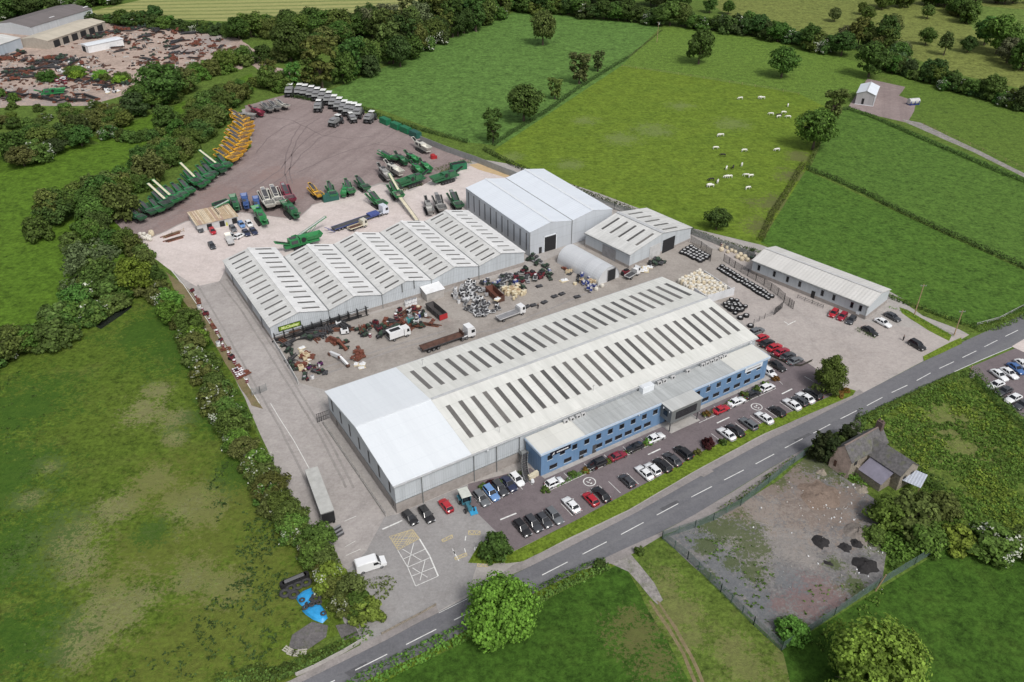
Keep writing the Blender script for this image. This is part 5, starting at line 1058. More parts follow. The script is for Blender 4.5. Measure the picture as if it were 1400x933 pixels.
# ---------------------------------------------------------------- vehicles
def wheel_meshes(r, w):
    t = MB(); t.cyl((0, -w/2, 0), (0, w/2, 0), r, 14); d = MB(); d.cyl((0, -w/2-.012, 0), (0, w/2+.012, 0), r*.62, 12)
    return t.data('wheel', TYRE), d.data('rim', ALLOY)
def add_wheels(root, pos, r, w, rim=True):
    t, d = wheel_meshes(r, w)
    for p in pos:
        o = mk('wheel', t, root, p)
        if rim: mk('rim', d, o)
def car_proto(kind):
    L, Wd, Hh = dict(hatch=(4.05, 1.76, 1.47), saloon=(4.65, 1.82, 1.43), suv=(4.55, 1.88, 1.70), estate=(4.65, 1.82, 1.50), coupe=(4.3, 1.8, 1.35))[kind]
    t = mk('car', None); t.empty_display_size = .5; t['label'] = 'car'; t['category'] = 'car'
    hl = L/2; belt_ = .88 if kind != 'suv' else 1.02; g0 = .24 if kind != 'suv' else .32
    st = [(-hl, belt_-.30, .80), (-hl+.10, belt_-.02, .92), (-hl+.5, belt_+.04, .99), (-.6, belt_+.02, 1), (hl*.42, belt_, 1), (hl-.45, belt_-.12, .97), (hl-.10, belt_-.24, .86), (hl, belt_-.40, .74)]
    mb = MB(); rings = []
    for x, zt, k in st:
        w_ = Wd/2*k; rings.append([(x, -w_*.96, g0), (x, -w_, g0+.28), (x, -w_, zt-.10), (x, -w_*.88, zt), (x, 0, zt+.025), (x, w_*.88, zt), (x, w_, zt-.10), (x, w_, g0+.28), (x, w_*.96, g0)])
    vs = [p for r in rings for p in r]; n = 9; fs = []
    for i in range(len(rings)-1):
        for j in range(n-1): a = i*n+j; fs.append((a, a+n, a+n+1, a+1)[::-1])
        fs.append((i*n, i*n+n-1, (i+1)*n+n-1, (i+1)*n)[::-1])
    fs += [tuple(range(n)), tuple(range((len(rings)-1)*n, len(rings)*n))[::-1]]
    mb.mesh(vs, fs, 0, True)
    xf0, xf1, xr1, xr0 = dict(hatch=(.95, .25, -1.45, -1.88), saloon=(.95, .2, -1.15, -1.75), suv=(1.0, .35, -1.75, -2.1), estate=(.95, .25, -1.8, -2.15), coupe=(.7, .05, -1.0, -1.75))[kind]
    wb, wt = Wd/2*.90, Wd/2*.70; zb = belt_-.02
    mb.box(((xf1+xr1)/2, 0, Hh-.03), (xf1-xr1+.12, wt*2+.06, .07), 0, top=.9, topy=.88)
    for s_ in (-1, 1):
        for a, b in (((xf0, wb), (xf1, wt)), ((xr0, wb), (xr1, wt)), ((-.35, wb), (-.35, wt))):
            mb.bar((a[0], s_*a[1], zb), (b[0], s_*b[1], Hh-.05), .09, .09)
        mb.box((hl*.34, s_*(Wd/2+.08), belt_+.05), (.16, .18, .12))
    mb.build('body', PAINT, t)
    g = MB(); vs = [(xr0, -wb, zb), (xf0, -wb, zb), (xf0, wb, zb), (xr0, wb, zb), (xr1, -wt, Hh-.05), (xf1, -wt, Hh-.05), (xf1, wt, Hh-.05), (xr1, wt, Hh-.05)]
    g.mesh(vs, [(1, 2, 6, 5)]); g.build('windscreen', GLASS, t)
    g = MB(); g.mesh(vs, [(3, 0, 4, 7)]); g.build('rear_window', GLASS, t)
    g = MB(); g.mesh(vs, [(0, 1, 5, 4)]); g.build('side_window', GLASS, t); g = MB(); g.mesh(vs, [(2, 3, 7, 6)]); g.build('side_window', GLASS, t)
    for s_ in (-1, 1):
        m = MB(); m.box((hl-.13, s_*Wd*.34, belt_-.34), (.2, .36, .13)); m.build('headlight', LAMPW, t)
        m = MB(); m.box((-hl+.07, s_*Wd*.37, belt_-.16), (.12, .26, .16)); m.build('tail_light', LAMPR, t)
    rw = .32 if kind != 'suv' else .37
    add_wheels(t, [(x, s_*(Wd/2-.10), rw) for x in (hl*.62, -hl*.62) for s_ in (-1, 1)], rw, .22)
    return Proto(t)
CARS = {k: car_proto(k) for k in ('hatch', 'saloon', 'suv', 'estate', 'coupe')}
CC = dict(white=(.78, .79, .80), black=(.012, .012, .014), grey=(.13, .14, .15), dark=(.045, .048, .055), red=(.42, .012, .025), blue=(.05, .13, .33), skyblue=(.14, .27, .52), silver=(.42, .44, .45), navy=(.02, .028, .07), crimson=(.30, .01, .03), wine=(.22, .012, .03))
HV, HU = ROT+math.pi/2, ROT                       # across and along the site grid
def car(kind, x, y, hd, col, label, group=None):
    return CARS[kind].place(P(x, y, .75)-Vector((0, 0, .75-.03)), hd, label, group, CC[col])
A_, B2 = HV, HV+math.pi
# row along the verge
for k, x, y, h, c, lab in [
    ('estate', 714, 721, B2, 'black', 'black estate car in the first bay of the verge row beside the rounded bush'),
    ('estate', 729.5, 715, B2, 'dark', 'very dark estate car, second in the verge row from the rounded bush'),
    ('hatch', 744, 710.5, B2, 'dark', 'dark hatchback with a pale rear, third in the verge row'),
    ('estate', 758, 704.5, B2, 'grey', 'grey green estate car at the end of the first group on the verge'),
    ('saloon', 781, 689.5, A_, 'white', 'white saloon parked alone left of the red car on the verge'),
    ('hatch', 807.5, 681.5, A_, 'red', 'bright red hatchback on the verge side beside a black car'),
    ('saloon', 822, 675, A_, 'black', 'black saloon right beside the bright red hatchback on the verge'),
    ('hatch', 857.5, 656.5, A_, 'dark', 'dark grey hatchback standing alone in the middle of the verge row'),
    ('saloon', 881, 645.5, A_, 'white', 'left one of two white cars side by side in the verge row'),
    ('hatch', 892.5, 640.5, A_, 'white', 'right one of two white cars side by side in the verge row'),
    ('estate', 906, 635, A_, 'black', 'black estate beside the pair of white cars on the verge'),
    ('saloon', 919.5, 627, A_, 'dark', 'dark saloon between the black estate and the black off roader'),
    ('suv', 934.5, 618.5, A_, 'black', 'large black off roader at the end of the group by the red shrub'),
    ('saloon', 993.5, 592.5, A_, 'white', 'white saloon just past the red shrub on the verge'),
    ('saloon', 1005.5, 587.5, A_, 'black', 'black saloon next to the white one past the red shrub'),
    ('estate', 1023.5, 578.5, A_, 'grey', 'grey estate with a pale roof in the verge row'),
    ('saloon', 1045, 570.5, A_, 'white', 'white saloon between the grey estate and a black car'),
    ('hatch', 1063, 561.5, A_, 'black', 'small black car on the verge opposite the second road circle'),
    ('saloon', 1083, 552, A_, 'white', 'white saloon first of the last group on the verge'),
    ('hatch', 1094, 547.5, A_, 'dark', 'dark car squeezed between two white ones at the verge end'),
    ('saloon', 1101.5, 543, A_, 'white', 'white saloon near the tall dense tree'),
    ('estate', 1112, 537.5, A_, 'black', 'black estate tucked under the tall dense tree'),
    # under the office windows
    ('hatch', 758, 659, HU, 'white', 'small white van bodied car under the navy sign board'),
    ('suv', 816, 634, HU+math.pi, 'black', 'black off roader parked along the left office wall'),
    ('coupe', 845, 622.5, HU, 'wine', 'dark red sports car along the office wall behind the black off roader'),
    ('coupe', 868, 611, HU+math.pi, 'black', 'black coupe with a pale hood along the office wall'),
    ('saloon', 896, 598, HU, 'white', 'white saloon left of the grey entrance block'),
    ('coupe', 986.5, 559, HU, 'red', 'red car right of the grey entrance block'),
    ('saloon', 1007.5, 548.5, HU, 'white', 'white saloon with dark windows between the red car and the black one'),
    ('saloon', 1028, 538.5, HU, 'black', 'black saloon along the right office wall'),
    ('hatch', 1049, 529, HU, 'white', 'white hatchback at the last office wall bay'),
    # left of the offices
    ('estate', 658, 680.5, B2, 'grey', 'grey estate right of the teal tractor'),
    ('estate', 671.5, 673, B2, 'skyblue', 'light blue estate in front of the warehouse plinth'),
    ('estate', 683.5, 666.5, B2, 'dark', 'dark brown grey estate right of the light blue one'),
    ('saloon', 695.5, 660.5, B2, 'navy', 'dark navy saloon by the outside stair'),
    ('hatch', 706.5, 654.5, B2, 'white', 'white hatchback next to the outside stair'),
    ('hatch', 609.5, 690.5, A_, 'red', 'bright red hatchback alone left of the teal tractor'),
    ('estate', 583, 702.5, B2, 'black', 'black estate right of the other black car at the warehouse corner'),
    ('hatch', 560.5, 707, B2+.12, 'black', 'black hatchback nearest the corner of the warehouse gable'),
    # east end
    ('estate', 1035, 452, HU, 'grey', 'silver grey estate behind the warehouse end, topmost of its row'),
    ('hatch', 1042.5, 461, HU, 'red', 'crimson hatchback below the silver grey estate at the warehouse end'),
    ('saloon', 1049, 468.5, HU, 'black', 'black saloon between two red cars at the warehouse end'),
    ('saloon', 1059, 474, HU, 'red', 'upper one of two red saloons side by side in the east row'),
    ('saloon', 1069, 480, HU, 'crimson', 'lower one of two red saloons side by side in the east row'),
    ('saloon', 1077.5, 486, HU, 'dark', 'dark saloon below the two red saloons'),
    ('saloon', 1087.5, 492.5, HU, 'grey', 'dark grey saloon, last in the east row by the kerb planting'),
    ('saloon', 1063, 499.5, B2, 'black', 'black saloon behind the end of the offices with a bright bonnet'),
    ('hatch', 1051.5, 508, B2, 'white', 'white hatchback between the office end and a black saloon'),
    ('hatch', 1140, 427.5, heading((1147, 420), (1135, 434)), 'red', 'left one of two red cars by the long low store'),
    ('hatch', 1152, 432, heading((1159, 425), (1147, 439)), 'crimson', 'right one of two red cars by the long low store'),
    ('hatch', 1164, 437, heading((1171, 430), (1159, 444)), 'dark', 'dark blue hatchback beside the two red cars'),
    ('saloon', 1207.5, 440.5, heading((1199, 436), (1216, 445)), 'white', 'white saloon behind the end of the long low store'),
    ('saloon', 1220.5, 432.5, heading((1212, 428), (1229, 437)), 'dark', 'dark saloon behind the white one at the long low store'),
    ('saloon', 1189.5, 452, heading((1181, 447), (1199, 458)), 'black', 'black saloon by the shrubs at the store car park corner'),
    ('suv', 1254, 471.5, heading((1245, 466), (1264, 477)), 'black', 'black van like car waiting by the corner verge at the road'),
    # right hand lot
    ('saloon', 1366.5, 512, heading((1358, 506), (1376, 519)), 'white', 'first white saloon from the hedge in the right hand lot'),
    ('saloon', 1380, 509.5, heading((1371, 503), (1390, 516)), 'white', 'second white saloon, beside the blue car in the right hand lot'),
    ('saloon', 1389.5, 503, heading((1380, 496), (1399, 510)), 'blue', 'blue saloon in the right hand lot'),
    ('saloon', 1399, 498, heading((1390, 491), (1408, 505)), 'white', 'white car cut by the right edge above the blue saloon'),
    ('saloon', 1362, 525.5, heading((1371, 522), (1353, 529)), 'white', 'white saloon close to the hedge in the right hand lot'),
    ('saloon', 1373.5, 534, heading((1382, 530), (1364, 538)), 'dark', 'dark saloon by the hedge below the white one in the right hand lot'),
    ('saloon', 1386, 544, heading((1394, 540), (1377, 548)), 'white', 'lowest white saloon by the hedge in the right hand lot'),
    ('saloon', 1398, 552.5, heading((1406, 548), (1389, 557)), 'dark', 'dark car cut by the right edge at the foot of the right hand lot'),
    # yard cars by the pallet store
    ('hatch', 290.5, 315.5, heading((286, 308), (295, 322)), 'red', 'red hatchback in front of the timber roofed store'),
    ('hatch', 289.5, 335.5, heading((285, 329), (294, 342)), 'dark', 'dark hatchback on the yard edge below the red one'),
    ('hatch', 316.5, 322.5, heading((310, 319), (323, 326)), 'silver', 'silver hatchback left of the white one in the pale yard'),
    ('hatch', 327.5, 322, heading((321, 325), (334, 318)), 'white', 'small white car in the pale yard beside the navy one'),
    ('saloon', 336.5, 317.5, heading((331, 311), (342, 324)), 'navy', 'left one of two navy saloons in the pale yard'),
    ('saloon', 346.5, 315.5, heading((341, 309), (352, 322)), 'navy', 'right one of two navy saloons in the pale yard'),
    ('hatch', 330, 306.5, heading((325, 300), (335, 313)), 'skyblue', 'light blue hatchback behind the navy saloons'),
    ('hatch', 340.5, 305.5, heading((336, 300), (345, 311)), 'white', 'white hatchback behind the right navy saloon'),
    ('hatch', 318.5, 312, heading((314, 306), (323, 318)), 'grey', 'grey hatchback beside the timber roofed store'),
    ('hatch', 273, 313, heading((268, 307), (278, 320)), 'dark', 'dark estate car at the left wall of the timber roofed store')]:
    car(k, x, y, h, c, lab)
# --- vans
def van_proto():
    t = mk('van', None); t['label'] = 'van'; t['category'] = 'van'
    mb = MB(); pr = [(-2.75, .35), (2.2, .35), (2.72, .5), (2.75, .95), (1.75, 1.25), (1.15, 2.15), (.9, 2.3), (-2.6, 2.3), (-2.75, 2.1)]
    mb.profile(pr, -.98, .98); mb.box((-.85, 0, 2.33), (3.2, 1.7, .06)); mb.build('body', PAINT, t)
    g = MB(); g.mesh([(1.73, -.85, 1.3), (1.73, .85, 1.3), (1.19, .82, 2.12), (1.19, -.82, 2.12)], [(0, 1, 2, 3)]); o = g.build('windscreen', GLASS, t); o.location = (.03, 0, .02)
    for s_ in (-1, 1):
        g = MB(); g.mesh([(.35, s_*.99, 1.3), (1.45, s_*.99, 1.3), (1.1, s_*.99, 1.95), (.35, s_*.99, 1.95)], [(0, 1, 2, 3)]); g.build('side_window', GLASS, t)
        m = MB(); m.box((2.68, s_*.72, .85), (.16, .36, .2)); m.build('headlight', LAMPW, t); m = MB(); m.box((1.5, s_*1.1, 1.4), (.15, .2, .25)); m.build('mirror', BLACK, t)
        m = MB(); m.box((-2.75, s_*.85, 1.1), (.06, .14, .5)); m.build('tail_light', LAMPR, t)
    m = MB(); m.box((2.7, 0, .5), (.16, 1.7, .2)); m.build('bumper', BLACK, t)
    add_wheels(t, [(x, s_*.86, .34) for x in (1.75, -1.7) for s_ in (-1, 1)], .34, .24); return Proto(t)
VAN = van_proto()
VAN.place(P(507.5, 776), heading((487, 783), (528, 770)), 'white panel van parked by the entrance trees', None, (.82, .83, .84))
# --- tractor with cab
def tractor():
    t = thing('tractor', 'teal tractor with a pale square cab roof in the car park', 'tractor', P(637.5, 692), heading((630, 675), (646, 705)))
    mb = MB(); mb.box((1.35, 0, 1.25), (2.0, .85, .75), top=.92); mb.box((.1, 0, .9), (3.2, .6, .5)); mb.build('bonnet', MPAINT, t)
    mb = MB()
    for x in (-1.9, .35):
        for s_ in (-1, 1): mb.bar((x, s_*.85, 1.2), (x, s_*.85, 2.9), .1, .1)
    mb.box((-.78, 0, 1.15), (2.4, 1.8, .5)); o = mb.build('cab', MPAINT, t); g = MB(); g.box((-.78, 0, 2.1), (2.2, 1.66, 1.45)); g.build('cab_glass', GLASS, o)
    mb = MB(); mb.box((-.78, 0, 2.98), (2.7, 2.1, .18), top=.94); mb.build('cab_roof', plain('pale_cab_roof', (.55, .57, .52), .6), t)
    mb = MB()
    for s_ in (-1, 1): mb.box((-1.2, s_*1.05, 1.55), (1.5, .5, .12))
    mb.build('mudguard', MPAINT, t); mb = MB(); mb.cyl((1.6, .25, 1.6), (1.6, .25, 2.6), .06, 8); mb.build('exhaust', BLACK, t)
    add_wheels(t, [(-1.2, -1.0, .8), (-1.2, 1.0, .8)], .8, .45); add_wheels(t, [(1.7, -.85, .5), (1.7, .85, .5)], .5, .3); setcol(t, (.035, .17, .23))
    b = thing('loader_bucket', 'bright blue front attachment on the ground before the teal tractor', 'tractor attachment', P(647.5, 701.5), t.rotation_euler[2]); m = MB(); m.profile([(-.5, .05), (.6, .05), (.7, .2), (-.2, .3), (-.35, .95), (-.6, .9)], -.75, .75); m.build('bucket', plain('bright_blue_paint', (.04, .30, .52), .4), b)
    m = MB(); m.box((-.75, 0, .5), (.15, .8, .5)); m.build('mount', BLACK, b)
tractor()
# --- lorries
def cab(mb, gl, x, L=2.3, W=2.45, H=3.3):
    mb.profile([(x-L/2, .7), (x+L/2, .55), (x+L/2+.05, 1.5), (x+L/2-.15, 2.7), (x+L/2-.5, H), (x-L/2, H)], -W/2, W/2)
    gl.mesh([(x+L/2+.07, -W/2+.15, 1.6), (x+L/2+.07, W/2-.15, 1.6), (x+L/2-.12, W/2-.2, 2.65), (x+L/2-.12, -W/2+.2, 2.65)], [(0, 1, 2, 3)])
    for s_ in (-1, 1): gl.mesh([(x-.1, s_*(W/2+.01), 1.6), (x+L/2-.2, s_*(W/2+.01), 1.6), (x+L/2-.3, s_*(W/2+.01), 2.5), (x-.1, s_*(W/2+.01), 2.5)], [(0, 1, 2, 3)])
def artic(label, a, b, cabcol, bedmat, low=False, name='articulated_lorry'):
    pa, pb = P(*a, 1.2), P(*b, 1.2); Lt = (pb-pa).length; t = thing(name, label, 'lorry', Vector((pa.x, pa.y, .03)), math.atan2(pb.y-pa.y, pb.x-pa.x))
    zb = 1.0 if low else 1.35; Lb = Lt-3.2
    mb = MB(); mb.box((Lb/2, 0, zb), (Lb, 2.5, .18)); mb.box((Lb/2, -.5, zb-.3), (Lb, .18, .45)); mb.box((Lb/2, .5, zb-.3), (Lb, .18, .45))
    for s_ in (-1, 1): mb.box((Lb/2, s_*1.25, zb+.04), (Lb, .08, .22), 1)
    for k in range(int(Lb/1.2)): mb.box((.6+k*1.2, 0, zb-.12), (.1, 2.4, .12))
    if not low: mb.box((Lb-.05, 0, zb+.6), (.1, 2.4, 1.2))
    else: mb.bar((0, -1, .3), (-2.2, -1, 1.7), .5, .12, 1); mb.bar((0, 1, .3), (-2.2, 1, 1.7), .5, .12, 1); mb.box((Lb-2, 0, zb+.5), (3.6, 2.4, .5), 1)
    mb.build('trailer_bed', bedmat, t); c = MB(); g = MB(); cab(c, g, Lt-.9); o = c.build('cab', PAINT, t); g.build('cab_window', GLASS, o)
    m = MB(); m.box((Lt-3.0, 0, .75), (5.0, .9, .3)); m.cyl((Lt-2.6, -1.1, .8), (Lt-3.8, -1.1, .8), .3, 10); m.build('tractor_chassis', DKGREY, t); m = MB()
    for s_ in (-1, 1): m.box((Lt-2.9, s_*1.05, 1.15), (1.6, .4, .08))
    m.build('mudguard', PAINT, t)
    add_wheels(t, [(x, s_*1.02, .5) for x in (1.6, 2.9, 4.2, Lt-3.6, Lt-2.4, Lt-.6) for s_ in (-1, 1)], .5, .38); setcol(t, cabcol); return t
artic('white cabbed lorry with a long empty flat trailer in the courtyard', (576, 477), (646, 453), (.80, .81, .82), [BROWN, DKGREY])
artic('blue and white low loader lorry with an empty ramped trailer in the pale yard', (455, 312), (528, 287), (.62, .66, .74), [DKGREY, plain('blue_chassis', (.06, .09, .28), .5)], True)
def truck(name, label, x, y, hd, L, kind, cabcol, bedmat, W=2.2, H=2.6):
    t = thing(name, label, 'truck', P(x, y), hd); mb = MB()
    if kind == 'flat':
        mb.box((-.9, 0, 1.05), (L-2.0, W, .14)); [mb.box((-.9, s_*W/2, 1.2), (L-2.0, .06, .3), 1) for s_ in (-1, 1)]; mb.box((-.9+(L-2)/2, 0, 1.7), (.1, W, 1.2), 1); mb.box((-.9-(L-2)/2, 0, 1.2), (.06, W, .3), 1)
    else: mb.box((-.9, 0, 1.9), (L-2.0, W, 1.9)); mb.box((-.9, 0, 2.87), (L-3.2, W*.6, .04), 1); mb.box((-.9-(L-2)/2-.01, 0, 1.9), (.04, W*.9, 1.6), 1)
    mb.build('bed' if kind == 'flat' else 'box_body', bedmat, t); c = MB(); g = MB(); cab(c, g, L/2-.85, 1.7, W*.95, H); o = c.build('cab', PAINT, t); g.build('cab_window', GLASS, o)
    m = MB(); m.box((0, 0, .75), (L-.4, .8, .25)); m.build('chassis', DKGREY, t); add_wheels(t, [(xx, s_*(W/2-.2), .42) for xx in (L/2-1, -L/2+1.4) for s_ in (-1, 1)], .42, .3); setcol(t, cabcol); return t
truck('flatbed_truck', 'white cabbed flatbed truck near the white parts heap in the courtyard', 698, 434, heading((680, 440), (715, 427)), 8.4, 'flat', (.78, .79, .8), [GREY, LTGREY])
truck('flatbed_truck', 'small white pickup truck with an open bed by the arched shed', 864, 379, heading((855, 384), (873, 373)), 5.6, 'flat', (.78, .79, .8), [DKGREY, LTGREY], 1.9, 2.0)
truck('box_truck', 'short white truck with an open dark body amid the red machine heap', 545, 462, heading((533, 464), (556, 456)), 6.0, 'box', (.75, .76, .76), [WHITE, BLACK])
truck('flatbed_truck', 'cream flatbed truck parked behind the gabled workshop', 489, 313, heading((477, 316), (500, 308)), 6.5, 'flat', (.62, .60, .50), [BROWN, CREAM])
truck('flatbed_truck', 'pale pickup truck with a white cab in the pale yard by the store', 315, 333, heading((319, 340), (311, 326)), 5.2, 'flat', (.74, .72, .64), [LTGREY, LTGREY], 1.9, 2.1)
t = thing('box_trailer', 'long grey box trailer parked against the lane belt with dark tail', 'trailer', P(440, 690), heading((433, 660), (456, 722))); mb = MB(); mb.box((-.2, 0, 2.5), (13.2, 2.55, 2.7)); mb.build('box_body', plain('trailer_side', (.20, .20, .20), .6, var=.2), t)
mb = MB(); mb.box((-.2, 0, 3.87), (13.3, 2.6, .06)); [mb.box((-6.2+k*1.1, 0, 3.91), (.06, 2.5, .03)) for k in range(12)]; mb.build('roof', plain('trailer_roof', (.44, .44, .42), .6, var=.12, stain=((.3, .3, .27), .6)), t)
mb = MB(); mb.box((6.46, 0, 2.4), (.1, 2.4, 2.4)); mb.build('rear_door', BLACK, t); mb = MB(); mb.box((0, 0, .95), (12.6, 1.2, .3)); mb.build('chassis', BLACK, t); add_wheels(t, [(x, s_*1.0, .5) for x in (5.6, 4.3, 3.0) for s_ in (-1, 1)], .5, .38)
for k in range(3): mb = MB(); mb.box((0, 0, .35), (1.6, .5, .5)); mb.box((0, 0, .65), (1.5, .4, .08), 1); tag(mb.build('storage_bin', [DKGREY, GREY], None, P(461+2*k, 724+4.5*k), ROT+.2), 'narrow grey bin in the row behind the box trailer', 'bin', 'bins behind the box trailer')
for k, (x, y, c) in enumerate(((725, 655.5, 0), (729, 653, 0), (733, 650.5, 1))):
    mb = MB(); mb.box((0, 0, .55), (.8, .7, 1.0), 0, top=1.05); mb.box((0, 0, 1.08), (.84, .74, .08), 0); mb.cyl((-.25, -.35, .1), (-.25, .35, .1), .1, 8, 1); tag(mb.build('wheelie_bin', [CREAM, BLACK], None, P(x, y), ROT), 'cream bin at the foot of the outside stair', 'bin', 'bins at the foot of the stair')
mb = MB(); mb.cyl((0, 0, .45), (0, 0, 1.0), .42, 12, r2=.3); mb.cyl((0, 0, 0), (0, 0, .45), .1, 8, 1); mb.box((0, 0, .04), (.6, .6, .08), 1); tag(mb.build('bollard_lamp', [WHITE, GREY], None, P(728, 661), 0), 'white round topped post in the bay by the cream bins', 'post')
# ---------------------------------------------------------------- yard machines
def track_part(t, L, y, r=.5, w=.55):
    n = 8; prof = [(-L/2+r*math.cos(a), r+.0+r*math.sin(a)) for a in [math.pi/2+math.pi*i/n for i in range(n+1)]]+[(L/2+r*math.cos(a), r+r*math.sin(a)) for a in [-math.pi/2+math.pi*i/n for i in range(n+1)]]
    mb = MB(); mb.profile(prof, y-w/2, y+w/2)
    for k in range(5): mb.cyl((-L/2+L*k/4, y-w/2-.03, r), (-L/2+L*k/4, y+w/2+.03, r), r*.55, 8, 1)
    mb.build('crawler_track', [TYRE, DKGREY], t)
def open_box(mb, c, d, flare=1.25, mat=0, wall=.12):
    """flared open topped hopper"""
    x, y, z = c; l, w_, h = d; lo = [(x-l/2, y-w_/2), (x+l/2, y-w_/2), (x+l/2, y+w_/2), (x-l/2, y+w_/2)]; hi = [((a-x)*flare+x, (b-y)*flare+y) for a, b in lo]
    li = [((a-x)*.9+x, (b-y)*.88+y) for a, b in lo]; hi_i = [((a-x)*.95+x, (b-y)*.92+y) for a, b in hi]
    V = [(a, b, z) for a, b in lo]+[(a, b, z+h) for a, b in hi]+[(a, b, z+.15) for a, b in li]+[(a, b, z+h) for a, b in hi_i]
    F = [(0, 3, 2, 1)]+[(i, (i+1) % 4, 4+(i+1) % 4, 4+i) for i in range(4)]+[(4+i, 4+(i+1) % 4, 12+(i+1) % 4, 12+i) for i in range(4)]+[(8+(i+1) % 4, 8+i, 12+i, 12+(i+1) % 4) for i in range(4)]+[(8, 9, 10, 11)]
    mb.mesh(V, F, mat)
def conveyor(t, a, b, w, belt, name='conveyor', legs=False):
    a, b = Vector(a), Vector(b); mb = MB(); d = (b-a).normalized(); s_ = d.cross(Vector((0, 0, 1))).normalized()
    for k in (-1, 1): mb.bar(a+s_*(k*w/2), b+s_*(k*w/2), .1, .34)
    n = max(2, int((b-a).length/1.1))
    for i in range(n+1): p = a.lerp(b, i/n); mb.bar(p-s_*(w/2)-Vector((0, 0, .1)), p+s_*(w/2)-Vector((0, 0, .1)), .09, .09)
    mb.cyl(b-s_*(w/2), b+s_*(w/2), .2, 8); mb.cyl(a-s_*(w/2), a+s_*(w/2), .2, 8); o = mb.build(name, MPAINT, t)
    m = MB(); m.bar(a+Vector((0, 0, .1)), b+Vector((0, 0, .1)), w*.82, .06); m.build('belt', belt, o)
    return o
def screener(belt, folded=False, small=False):
    t = mk('screener', None); t['label'] = 's'; t['category'] = 'screening machine'
    track_part(t, 3.6, -1.15); track_part(t, 3.6, 1.15)
    mb = MB(); mb.box((-.4, 0, 1.35), (8.2, 1.5, .45)); mb.box((1.6, 0, 1.9), (.3, 1.7, 1.2)); mb.box((-2.6, 0, 1.9), (.3, 1.7, 1.0)); mb.build('chassis', DKGREY, t)
    mb = MB(); open_box(mb, (3.3, 0, 1.9), (2.8, 2.3, 1.0), 1.4); o = mb.build('hopper', MPAINT, t)
    mb = MB()
    for k in range(7): mb.bar((2.1+k*.4, -1.35, 3.05), (2.1+k*.4, 1.35, 3.05), .1, .08)
    mb.build('grid', DKGREY, o)
    mb = MB(); mb.box((.1, -.1, 2.35), (2.6, 1.6, 1.3), 0, top=.95); mb.box((.1, -.1, 3.05), (1.4, 1.0, .15), 1); mb.cyl((.8, .4, 3.0), (.8, .4, 3.7), .08, 8, 1); mb.build('engine_box', [MPAINT, DKGREY], t)
    mb = MB(); mb.box((-2.2, 0, 3.1), (3.6, 1.6, .9), 0, ry=.25); mb.box((-2.2, 0, 3.6), (3.3, 1.3, .06), 1, ry=.25); mb.build('screen_box', [MPAINT, DKGREY], t)
    conveyor(t, *(((2.0, .45, 3.3), (-8.0, .45, 4.9), .8, belt) if belt is CREAM else ((1.8, 0, 2.4), (-5.8, 0, 3.9), 1.1, belt)))
    conveyor(t, (1.0, 1.15, 1.7), (-4.6, 1.35, 2.6) if not folded else (-5.2, 1.5, 3.2), .6, TYRE, 'side_conveyor'); conveyor(t, (1.0, -1.15, 1.7), (-4.6, -1.35, 2.6) if not folded else (-5.2, -1.5, 3.2), .6, TYRE, 'side_conveyor')
    return Proto(t)
def crusher():
    t = mk('crusher', None); t['label'] = 's'; t['category'] = 'crushing machine'
    track_part(t, 4.4, -1.25, .55, .6); track_part(t, 4.4, 1.25, .55, .6)
    mb = MB(); mb.box((0, 0, 1.5), (9.6, 1.7, .6)); mb.build('chassis', MPAINT, t); mb = MB(); open_box(mb, (3.4, 0, 2.1), (3.6, 1.9, 1.1), 1.35); mb.build('hopper', MPAINT, t)
    mb = MB(); mb.box((.4, 0, 2.6), (1.9, 1.9, 1.7), 0); mb.cyl((.4, -1.15, 2.7), (.4, 1.15, 2.7), .65, 14, 1); mb.build('crusher_box', [MPAINT, BLACK], t)
    mb = MB(); mb.box((-2.1, 0, 2.6), (2.7, 2.1, 1.5), 0, top=.96); mb.box((-2.1, .3, 3.42), (1.6, 1.2, .18), 1); mb.box((-2.1, -1.07, 2.6), (1.8, .06, .9), 1); mb.cyl((-1.2, .6, 3.3), (-1.2, .6, 4.0), .09, 8, 1); mb.build('engine_box', [MPAINT, DKGREY], t)
    conveyor(t, (-.6, 0, 1.0), (-7.0, 0, 3.6), 1.1, TYRE); return Proto(t)
def dumper():
    t = mk('dump_truck', None); t['label'] = 's'; t['category'] = 'dump truck'
    mb = MB(); mb.profile([(-.9, 1.6), (1.6, 1.45), (2.9, 1.9), (2.5, 2.3), (1.0, 2.9), (-1.0, 3.0), (-1.4, 2.4)], -1.25, 1.25); mb.build('dump_body', plain('pale_dump_body', (.20, .205, .205), .6, var=.2), t)
    mb = MB(); mb.box((1.0, 0, 2.93), (2.6, 2.0, .1)); mb.build('load_bed', GREY, t)
    mb = MB(); mb.box((-.4, 0, 1.05), (6.6, 1.0, .5)); mb.build('chassis', DKGREY, t)
    mb = MB(); mb.box((-2.7, 0, 1.75), (1.9, 2.1, 1.0), 0, top=.94); mb.build('bonnet', plain('charcoal_paint', (.05, .055, .06), .5), t)
    mb = MB(); mb.box((-1.9, 0, 3.5), (1.9, 1.9, .16), 0, top=.94); mb.box((-2.75, 0, 3.3), (.5, 1.6, .12), 0); mb.build('cab_roof', MPAINT, t)
    mb = MB(); mb.box((-1.9, 0, 2.75), (1.5, 1.5, 1.3)); mb.build('cab_window', GLASS, t)
    add_wheels(t, [(x, s_*1.15, .75) for x in (-2.7, .3, 1.9) for s_ in (-1, 1)], .75, .6); return Proto(t)
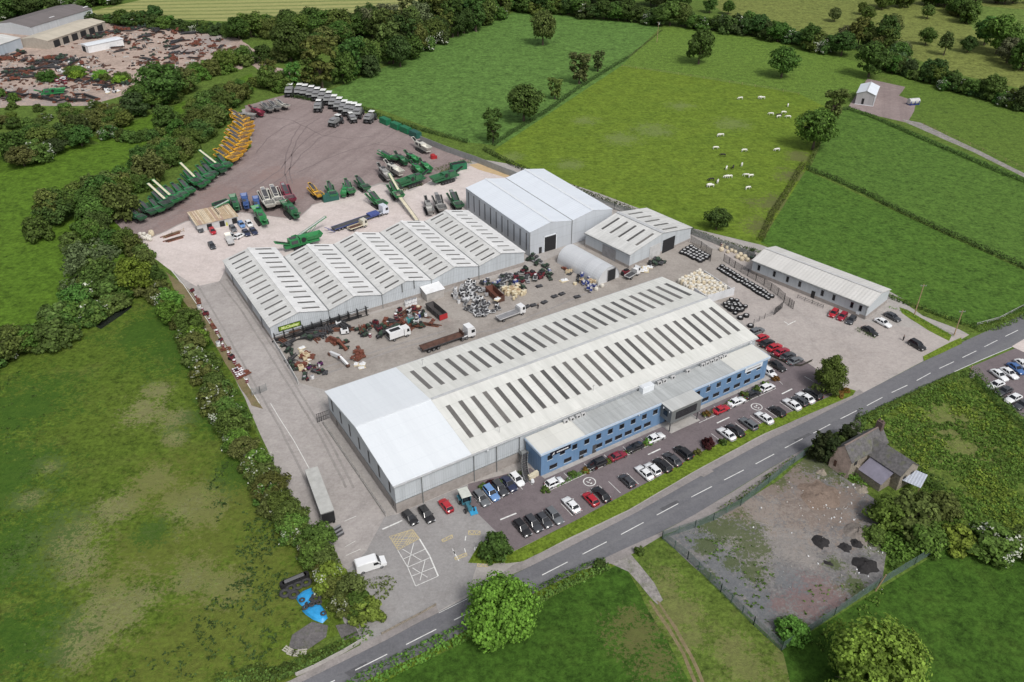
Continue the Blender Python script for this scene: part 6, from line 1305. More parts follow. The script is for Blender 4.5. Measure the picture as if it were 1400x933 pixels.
def stacker():
    t = mk('stacking_conveyor', None); t['label'] = 's'; t['category'] = 'conveyor'
    conveyor(t, (5.2, 0, .9), (-9.5, 0, 5.2), 1.1, LTGREY); mb = MB(); open_box(mb, (5.2, 0, .9), (1.6, 1.5, .9), 1.4); mb.build('feed_hopper', MPAINT, t); mb = MB(); mb.box((1.4, 0, 1.0), (3.4, 1.4, .7)); mb.box((1.4, .3, 1.6), (1.6, 1.0, .7)); mb.build('engine_box', DKGREY, t)
    mb = MB()
    for k in (-1, 1): mb.bar((-1, k*.7, .6), (-4.5, k*.6, 3.4), .12, .12); mb.bar((0, k*.8, .5), (0, k*.6, 2.2), .12, .12)
    mb.build('support_leg', MPAINT, t); add_wheels(t, [(-.6, -.9, .55), (-.6, .9, .55)], .55, .4); return Proto(t)
SCR, SCRC, SCRF, CRU, DUM, STK = screener(TYRE), screener(CREAM), screener(GREY, True), crusher(), dumper(), stacker()
GRN, DGRN, YEL, ORG, WHT, PGRY, BLU, MAR = (.016, .22, .062), (.014, .13, .05), (.76, .43, .03), (.68, .34, .02), (.62, .61, .55), (.30, .30, .29), (.03, .09, .28), (.24, .02, .055)
def mach(pr, hop, tail, col, label, group=None, off=3.3, sc=1.0):
    """hop: pixel of the hopper end, tail: pixel the machine points back to"""
    h = heading(tail, hop); q = P(*hop, 2.2); q.z = .02; h += rnd.uniform(-.05, .05)
    return pr.place(q-Vector((math.cos(h), math.sin(h), 0))*off*sc, h, label, group, col, sc)
for x, y in ((192.5, 297.5), (207, 289.5), (218, 286), (244, 272), (251, 267), (260, 261), (275, 253), (280.5, 249), (286, 243.5), (291.5, 238), (303, 233), (311, 226.5)):
    mach(SCR, (x, y), (x-31, y-21), GRN if int(x) % 3 else DGRN, 'green tracked screener with a dark belt in the row along the left thicket', 'green screeners along the left thicket', sc=rnd.uniform(.88, 1.05))
mach(SCRC, (235, 276.5), (201, 253), GRN, 'green screener with two long cream belts, lowest of the cream belted machines', None, sc=1.2)
mach(SCRC, (228, 282), (196, 260), DGRN, 'green screener with a cream belt, half behind the lowest cream belted machine', None, sc=1.2)
mach(SCRC, (268, 250.5), (234, 227), GRN, 'green screener with a cream belt in the middle of the left row', None, sc=1.15)
mach(SCRC, (297.5, 231), (264, 212), GRN, 'green screener with a cream belt nearest the yellow machines', None, sc=1.15)
for i, (x, y) in enumerate(((318, 219), (324, 214), (329, 208), (331.5, 202), (336, 197), (333, 191), (336, 186), (339.5, 180.5), (340.5, 174.5), (339, 169), (334, 164))):
    mach((SCR, SCRF)[i % 2], (x, y), (x-36, y-13), (YEL, ORG)[i % 3 == 2], 'yellow tracked screener in the packed row by the top left thicket', 'yellow screeners by the top left thicket', sc=1.1)
mach(CRU, (343, 158), (318, 156), PGRY, 'pale grey crusher beyond the yellow row', None, sc=.9)
mach(CRU, (356, 154), (335, 143), MAR, 'dark red tracked machine beyond the yellow row', None, sc=.9)
mach(SCRF, (369, 149), (352, 140), PGRY, 'dark grey folded machine between the dark red one and a white one', None, sc=.85)
mach(SCRF, (379, 147), (362, 138), PGRY, 'light grey folded machine next to the white one at the yard head', None, sc=.85)
mach(SCRF, (391, 144.5), (370, 136), WHT, 'white folded machine left of the dump truck row', None, sc=.85)
for x, y in ((397, 131), (410, 131), (417.5, 132), (426, 134), (434, 136.5), (442, 139), (450, 142), (457, 147), (464, 150.5), (471, 154.5), (477, 157), (484, 158), (490, 160.5)):
    DUM.place(P(x, y), heading((x+3, y-6), (x-4, y+6)), 'white roofed dump truck parked in the row along the gravel yard hedge', 'dump trucks along the gravel yard hedge', (.86, .87, .86), 1.32)
DUM.place(P(436, 152), heading((439, 145), (433, 158)), 'white roofed dump truck standing just out in front of the long row', None, (.80, .81, .80), 1.2)
DUM.place(P(459, 172), heading((469, 166), (448, 177)), 'dump truck lowest out in the gravel yard, pointing to the left', None, (.74, .75, .74), 1.15)
DUM.place(P(506, 167), heading((514, 161), (496, 174)), 'dump truck with a pale body at the right end by the green containers', None, (.74, .75, .74), 1.15)
DUM.place(P(482, 167), heading((477, 161), (488, 172)), 'dump truck turned towards the camera between the row and the lowest one', None, (.74, .75, .74), 1.0)
def skip_box(name, label, cat, x, y, hd, L, W_, H_, m, group=None, lid=True):
    t = thing(name, label, cat, P(x, y), hd, group); mb = MB(); mb.box((0, 0, H_/2+.1), (L, W_, H_))
    for k in range(int(L/.9)+1): [mb.box((-L/2+.05+k*(L-.1)/int(L/.9), s_*(W_/2+.04), H_/2+.1), (.1, .08, H_*.94)) for s_ in (-1, 1)]
    mb.build('body', m, t); r = MB()
    if lid: r.box((0, 0, H_+.13), (L*.98, W_*.96, .06)); [r.box((-L/2+.5+k*1.0, 0, H_+.18), (.08, W_*.9, .04)) for k in range(int(L))]
    else:
        r.box((0, 0, H_+.104), (L*.94, W_*.9, .008), 1)
        for s_ in (-1, 1): r.box((0, s_*W_/2, H_+.16), (L, .12, .14)); r.box((s_*L/2, 0, H_+.16), (.12, W_, .14))
    r.build('lid' if lid else 'rim', [m, DARKIN], t)
    return t
GP = plain('green_container_paint', (.015, .15, .07), .5, var=.25); GPD = plain('dark_green_container', (.02, .10, .08), .5, var=.2)
for i, (x, y) in enumerate(((527, 169.5), (541.5, 176), (555, 181.5), (568, 187.5))): skip_box('steel_container', 'green steel container in the line against the yard fence', 'container', x, y, heading((520, 166), (576, 191)), 5.2, 2.4, 2.3, GP if i < 3 else GPD, 'green containers against the yard fence')
skip_box('steel_container', 'dark green box below the yellow screener in the middle yard', 'container', 452, 274, heading((440, 276), (465, 271)), 5.4, 2.4, 2.3, GPD)
skip_box('steel_container', 'green open container behind the tracked crushers', 'container', 627, 232, heading((616, 234), (637, 230)), 5.8, 2.4, 2.4, GP, None, False)
skip_box('steel_container', 'green open container above the timber roofed store', 'container', 303, 283, heading((293, 287), (313, 280)), 5.4, 2.3, 1.6, GP, None, False)
for pr, hop, tail, col, sc, lab in [
    (CRU, (583, 203), (562, 192), WHT, 1.0, 'white crusher standing alone on the right of the gravel yard'),
    (SCRF, (541, 216), (523, 211), GRN, .9, 'green folded machine, left one of the top cluster by the weeds'),
    (CRU, (553, 220), (536, 208), DGRN, .85, 'dark green machine in the middle of the cluster by the weeds'),
    (CRU, (569, 218), (556, 210), GRN, .85, 'green boxy crusher, upper right of the cluster by the weeds'),
    (CRU, (574, 233), (560, 221), GRN, .85, 'green boxy crusher, lower left of the pair by the weeds'),
    (CRU, (586, 230), (572, 219), GRN, .85, 'green boxy crusher, lower right of the pair by the weeds'),
    (CRU, (530, 241), (512, 223), PGRY, 1.0, 'grey tracked crusher pointing at the long conveyor'),
    (CRU, (545, 235), (526, 222), WHT, 1.0, 'pale tracked crusher behind the grey one'),
    (CRU, (552, 250), (590, 238), DGRN, 1.1, 'dark green crusher on tracks at the edge of the pale yard'),
    (CRU, (598, 245), (630, 236), DGRN, 1.1, 'dark green crusher with black machinery by the green open container'),
    (SCRC, (545, 268), (530, 250), GRN, 1.1, 'green hopper machine with two cream belts in the pale yard'),
    (SCRF, (522, 279), (500, 262), GRN, 1.0, 'green screener just above the blue and white low loader cab'),
    (CRU, (588, 287), (578, 268), PGRY, .9, 'pale grey machine, lowest of the group behind the white roofed hall'),
    (SCRF, (604, 285), (590, 262), PGRY, 1.0, 'grey machine with raised black arms behind the white roofed hall'),
    (SCRF, (627, 281), (612, 258), DGRN, 1.0, 'dark green machine right against the white roofed hall'),
    (SCR, (436, 266), (420, 252), YEL, .9, 'yellow screener alone in the middle yard row'),
    (SCR, (455, 265), (444, 243), GRN, .9, 'green screener right of the yellow one in the middle yard row'),
    (CRU, (470, 263), (474, 245), GRN, .8, 'round hoppered green machine in the middle yard row'),
    (SCR, (480, 261), (465, 238), GRN, .9, 'green screener with a pale belt right of the round hopper'),
    (SCR, (500, 256), (478, 238), DGRN, .9, 'dark green screener at the right end of the middle yard row'),
    (CRU, (334, 270), (340, 292), BLU, .9, 'blue hoppered machine, left one of the blue pair'),
    (CRU, (350, 273), (356, 292), BLU, .85, 'blue hoppered machine, right one of the blue pair'),
    (SCRF, (369, 281), (351, 251), WHT, 1.15, 'left one of two long white conveyor machines'),
    (SCRF, (382, 277), (364, 247), WHT, 1.15, 'right one of two long white conveyor machines'),
    (SCRF, (397, 274), (378, 245), MAR, 1.15, 'dark red conveyor machine with a bright red hopper'),
    (CRU, (319, 272), (330, 292), DGRN, .95, 'dark green machine at the end of the timber roofed store'),
    (CRU, (352, 290), (372, 316), GRN, 1.1, 'green crusher with a black tail in front of the blue pair'),
    (CRU, (392, 282), (415, 304), DGRN, 1.1, 'dark green tracked crusher below the red hopper'),
    (STK, (408, 318), (442, 306), GRN, .8, 'long green stacking conveyor left of the low loader'),
    (CRU, (428, 326), (398, 334), GRN, 1.15, 'big green and black crusher behind the gabled workshop'),
    (STK, (272, 291), (310, 282), GRN, .8, 'green stacking conveyor with a cream belt above the timber roofed store')]:
    mach(pr, hop, tail, col, lab, None, sc=sc)
t = thing('field_conveyor', 'long pale conveyor reaching from the green hopper towards the workshop', 'conveyor', P(556, 288), heading((543, 273), (569, 303))); conveyor(t, (-10.5, 0, 2.6), (10.5, 0, .8), 1.3, CREAM); m = MB()
for x in (-8, -2, 5): m.bar((x, -.5, 0), (x, -.5, 1.4), .1, .1); m.bar((x, .5, 0), (x, .5, 1.4), .1, .1)
m.build('support_leg', DKGREY, t); setcol(t, (.3, .3, .28))
m = MB(); m.cyl((0, 0, 0), (0, 0, 1.5), 1.0, 12); m.cyl((0, 0, 1.5), (0, 0, 1.9), 1.0, 12, r2=.4); m.box((1.2, 0, .6), (.8, .9, 1.0)); tag(m.build('red_tank', RED, None, P(592, 217)), 'small red tank on the edge of the weeds in the gravel yard', 'tank')
# ---------------------------------------------------------------- fences and poles
def fence(name, label, px, h, col, step=2.5, style='pale', cat='fence', post=.09):
    Q = [P(*p) for p in px]; o = Q[0].copy(); t = thing(name, label, cat, o); mb = MB(); pm = MB()
    for a, b in zip(Q, Q[1:]):
        d = b-a; n = max(1, int(d.length/step))
        for k in range(n+1): p = a.lerp(b, k/n)-o; pm.box((p.x, p.y, h/2+.05), (post, post, h+.1))
        ang = math.atan2(d.y, d.x)
        if style == 'pale':                    # palisade
            m = int(d.length/.16)
            for k in range(m): p = a.lerp(b, (k+.5)/m)-o; mb.box((p.x, p.y, h/2), (.09, .025, h-.15), 0, rz=ang)
            for z in (.35, h-.4): mb.bar(a-o+Vector((0, 0, z)), b-o+Vector((0, 0, z)), .05, .06)
        elif style == 'mesh':
            m = int(d.length/.22)
            for k in range(m): p = a.lerp(b, (k+.5)/m)-o; mb.box((p.x, p.y, h/2), (.045, .03, h-.1), 0, rz=ang)
            for k in range(7): z = .1+k*(h-.2)/6; mb.bar(a-o+Vector((0, 0, z)), b-o+Vector((0, 0, z)), .035, .045)
        elif style == 'board':
            c = (a+b)/2-o; mb.box((c.x, c.y, h/2), (d.length, .12, h), 0, rz=ang)
        elif style == 'rail':
            for z in (.5, .95): mb.bar(a-o+Vector((0, 0, z)), b-o+Vector((0, 0, z)), .06, .1)
        elif style == 'wire':
            for z in (.4, .8, 1.1): mb.bar(a-o+Vector((0, 0, z)), b-o+Vector((0, 0, z)), .025, .025)
    mb.build('panel', col, t); pm.build('post', col, t); return t
GMESH = plain('green_fence_paint', (.115, .17, .155), .6, var=.15); GALV = plain('galvanised_steel', (.30, .315, .315), .5, .2, var=.15)
fence('mesh_fence', 'green mesh fence along the track side of the waste ground', [(905, 737), (940, 765), (985, 810), (1030, 855), (1068, 890)], 2.2, GMESH, 2.6, 'mesh')
fence('mesh_fence', 'green mesh fence along the lower field side of the waste ground', [(1068, 890), (1140, 842), (1200, 802), (1250, 772), (1296, 744)], 2.2, GMESH, 2.6, 'mesh')
fence('mesh_fence', 'green mesh fence between the pavement and the waste ground', [(905, 737), (950, 722), (975, 712), (1012, 692), (1050, 662), (1085, 634), (1108, 618)], 2.0, GMESH, 2.6, 'mesh')
fence('palisade_fence', 'tall grey fence between the gravel yard and the field', [(575, 194), (610, 208), (650, 222), (690, 238), (722, 250)], 2.4, GALV, 2.8, 'board')
fence('palisade_fence', 'grey palisade fence behind the white roofed hall and gabled shed', [(760, 262), (800, 273), (840, 287), (890, 302), (945, 321)], 2.2, GALV, 2.8, 'pale')
fence('palisade_fence', 'grey palisade fence above the sacks by the long low store', [(945, 321), (985, 337), (1030, 354)], 2.2, GALV, 2.8, 'pale')
fence('security_fence', 'black steel fence around the stacked wheels at the gabled shed', [(944, 332), (958, 340), (972, 350), (971, 358)], 2.4, BLACK, 2.5, 'mesh')
fence('security_fence', 'black steel fence beside the long double row of wheels', [(989, 357), (1004, 367), (1022, 378), (1044, 391), (1063, 404), (1072, 412)], 2.4, BLACK, 2.5, 'mesh')
fence('security_fence', 'sagging dark wire fence from the open gate to the warehouse end', [(1060, 430), (1045, 436), (1030, 444)], 1.6, DKGREY, 2.2, 'wire')
fence('steel_gate', 'open black steel gate at the end of the wheel fence', [(1071, 414), (1078, 418), (1084, 423)], 2.4, BLACK, 1.0, 'mesh', 'gate')
fence('steel_gate', 'half open black steel gate opposite the wheel fence', [(1058, 431), (1063, 427), (1069, 422)], 2.2, BLACK, 1.0, 'mesh', 'gate')
fence('railing', 'low dark railing along the wall of the long low store', [(1090, 408), (1110, 416), (1125, 422)], 1.2, DKGREY, 1.5, 'rail')
fence('kerb_wall', 'long white topped concrete wall at the open end of the courtyard', [(375.5, 471), (384, 485), (396, 505), (408, 526)], 1.5, plain('white_topped_wall', (.55, .55, .54), .8, var=.1), 6, 'board', 'wall', .14)
fence('post_and_wire_fence', 'post and wire fence across the upper pasture', [(850, 92), (910, 100), (980, 111), (1050, 122), (1092, 130)], 1.1, WOOD, 6, 'wire')
fence('roadside_wall', 'low mossy wall between the rough pasture and the pavement', [(405, 925), (430, 914), (470, 893), (505, 872)], .9, CONC, 5, 'board', 'wall')
fence('roadside_wall', 'low dark kerb wall along the roadside of the entrance yard', [(522, 868), (548, 854), (575, 840), (596, 828)], .5, STONE, 5, 'board', 'wall')
fence('timber_kerb', 'dark timber kerb around the planting at the east row of cars', [(1053, 487), (1068, 494), (1080, 500), (1095, 501), (1110, 494)], .5, plain('dark_timber', (.05, .045, .035), .9), 1.5, 'board', 'kerb')
fence('site_fence', 'low white site barrier at the foot of the timber roofed store', [(224, 327), (236, 322), (252, 317)], 1.3, WOOD, 2, 'rail')
fence('post_and_wire_fence', 'fence along the field shed track', [(1262, 172), (1310, 192), (1360, 214), (1420, 242)], 1.1, WOOD, 5, 'wire')
fence('lane_kerb', 'pale kerb along the lane edge', [(238, 372), (262, 402), (300, 460), (332, 512), (356, 552)], .22, CONC, 20, 'board', 'kerb')
fence('mesh_gate', 'grey mesh panel across the verge at the lane corner', [(345, 541), (356, 538), (365, 534)], 2.0, GALV, 1.2, 'mesh', 'gate')
fence('field_fence', 'thin pale fence on the bank by the far road', [(1335, 446), (1365, 438), (1400, 420), (1430, 405)], 1.0, LTGREY, 3, 'rail')
def pole(label, x, y, h, cross=True, lean=0.0, transformer=False):
    t = thing('utility_pole', label, 'pole', P(x, y)); m = MB(); m.cyl((0, 0, 0), (lean, 0, h), .15, 8, r2=.1); m.build('shaft', WOOD if h < 12 else BROWN, t)
    if cross: m = MB(); m.box((lean, 0, h-.5), (1.6, .1, .12)); [m.cyl((lean+a, 0, h-.45), (lean+a, 0, h-.15), .05, 6) for a in (-.7, 0, .7)]; m.build('cross_arm', GREY, t)
    if transformer: m = MB(); m.cyl((.3, 0, h-1.6), (.3, 0, h-.8), .3, 10); m.build('transformer', LTGREY, t)
pole('tall wooden pole beside the store car park verge', 1250, 431, 9.5)
pole('wooden pole at the corner of the verge by the far road', 1304.5, 458, 7.5)
pole('pole with a pale transformer at the far end of the field divide', 898, 58, 11, True, 0, True)
pole('dark leaning pole by the heaps at the waste ground fence', 1197, 808, 4.2, False, .8)
pole('short post at the mouth of the right hand lot', 1325, 512, 2.6, False)
m = MB(); m.box((0, 0, .5), (.8, .6, 1.0)); m.box((0, 0, 1.03), (.9, .7, .08)); tag(m.build('stone_pier', CONC, None, P(1328, 516)), 'stubby stone pier by the post at the right hand lot', 'pier')
# ---------------------------------------------------------------- stored wheels, sacks, pallets
def wheel_stack():
    t = mk('stored_wheel', None); t['label'] = 'w'; t['category'] = 'wheel'; m = MB(); m.cyl((0, 0, 0), (0, 0, .55), .72, 14); m.build('tyre', TYRE, t); m = MB(); m.cyl((0, 0, .2), (0, 0, .562), .36, 12); m.build('rim', LTGREY, t)
    return Proto(t)
WHL = wheel_stack()
def lerp2(q, s, r): return (1-s)*(1-r)*q[0]+s*(1-r)*q[1]+s*r*q[2]+(1-s)*r*q[3]
def grid(q, nx, ny, fn, jit=.2):
    Q = [P(*p) for p in q]; k = 0
    for j in range(ny):
        for i in range(nx):
            p = lerp2(Q, (i+.5)/nx, (j+.5)/ny)+Vector((rnd.uniform(-jit, jit), rnd.uniform(-jit, jit), 0)); fn(p, k); k += 1
grid([(928, 347), (944, 336), (972, 352), (958, 360)], 4, 7, lambda p, k: WHL.place(p+Vector((0, 0, .03)), rnd.uniform(0, 6), 'black tyred wheel with a white centre inside the fence at the gabled shed', 'wheels at the gabled shed', None, 1.15))
grid([(978, 369), (988, 363), (1059, 406), (1050, 412)], 2, 20, lambda p, k: WHL.place(p+Vector((0, 0, .03)), rnd.uniform(0, 6), 'black wheel in the long double row beside the black fence', 'wheels in the long row', None, rnd.uniform(.9, 1.1)))
grid([(986, 418), (1002, 410), (1022, 423), (1006, 432)], 5, 5, lambda p, k: WHL.place(p+Vector((0, 0, .03+(.55 if k % 3 == 0 else 0))), rnd.uniform(0, 6), 'black wheel in the block behind the end of the long warehouse', 'wheels behind the warehouse end', None, rnd.uniform(.85, 1.05)))
for x, y in ((1012, 436), (1020, 433), (1026, 447)): WHL.place(P(x, y), 0, 'single wheel lying between the wheel block and the parked cars', 'loose wheels by the parked cars')
def sack(mat, name, cat, sz=(1.0, 1.0, .9)):
    m = MB(); n = 8; l, w_, h = sz
    rings = [(0, .42, 0), (.15, .52, 0), (.6, .54, 0), (.9, .42, 0), (1, .18, 0)]; vs = []
    for z, r, _ in rings:
        for i in range(n): a = 2*math.pi*(i+.5)/n; c, s_ = math.cos(a), math.sin(a); k = r/max(abs(c), abs(s_))**.7; vs.append((c*k*l, s_*k*w_, z*h))
    fs = [(j*n+i, j*n+(i+1) % n, (j+1)*n+(i+1) % n, (j+1)*n+i) for j in range(4) for i in range(n)]+[tuple(range(n))[::-1], tuple(range(4*n, 5*n))]
    m.mesh(vs, fs); t = m.build(name, mat); t['label'] = 's'; t['category'] = cat; return Proto(t)
SACK = sack(plain('white_sack', (.66, .63, .56), .85, var=.15), 'bulk_sack', 'sack'); CSACK = sack(plain('cream_sack', (.60, .52, .38), .85, var=.2), 'bulk_sack', 'sack')
bay = [(925, 387), (956, 373), (994, 398), (965, 415)]; BQ = [P(*p) for p in bay]
Ce = thing('storage_bay', 'white walled storage bay full of pale sacks at the rear end of the long warehouse', 'storage bay', BQ[0], math.atan2((BQ[3]-BQ[0]).y, (BQ[3]-BQ[0]).x))
bl, bw = (BQ[3]-BQ[0]).length, (BQ[1]-BQ[0]).length; m = MB(); m.bx(bl, bl+.25, 0, bw, 0, 2.4); m.bx(bl*.6, bl, -.25, 0, 0, 2.4); m.bx(0, bl, bw, bw+.2, 0, 1.5); m.build('bay_wall', plain('white_bay_wall', (.60, .61, .63), .7, var=.1), Ce)
grid(bay, 8, 11, lambda p, k: (SACK, SACK, CSACK)[k % 3].place(p+Vector((0, 0, .05)), rnd.uniform(-.3, .3)+ROT, 'pale sack packed in the storage bay behind the warehouse', 'sacks packed in the storage bay', None, (1.1, 1.1, rnd.uniform(1.3, 2.1))), .1)
for k, (x, y) in enumerate([(988, 337), (994, 340), (1000, 344), (1005, 346), (1012, 350), (1018, 353), (1008, 353), (1014, 356), (1022, 357), (986, 343), (995, 346)]): CSACK.place(P(x, y), rnd.uniform(0, 3), 'cream sack in the loose heap by the end of the long low store', 'sacks by the long low store', None, rnd.uniform(.9, 1.4))
# timber roofed store
PQ = [P(271, 318), P(327, 305), P(315, 286), P(261, 300)]; d = PQ[1]-PQ[0]; W_ = d.length; L_ = (PQ[3]-PQ[0]).length
t = thing('timber_roofed_store', 'open store with a roof of tan planks and a grey front in the upper yard', 'shelter', PQ[0], math.atan2(d.y, d.x)); m = MB(); m.bx(0, W_, 0, .15, 0, 2.4); m.bx(0, .15, .15, L_, 0, 2.4); m.bx(W_-.15, W_, .15, L_, 0, 2.4); m.bx(0.15, W_-.15, L_-.15, L_, 0, 2.2); m.build('wall', LTGREY, t)
TAN = [plain('tan_plank', (.50, .38, .25), .85, var=.2), plain('pale_plank', (.62, .52, .38), .85, var=.2), plain('pinkish_plank', (.45, .32, .24), .85, var=.2)]
m = MB()
for k in range(26):
    x = -.2+k*(W_+.4)/26; m.bx(x, x+(W_+.4)/26-.06, -.3, L_+.2, 2.42+rnd.uniform(0, .08), 2.56+rnd.uniform(0, .08), rnd.choice((0, 0, 1, 2)))
for k in range(9): x = rnd.uniform(0, W_); m.bx(x, x+.3, rnd.uniform(0, L_*.4), L_*.95, 2.62, 2.75, 1)
m.build('plank_roof', TAN, t); m = MB()
for x in (3, 7, 11): m.bx(x, x+1.6, -.04, -.002, .1, 2.0)
m.build('opening', DARKIN, t)
m = MB(); m.box((0, 0, .6), (1.6, 1.2, 1.2), 0, top=.9); m.box((0, 0, 1.22), (1.2, .9, .06)); tag(m.build('grit_box', plain('yellow_box_paint', (.55, .55, .12), .5), None, P(309, 308)), 'small yellow box at the front of the timber roofed store', 'box')
# ---------------------------------------------------------------- scrap and parts
def junk_proto(kind, mats, name, cat):
    r = random.Random(hash(kind) % 97 if False else len(kind)*13+ord(kind[0])); m = MB()
    if kind == 'frame':
        for s_ in (-1, 1): m.bar((-1.5, s_*.5, .4), (1.5, s_*.5, .5), .16, .28)
        for k in range(5): m.box((-1.3+k*.65, 0, .45), (.14, 1.0, .2), k % 2)
        m.box((.6, .1, .8), (.9, .7, .5), 1); m.cyl((-1, -.6, .35), (-1, .6, .35), .32, 10, 1)
    elif kind == 'drum': m.cyl((0, 0, 0), (0, 0, .95), .42, 12); m.cyl((0, 0, .95), (0, 0, 1.0), .34, 12, 1); m.cyl((0, 0, .45), (0, 0, .5), .44, 12, 1)
    elif kind == 'roller': m.cyl((-.55, 0, .45), (.55, 0, .45), .42, 12); m.cyl((-.8, 0, .45), (.8, 0, .45), .12, 8, 1); m.box((0, 0, .06), (1.0, .7, .12), 1)
    elif kind == 'crate':
        m.box((0, 0, .5), (1.1, 1.0, .9), 0)
        for k in range(4): m.box((-.42+k*.28, -.52, .5), (.12, .05, .9), 1); m.box((-.42+k*.28, .52, .5), (.12, .05, .9), 1)
        m.box((0, 0, .05), (1.15, 1.05, .1), 1); m.box((0, 0, .97), (.8, .7, .06), 1)
    elif kind == 'engine': m.box((0, 0, .55), (1.3, .8, .7), 0); m.box((.1, 0, 1.0), (.8, .5, .3), 1); m.cyl((-.8, 0, .55), (-.6, 0, .55), .35, 10, 1); m.cyl((.3, -.5, .5), (.3, .5, .5), .16, 8, 1); m.box((0, 0, .1), (1.4, .9, .16), 1)
    elif kind == 'beam':
        for k in range(5): a = r.uniform(-.2, .2); m.bar((-2.2+r.uniform(-.5, .5), -.5+k*.25, .12+.16*(k % 2)), (2.2+r.uniform(-.5, .5), -.5+k*.25+a, .12+.16*(k % 2)), .18, .22, k % 2)
    elif kind == 'plate': m.box((0, 0, .12), (2.2, 1.5, .1), 0, rz=.1); m.box((.2, .1, .25), (1.8, 1.2, .1), 1, rz=-.2); m.box((-.3, 0, .06), (1.4, .3, .12), 1); m.cyl((.5, .2, .3), (.5, .2, .6), .2, 8, 1)
    elif kind == 'boom': m.bar((-3, 0, .5), (.5, 0, 1.3), .5, .7); m.bar((.5, 0, 1.3), (3, 0, .6), .4, .55); m.cyl((.5, -.4, 1.3), (.5, .4, 1.3), .3, 8, 1); m.box((-3, 0, .3), (.6, 1.0, .6), 1); m.cyl((3, -.3, .45), (3, .3, .45), .35, 10, 1)
    t = m.build(name, mats); t['label'] = 'j'; t['category'] = cat; return Proto(t)
def heap(q, n, protos, label, group, sc=(.8, 1.3), lift=.0):
    Q = [P(*p) for p in q]
    for k in range(n):
        p = lerp2(Q, rnd.random(), rnd.random()); pr = rnd.choice(protos); pr.place(p+Vector((0, 0, .03+(rnd.random()**2)*lift)), rnd.uniform(0, 6.28), label % pr.root['category'] if '%' in label else label, group % pr.root['category'] if '%' in group else group, None, rnd.uniform(*sc))
ORNG = plain('orange_red_rust', (.17, .055, .035), .8, var=.3); CREAMP = plain('cream_casting', (.62, .53, .36), .7, var=.2); SILV = plain('silver_casting', (.50, .51, .52), .5, .3, var=.2); PURP = plain('purple_paint', (.13, .03, .13), .6); TEAL = plain('teal_paint', (.05, .24, .24), .5); GREENP = plain('dull_green_paint', (.04, .07, .045), .6, var=.3); MARP = plain('maroon_paint', (.16, .025, .035), .6, var=.3); BLUEP = plain('deep_blue_paint', (.03, .05, .22), .5)
J = {}
for k, mats, nm, ct in [('frame', [RUST, ORNG], 'rusty_implement', 'rusty implement'), ('frame', [SILV, DKGREY], 'grey_implement', 'grey implement'), ('frame', [BLACK, GREENP], 'dark_implement', 'dark implement'), ('drum', [WHITE, GREY], 'white_drum', 'white drum'), ('drum', [CREAMP, CREAM], 'cream_drum', 'cream drum'), ('roller', [SILV, GREY], 'steel_roller', 'steel roller'), ('roller', [BLACK, GREY], 'black_roller', 'black roller'), ('crate', [LTGREY, GREY], 'grey_crate', 'grey crate'), ('crate', [CREAMP, WOOD], 'cream_crate', 'cream crate'), ('engine', [MARP, BLACK], 'maroon_engine', 'dark red engine'), ('engine', [GREENP, BLACK], 'green_engine', 'green engine'), ('engine', [TEAL, GREY], 'teal_engine', 'teal engine'), ('engine', [WHITE, BLACK], 'white_engine', 'white casing'), ('engine', [BLUEP, LTGREY], 'blue_engine', 'blue engine'), ('beam', [RUST, BROWN], 'rusty_beams', 'rusty beam bundle'), ('beam', [BLACK, DKGREY], 'black_beams', 'black beam bundle'), ('plate', [BLACK, DKGREY], 'black_plate', 'black plate'), ('plate', [CREAMP, WHITE], 'pale_board', 'pale board'), ('boom', [ORNG, RUST], 'orange_boom', 'orange boom'), ('boom', [WHITE, BROWN], 'pale_boom', 'pale boom'), ('engine', [PURP, BLACK], 'purple_part', 'purple part'), ('drum', [MARP, WHITE], 'red_drum', 'red drum'), ('boom', [BLACK, RUST], 'dark_boom', 'dark boom'), ('beam', [BROWN, BLACK], 'brown_beams', 'brown beam bundle')]: J[nm] = junk_proto(k, mats, nm, ct)
Js = lambda *n: [J[k] for k in n]
heap([(485, 448), (545, 432), (560, 452), (505, 462)], 34, Js('maroon_engine', 'rusty_implement', 'dark_implement', 'maroon_engine', 'rusty_beams', 'black_beams', 'red_drum'), '%s in the red and black machine heap under the workshop wall', '%s pieces in the red and black heap', (.7, 1.2), 1.0)
heap([(535, 430), (575, 418), (595, 446), (560, 456)], 36, Js('maroon_engine', 'dark_implement', 'white_drum', 'green_engine', 'rusty_implement', 'white_engine', 'rusty_beams'), '%s in the mixed parts heap left of the red ended skip', '%s pieces left of the red ended skip', (.6, 1.1), 1.0)
J['teal_engine'].place(P(561, 444), .4, 'teal tank standing up in the mixed parts heap', None, None, (1.3, 1.5, 2.4)); J['blue_engine'].place(P(574, 434), 1.0, 'bright blue machine part beside the teal tank', None, None, 1.3); J['cream_drum'].place(P(572, 424), 0, 'round cream drum behind the blue machine part', None, None, 1.3)
heap([(376, 462), (470, 440), (474, 450), (382, 474)], 26, Js('black_beams', 'rusty_beams', 'black_beams', 'dark_implement'), '%s laid along the foot of the workshop wall', '%s pieces along the workshop wall', (.9, 1.3), .5)
heap([(398, 478), (418, 474), (425, 500), (410, 508)], 16, Js('pale_board', 'cream_crate', 'pale_board', 'rusty_implement', 'cream_drum'), '%s in the pale scrap heap inside the white topped wall', '%s pieces inside the white topped wall', (.8, 1.3), .6)
heap([(410, 506), (438, 500), (446, 512), (418, 522)], 16, Js('purple_part', 'dark_implement', 'maroon_engine', 'black_plate', 'white_drum', 'purple_part'), '%s in the dark and purple heap at the wall end', '%s pieces at the wall end', (.6, .95), .5)
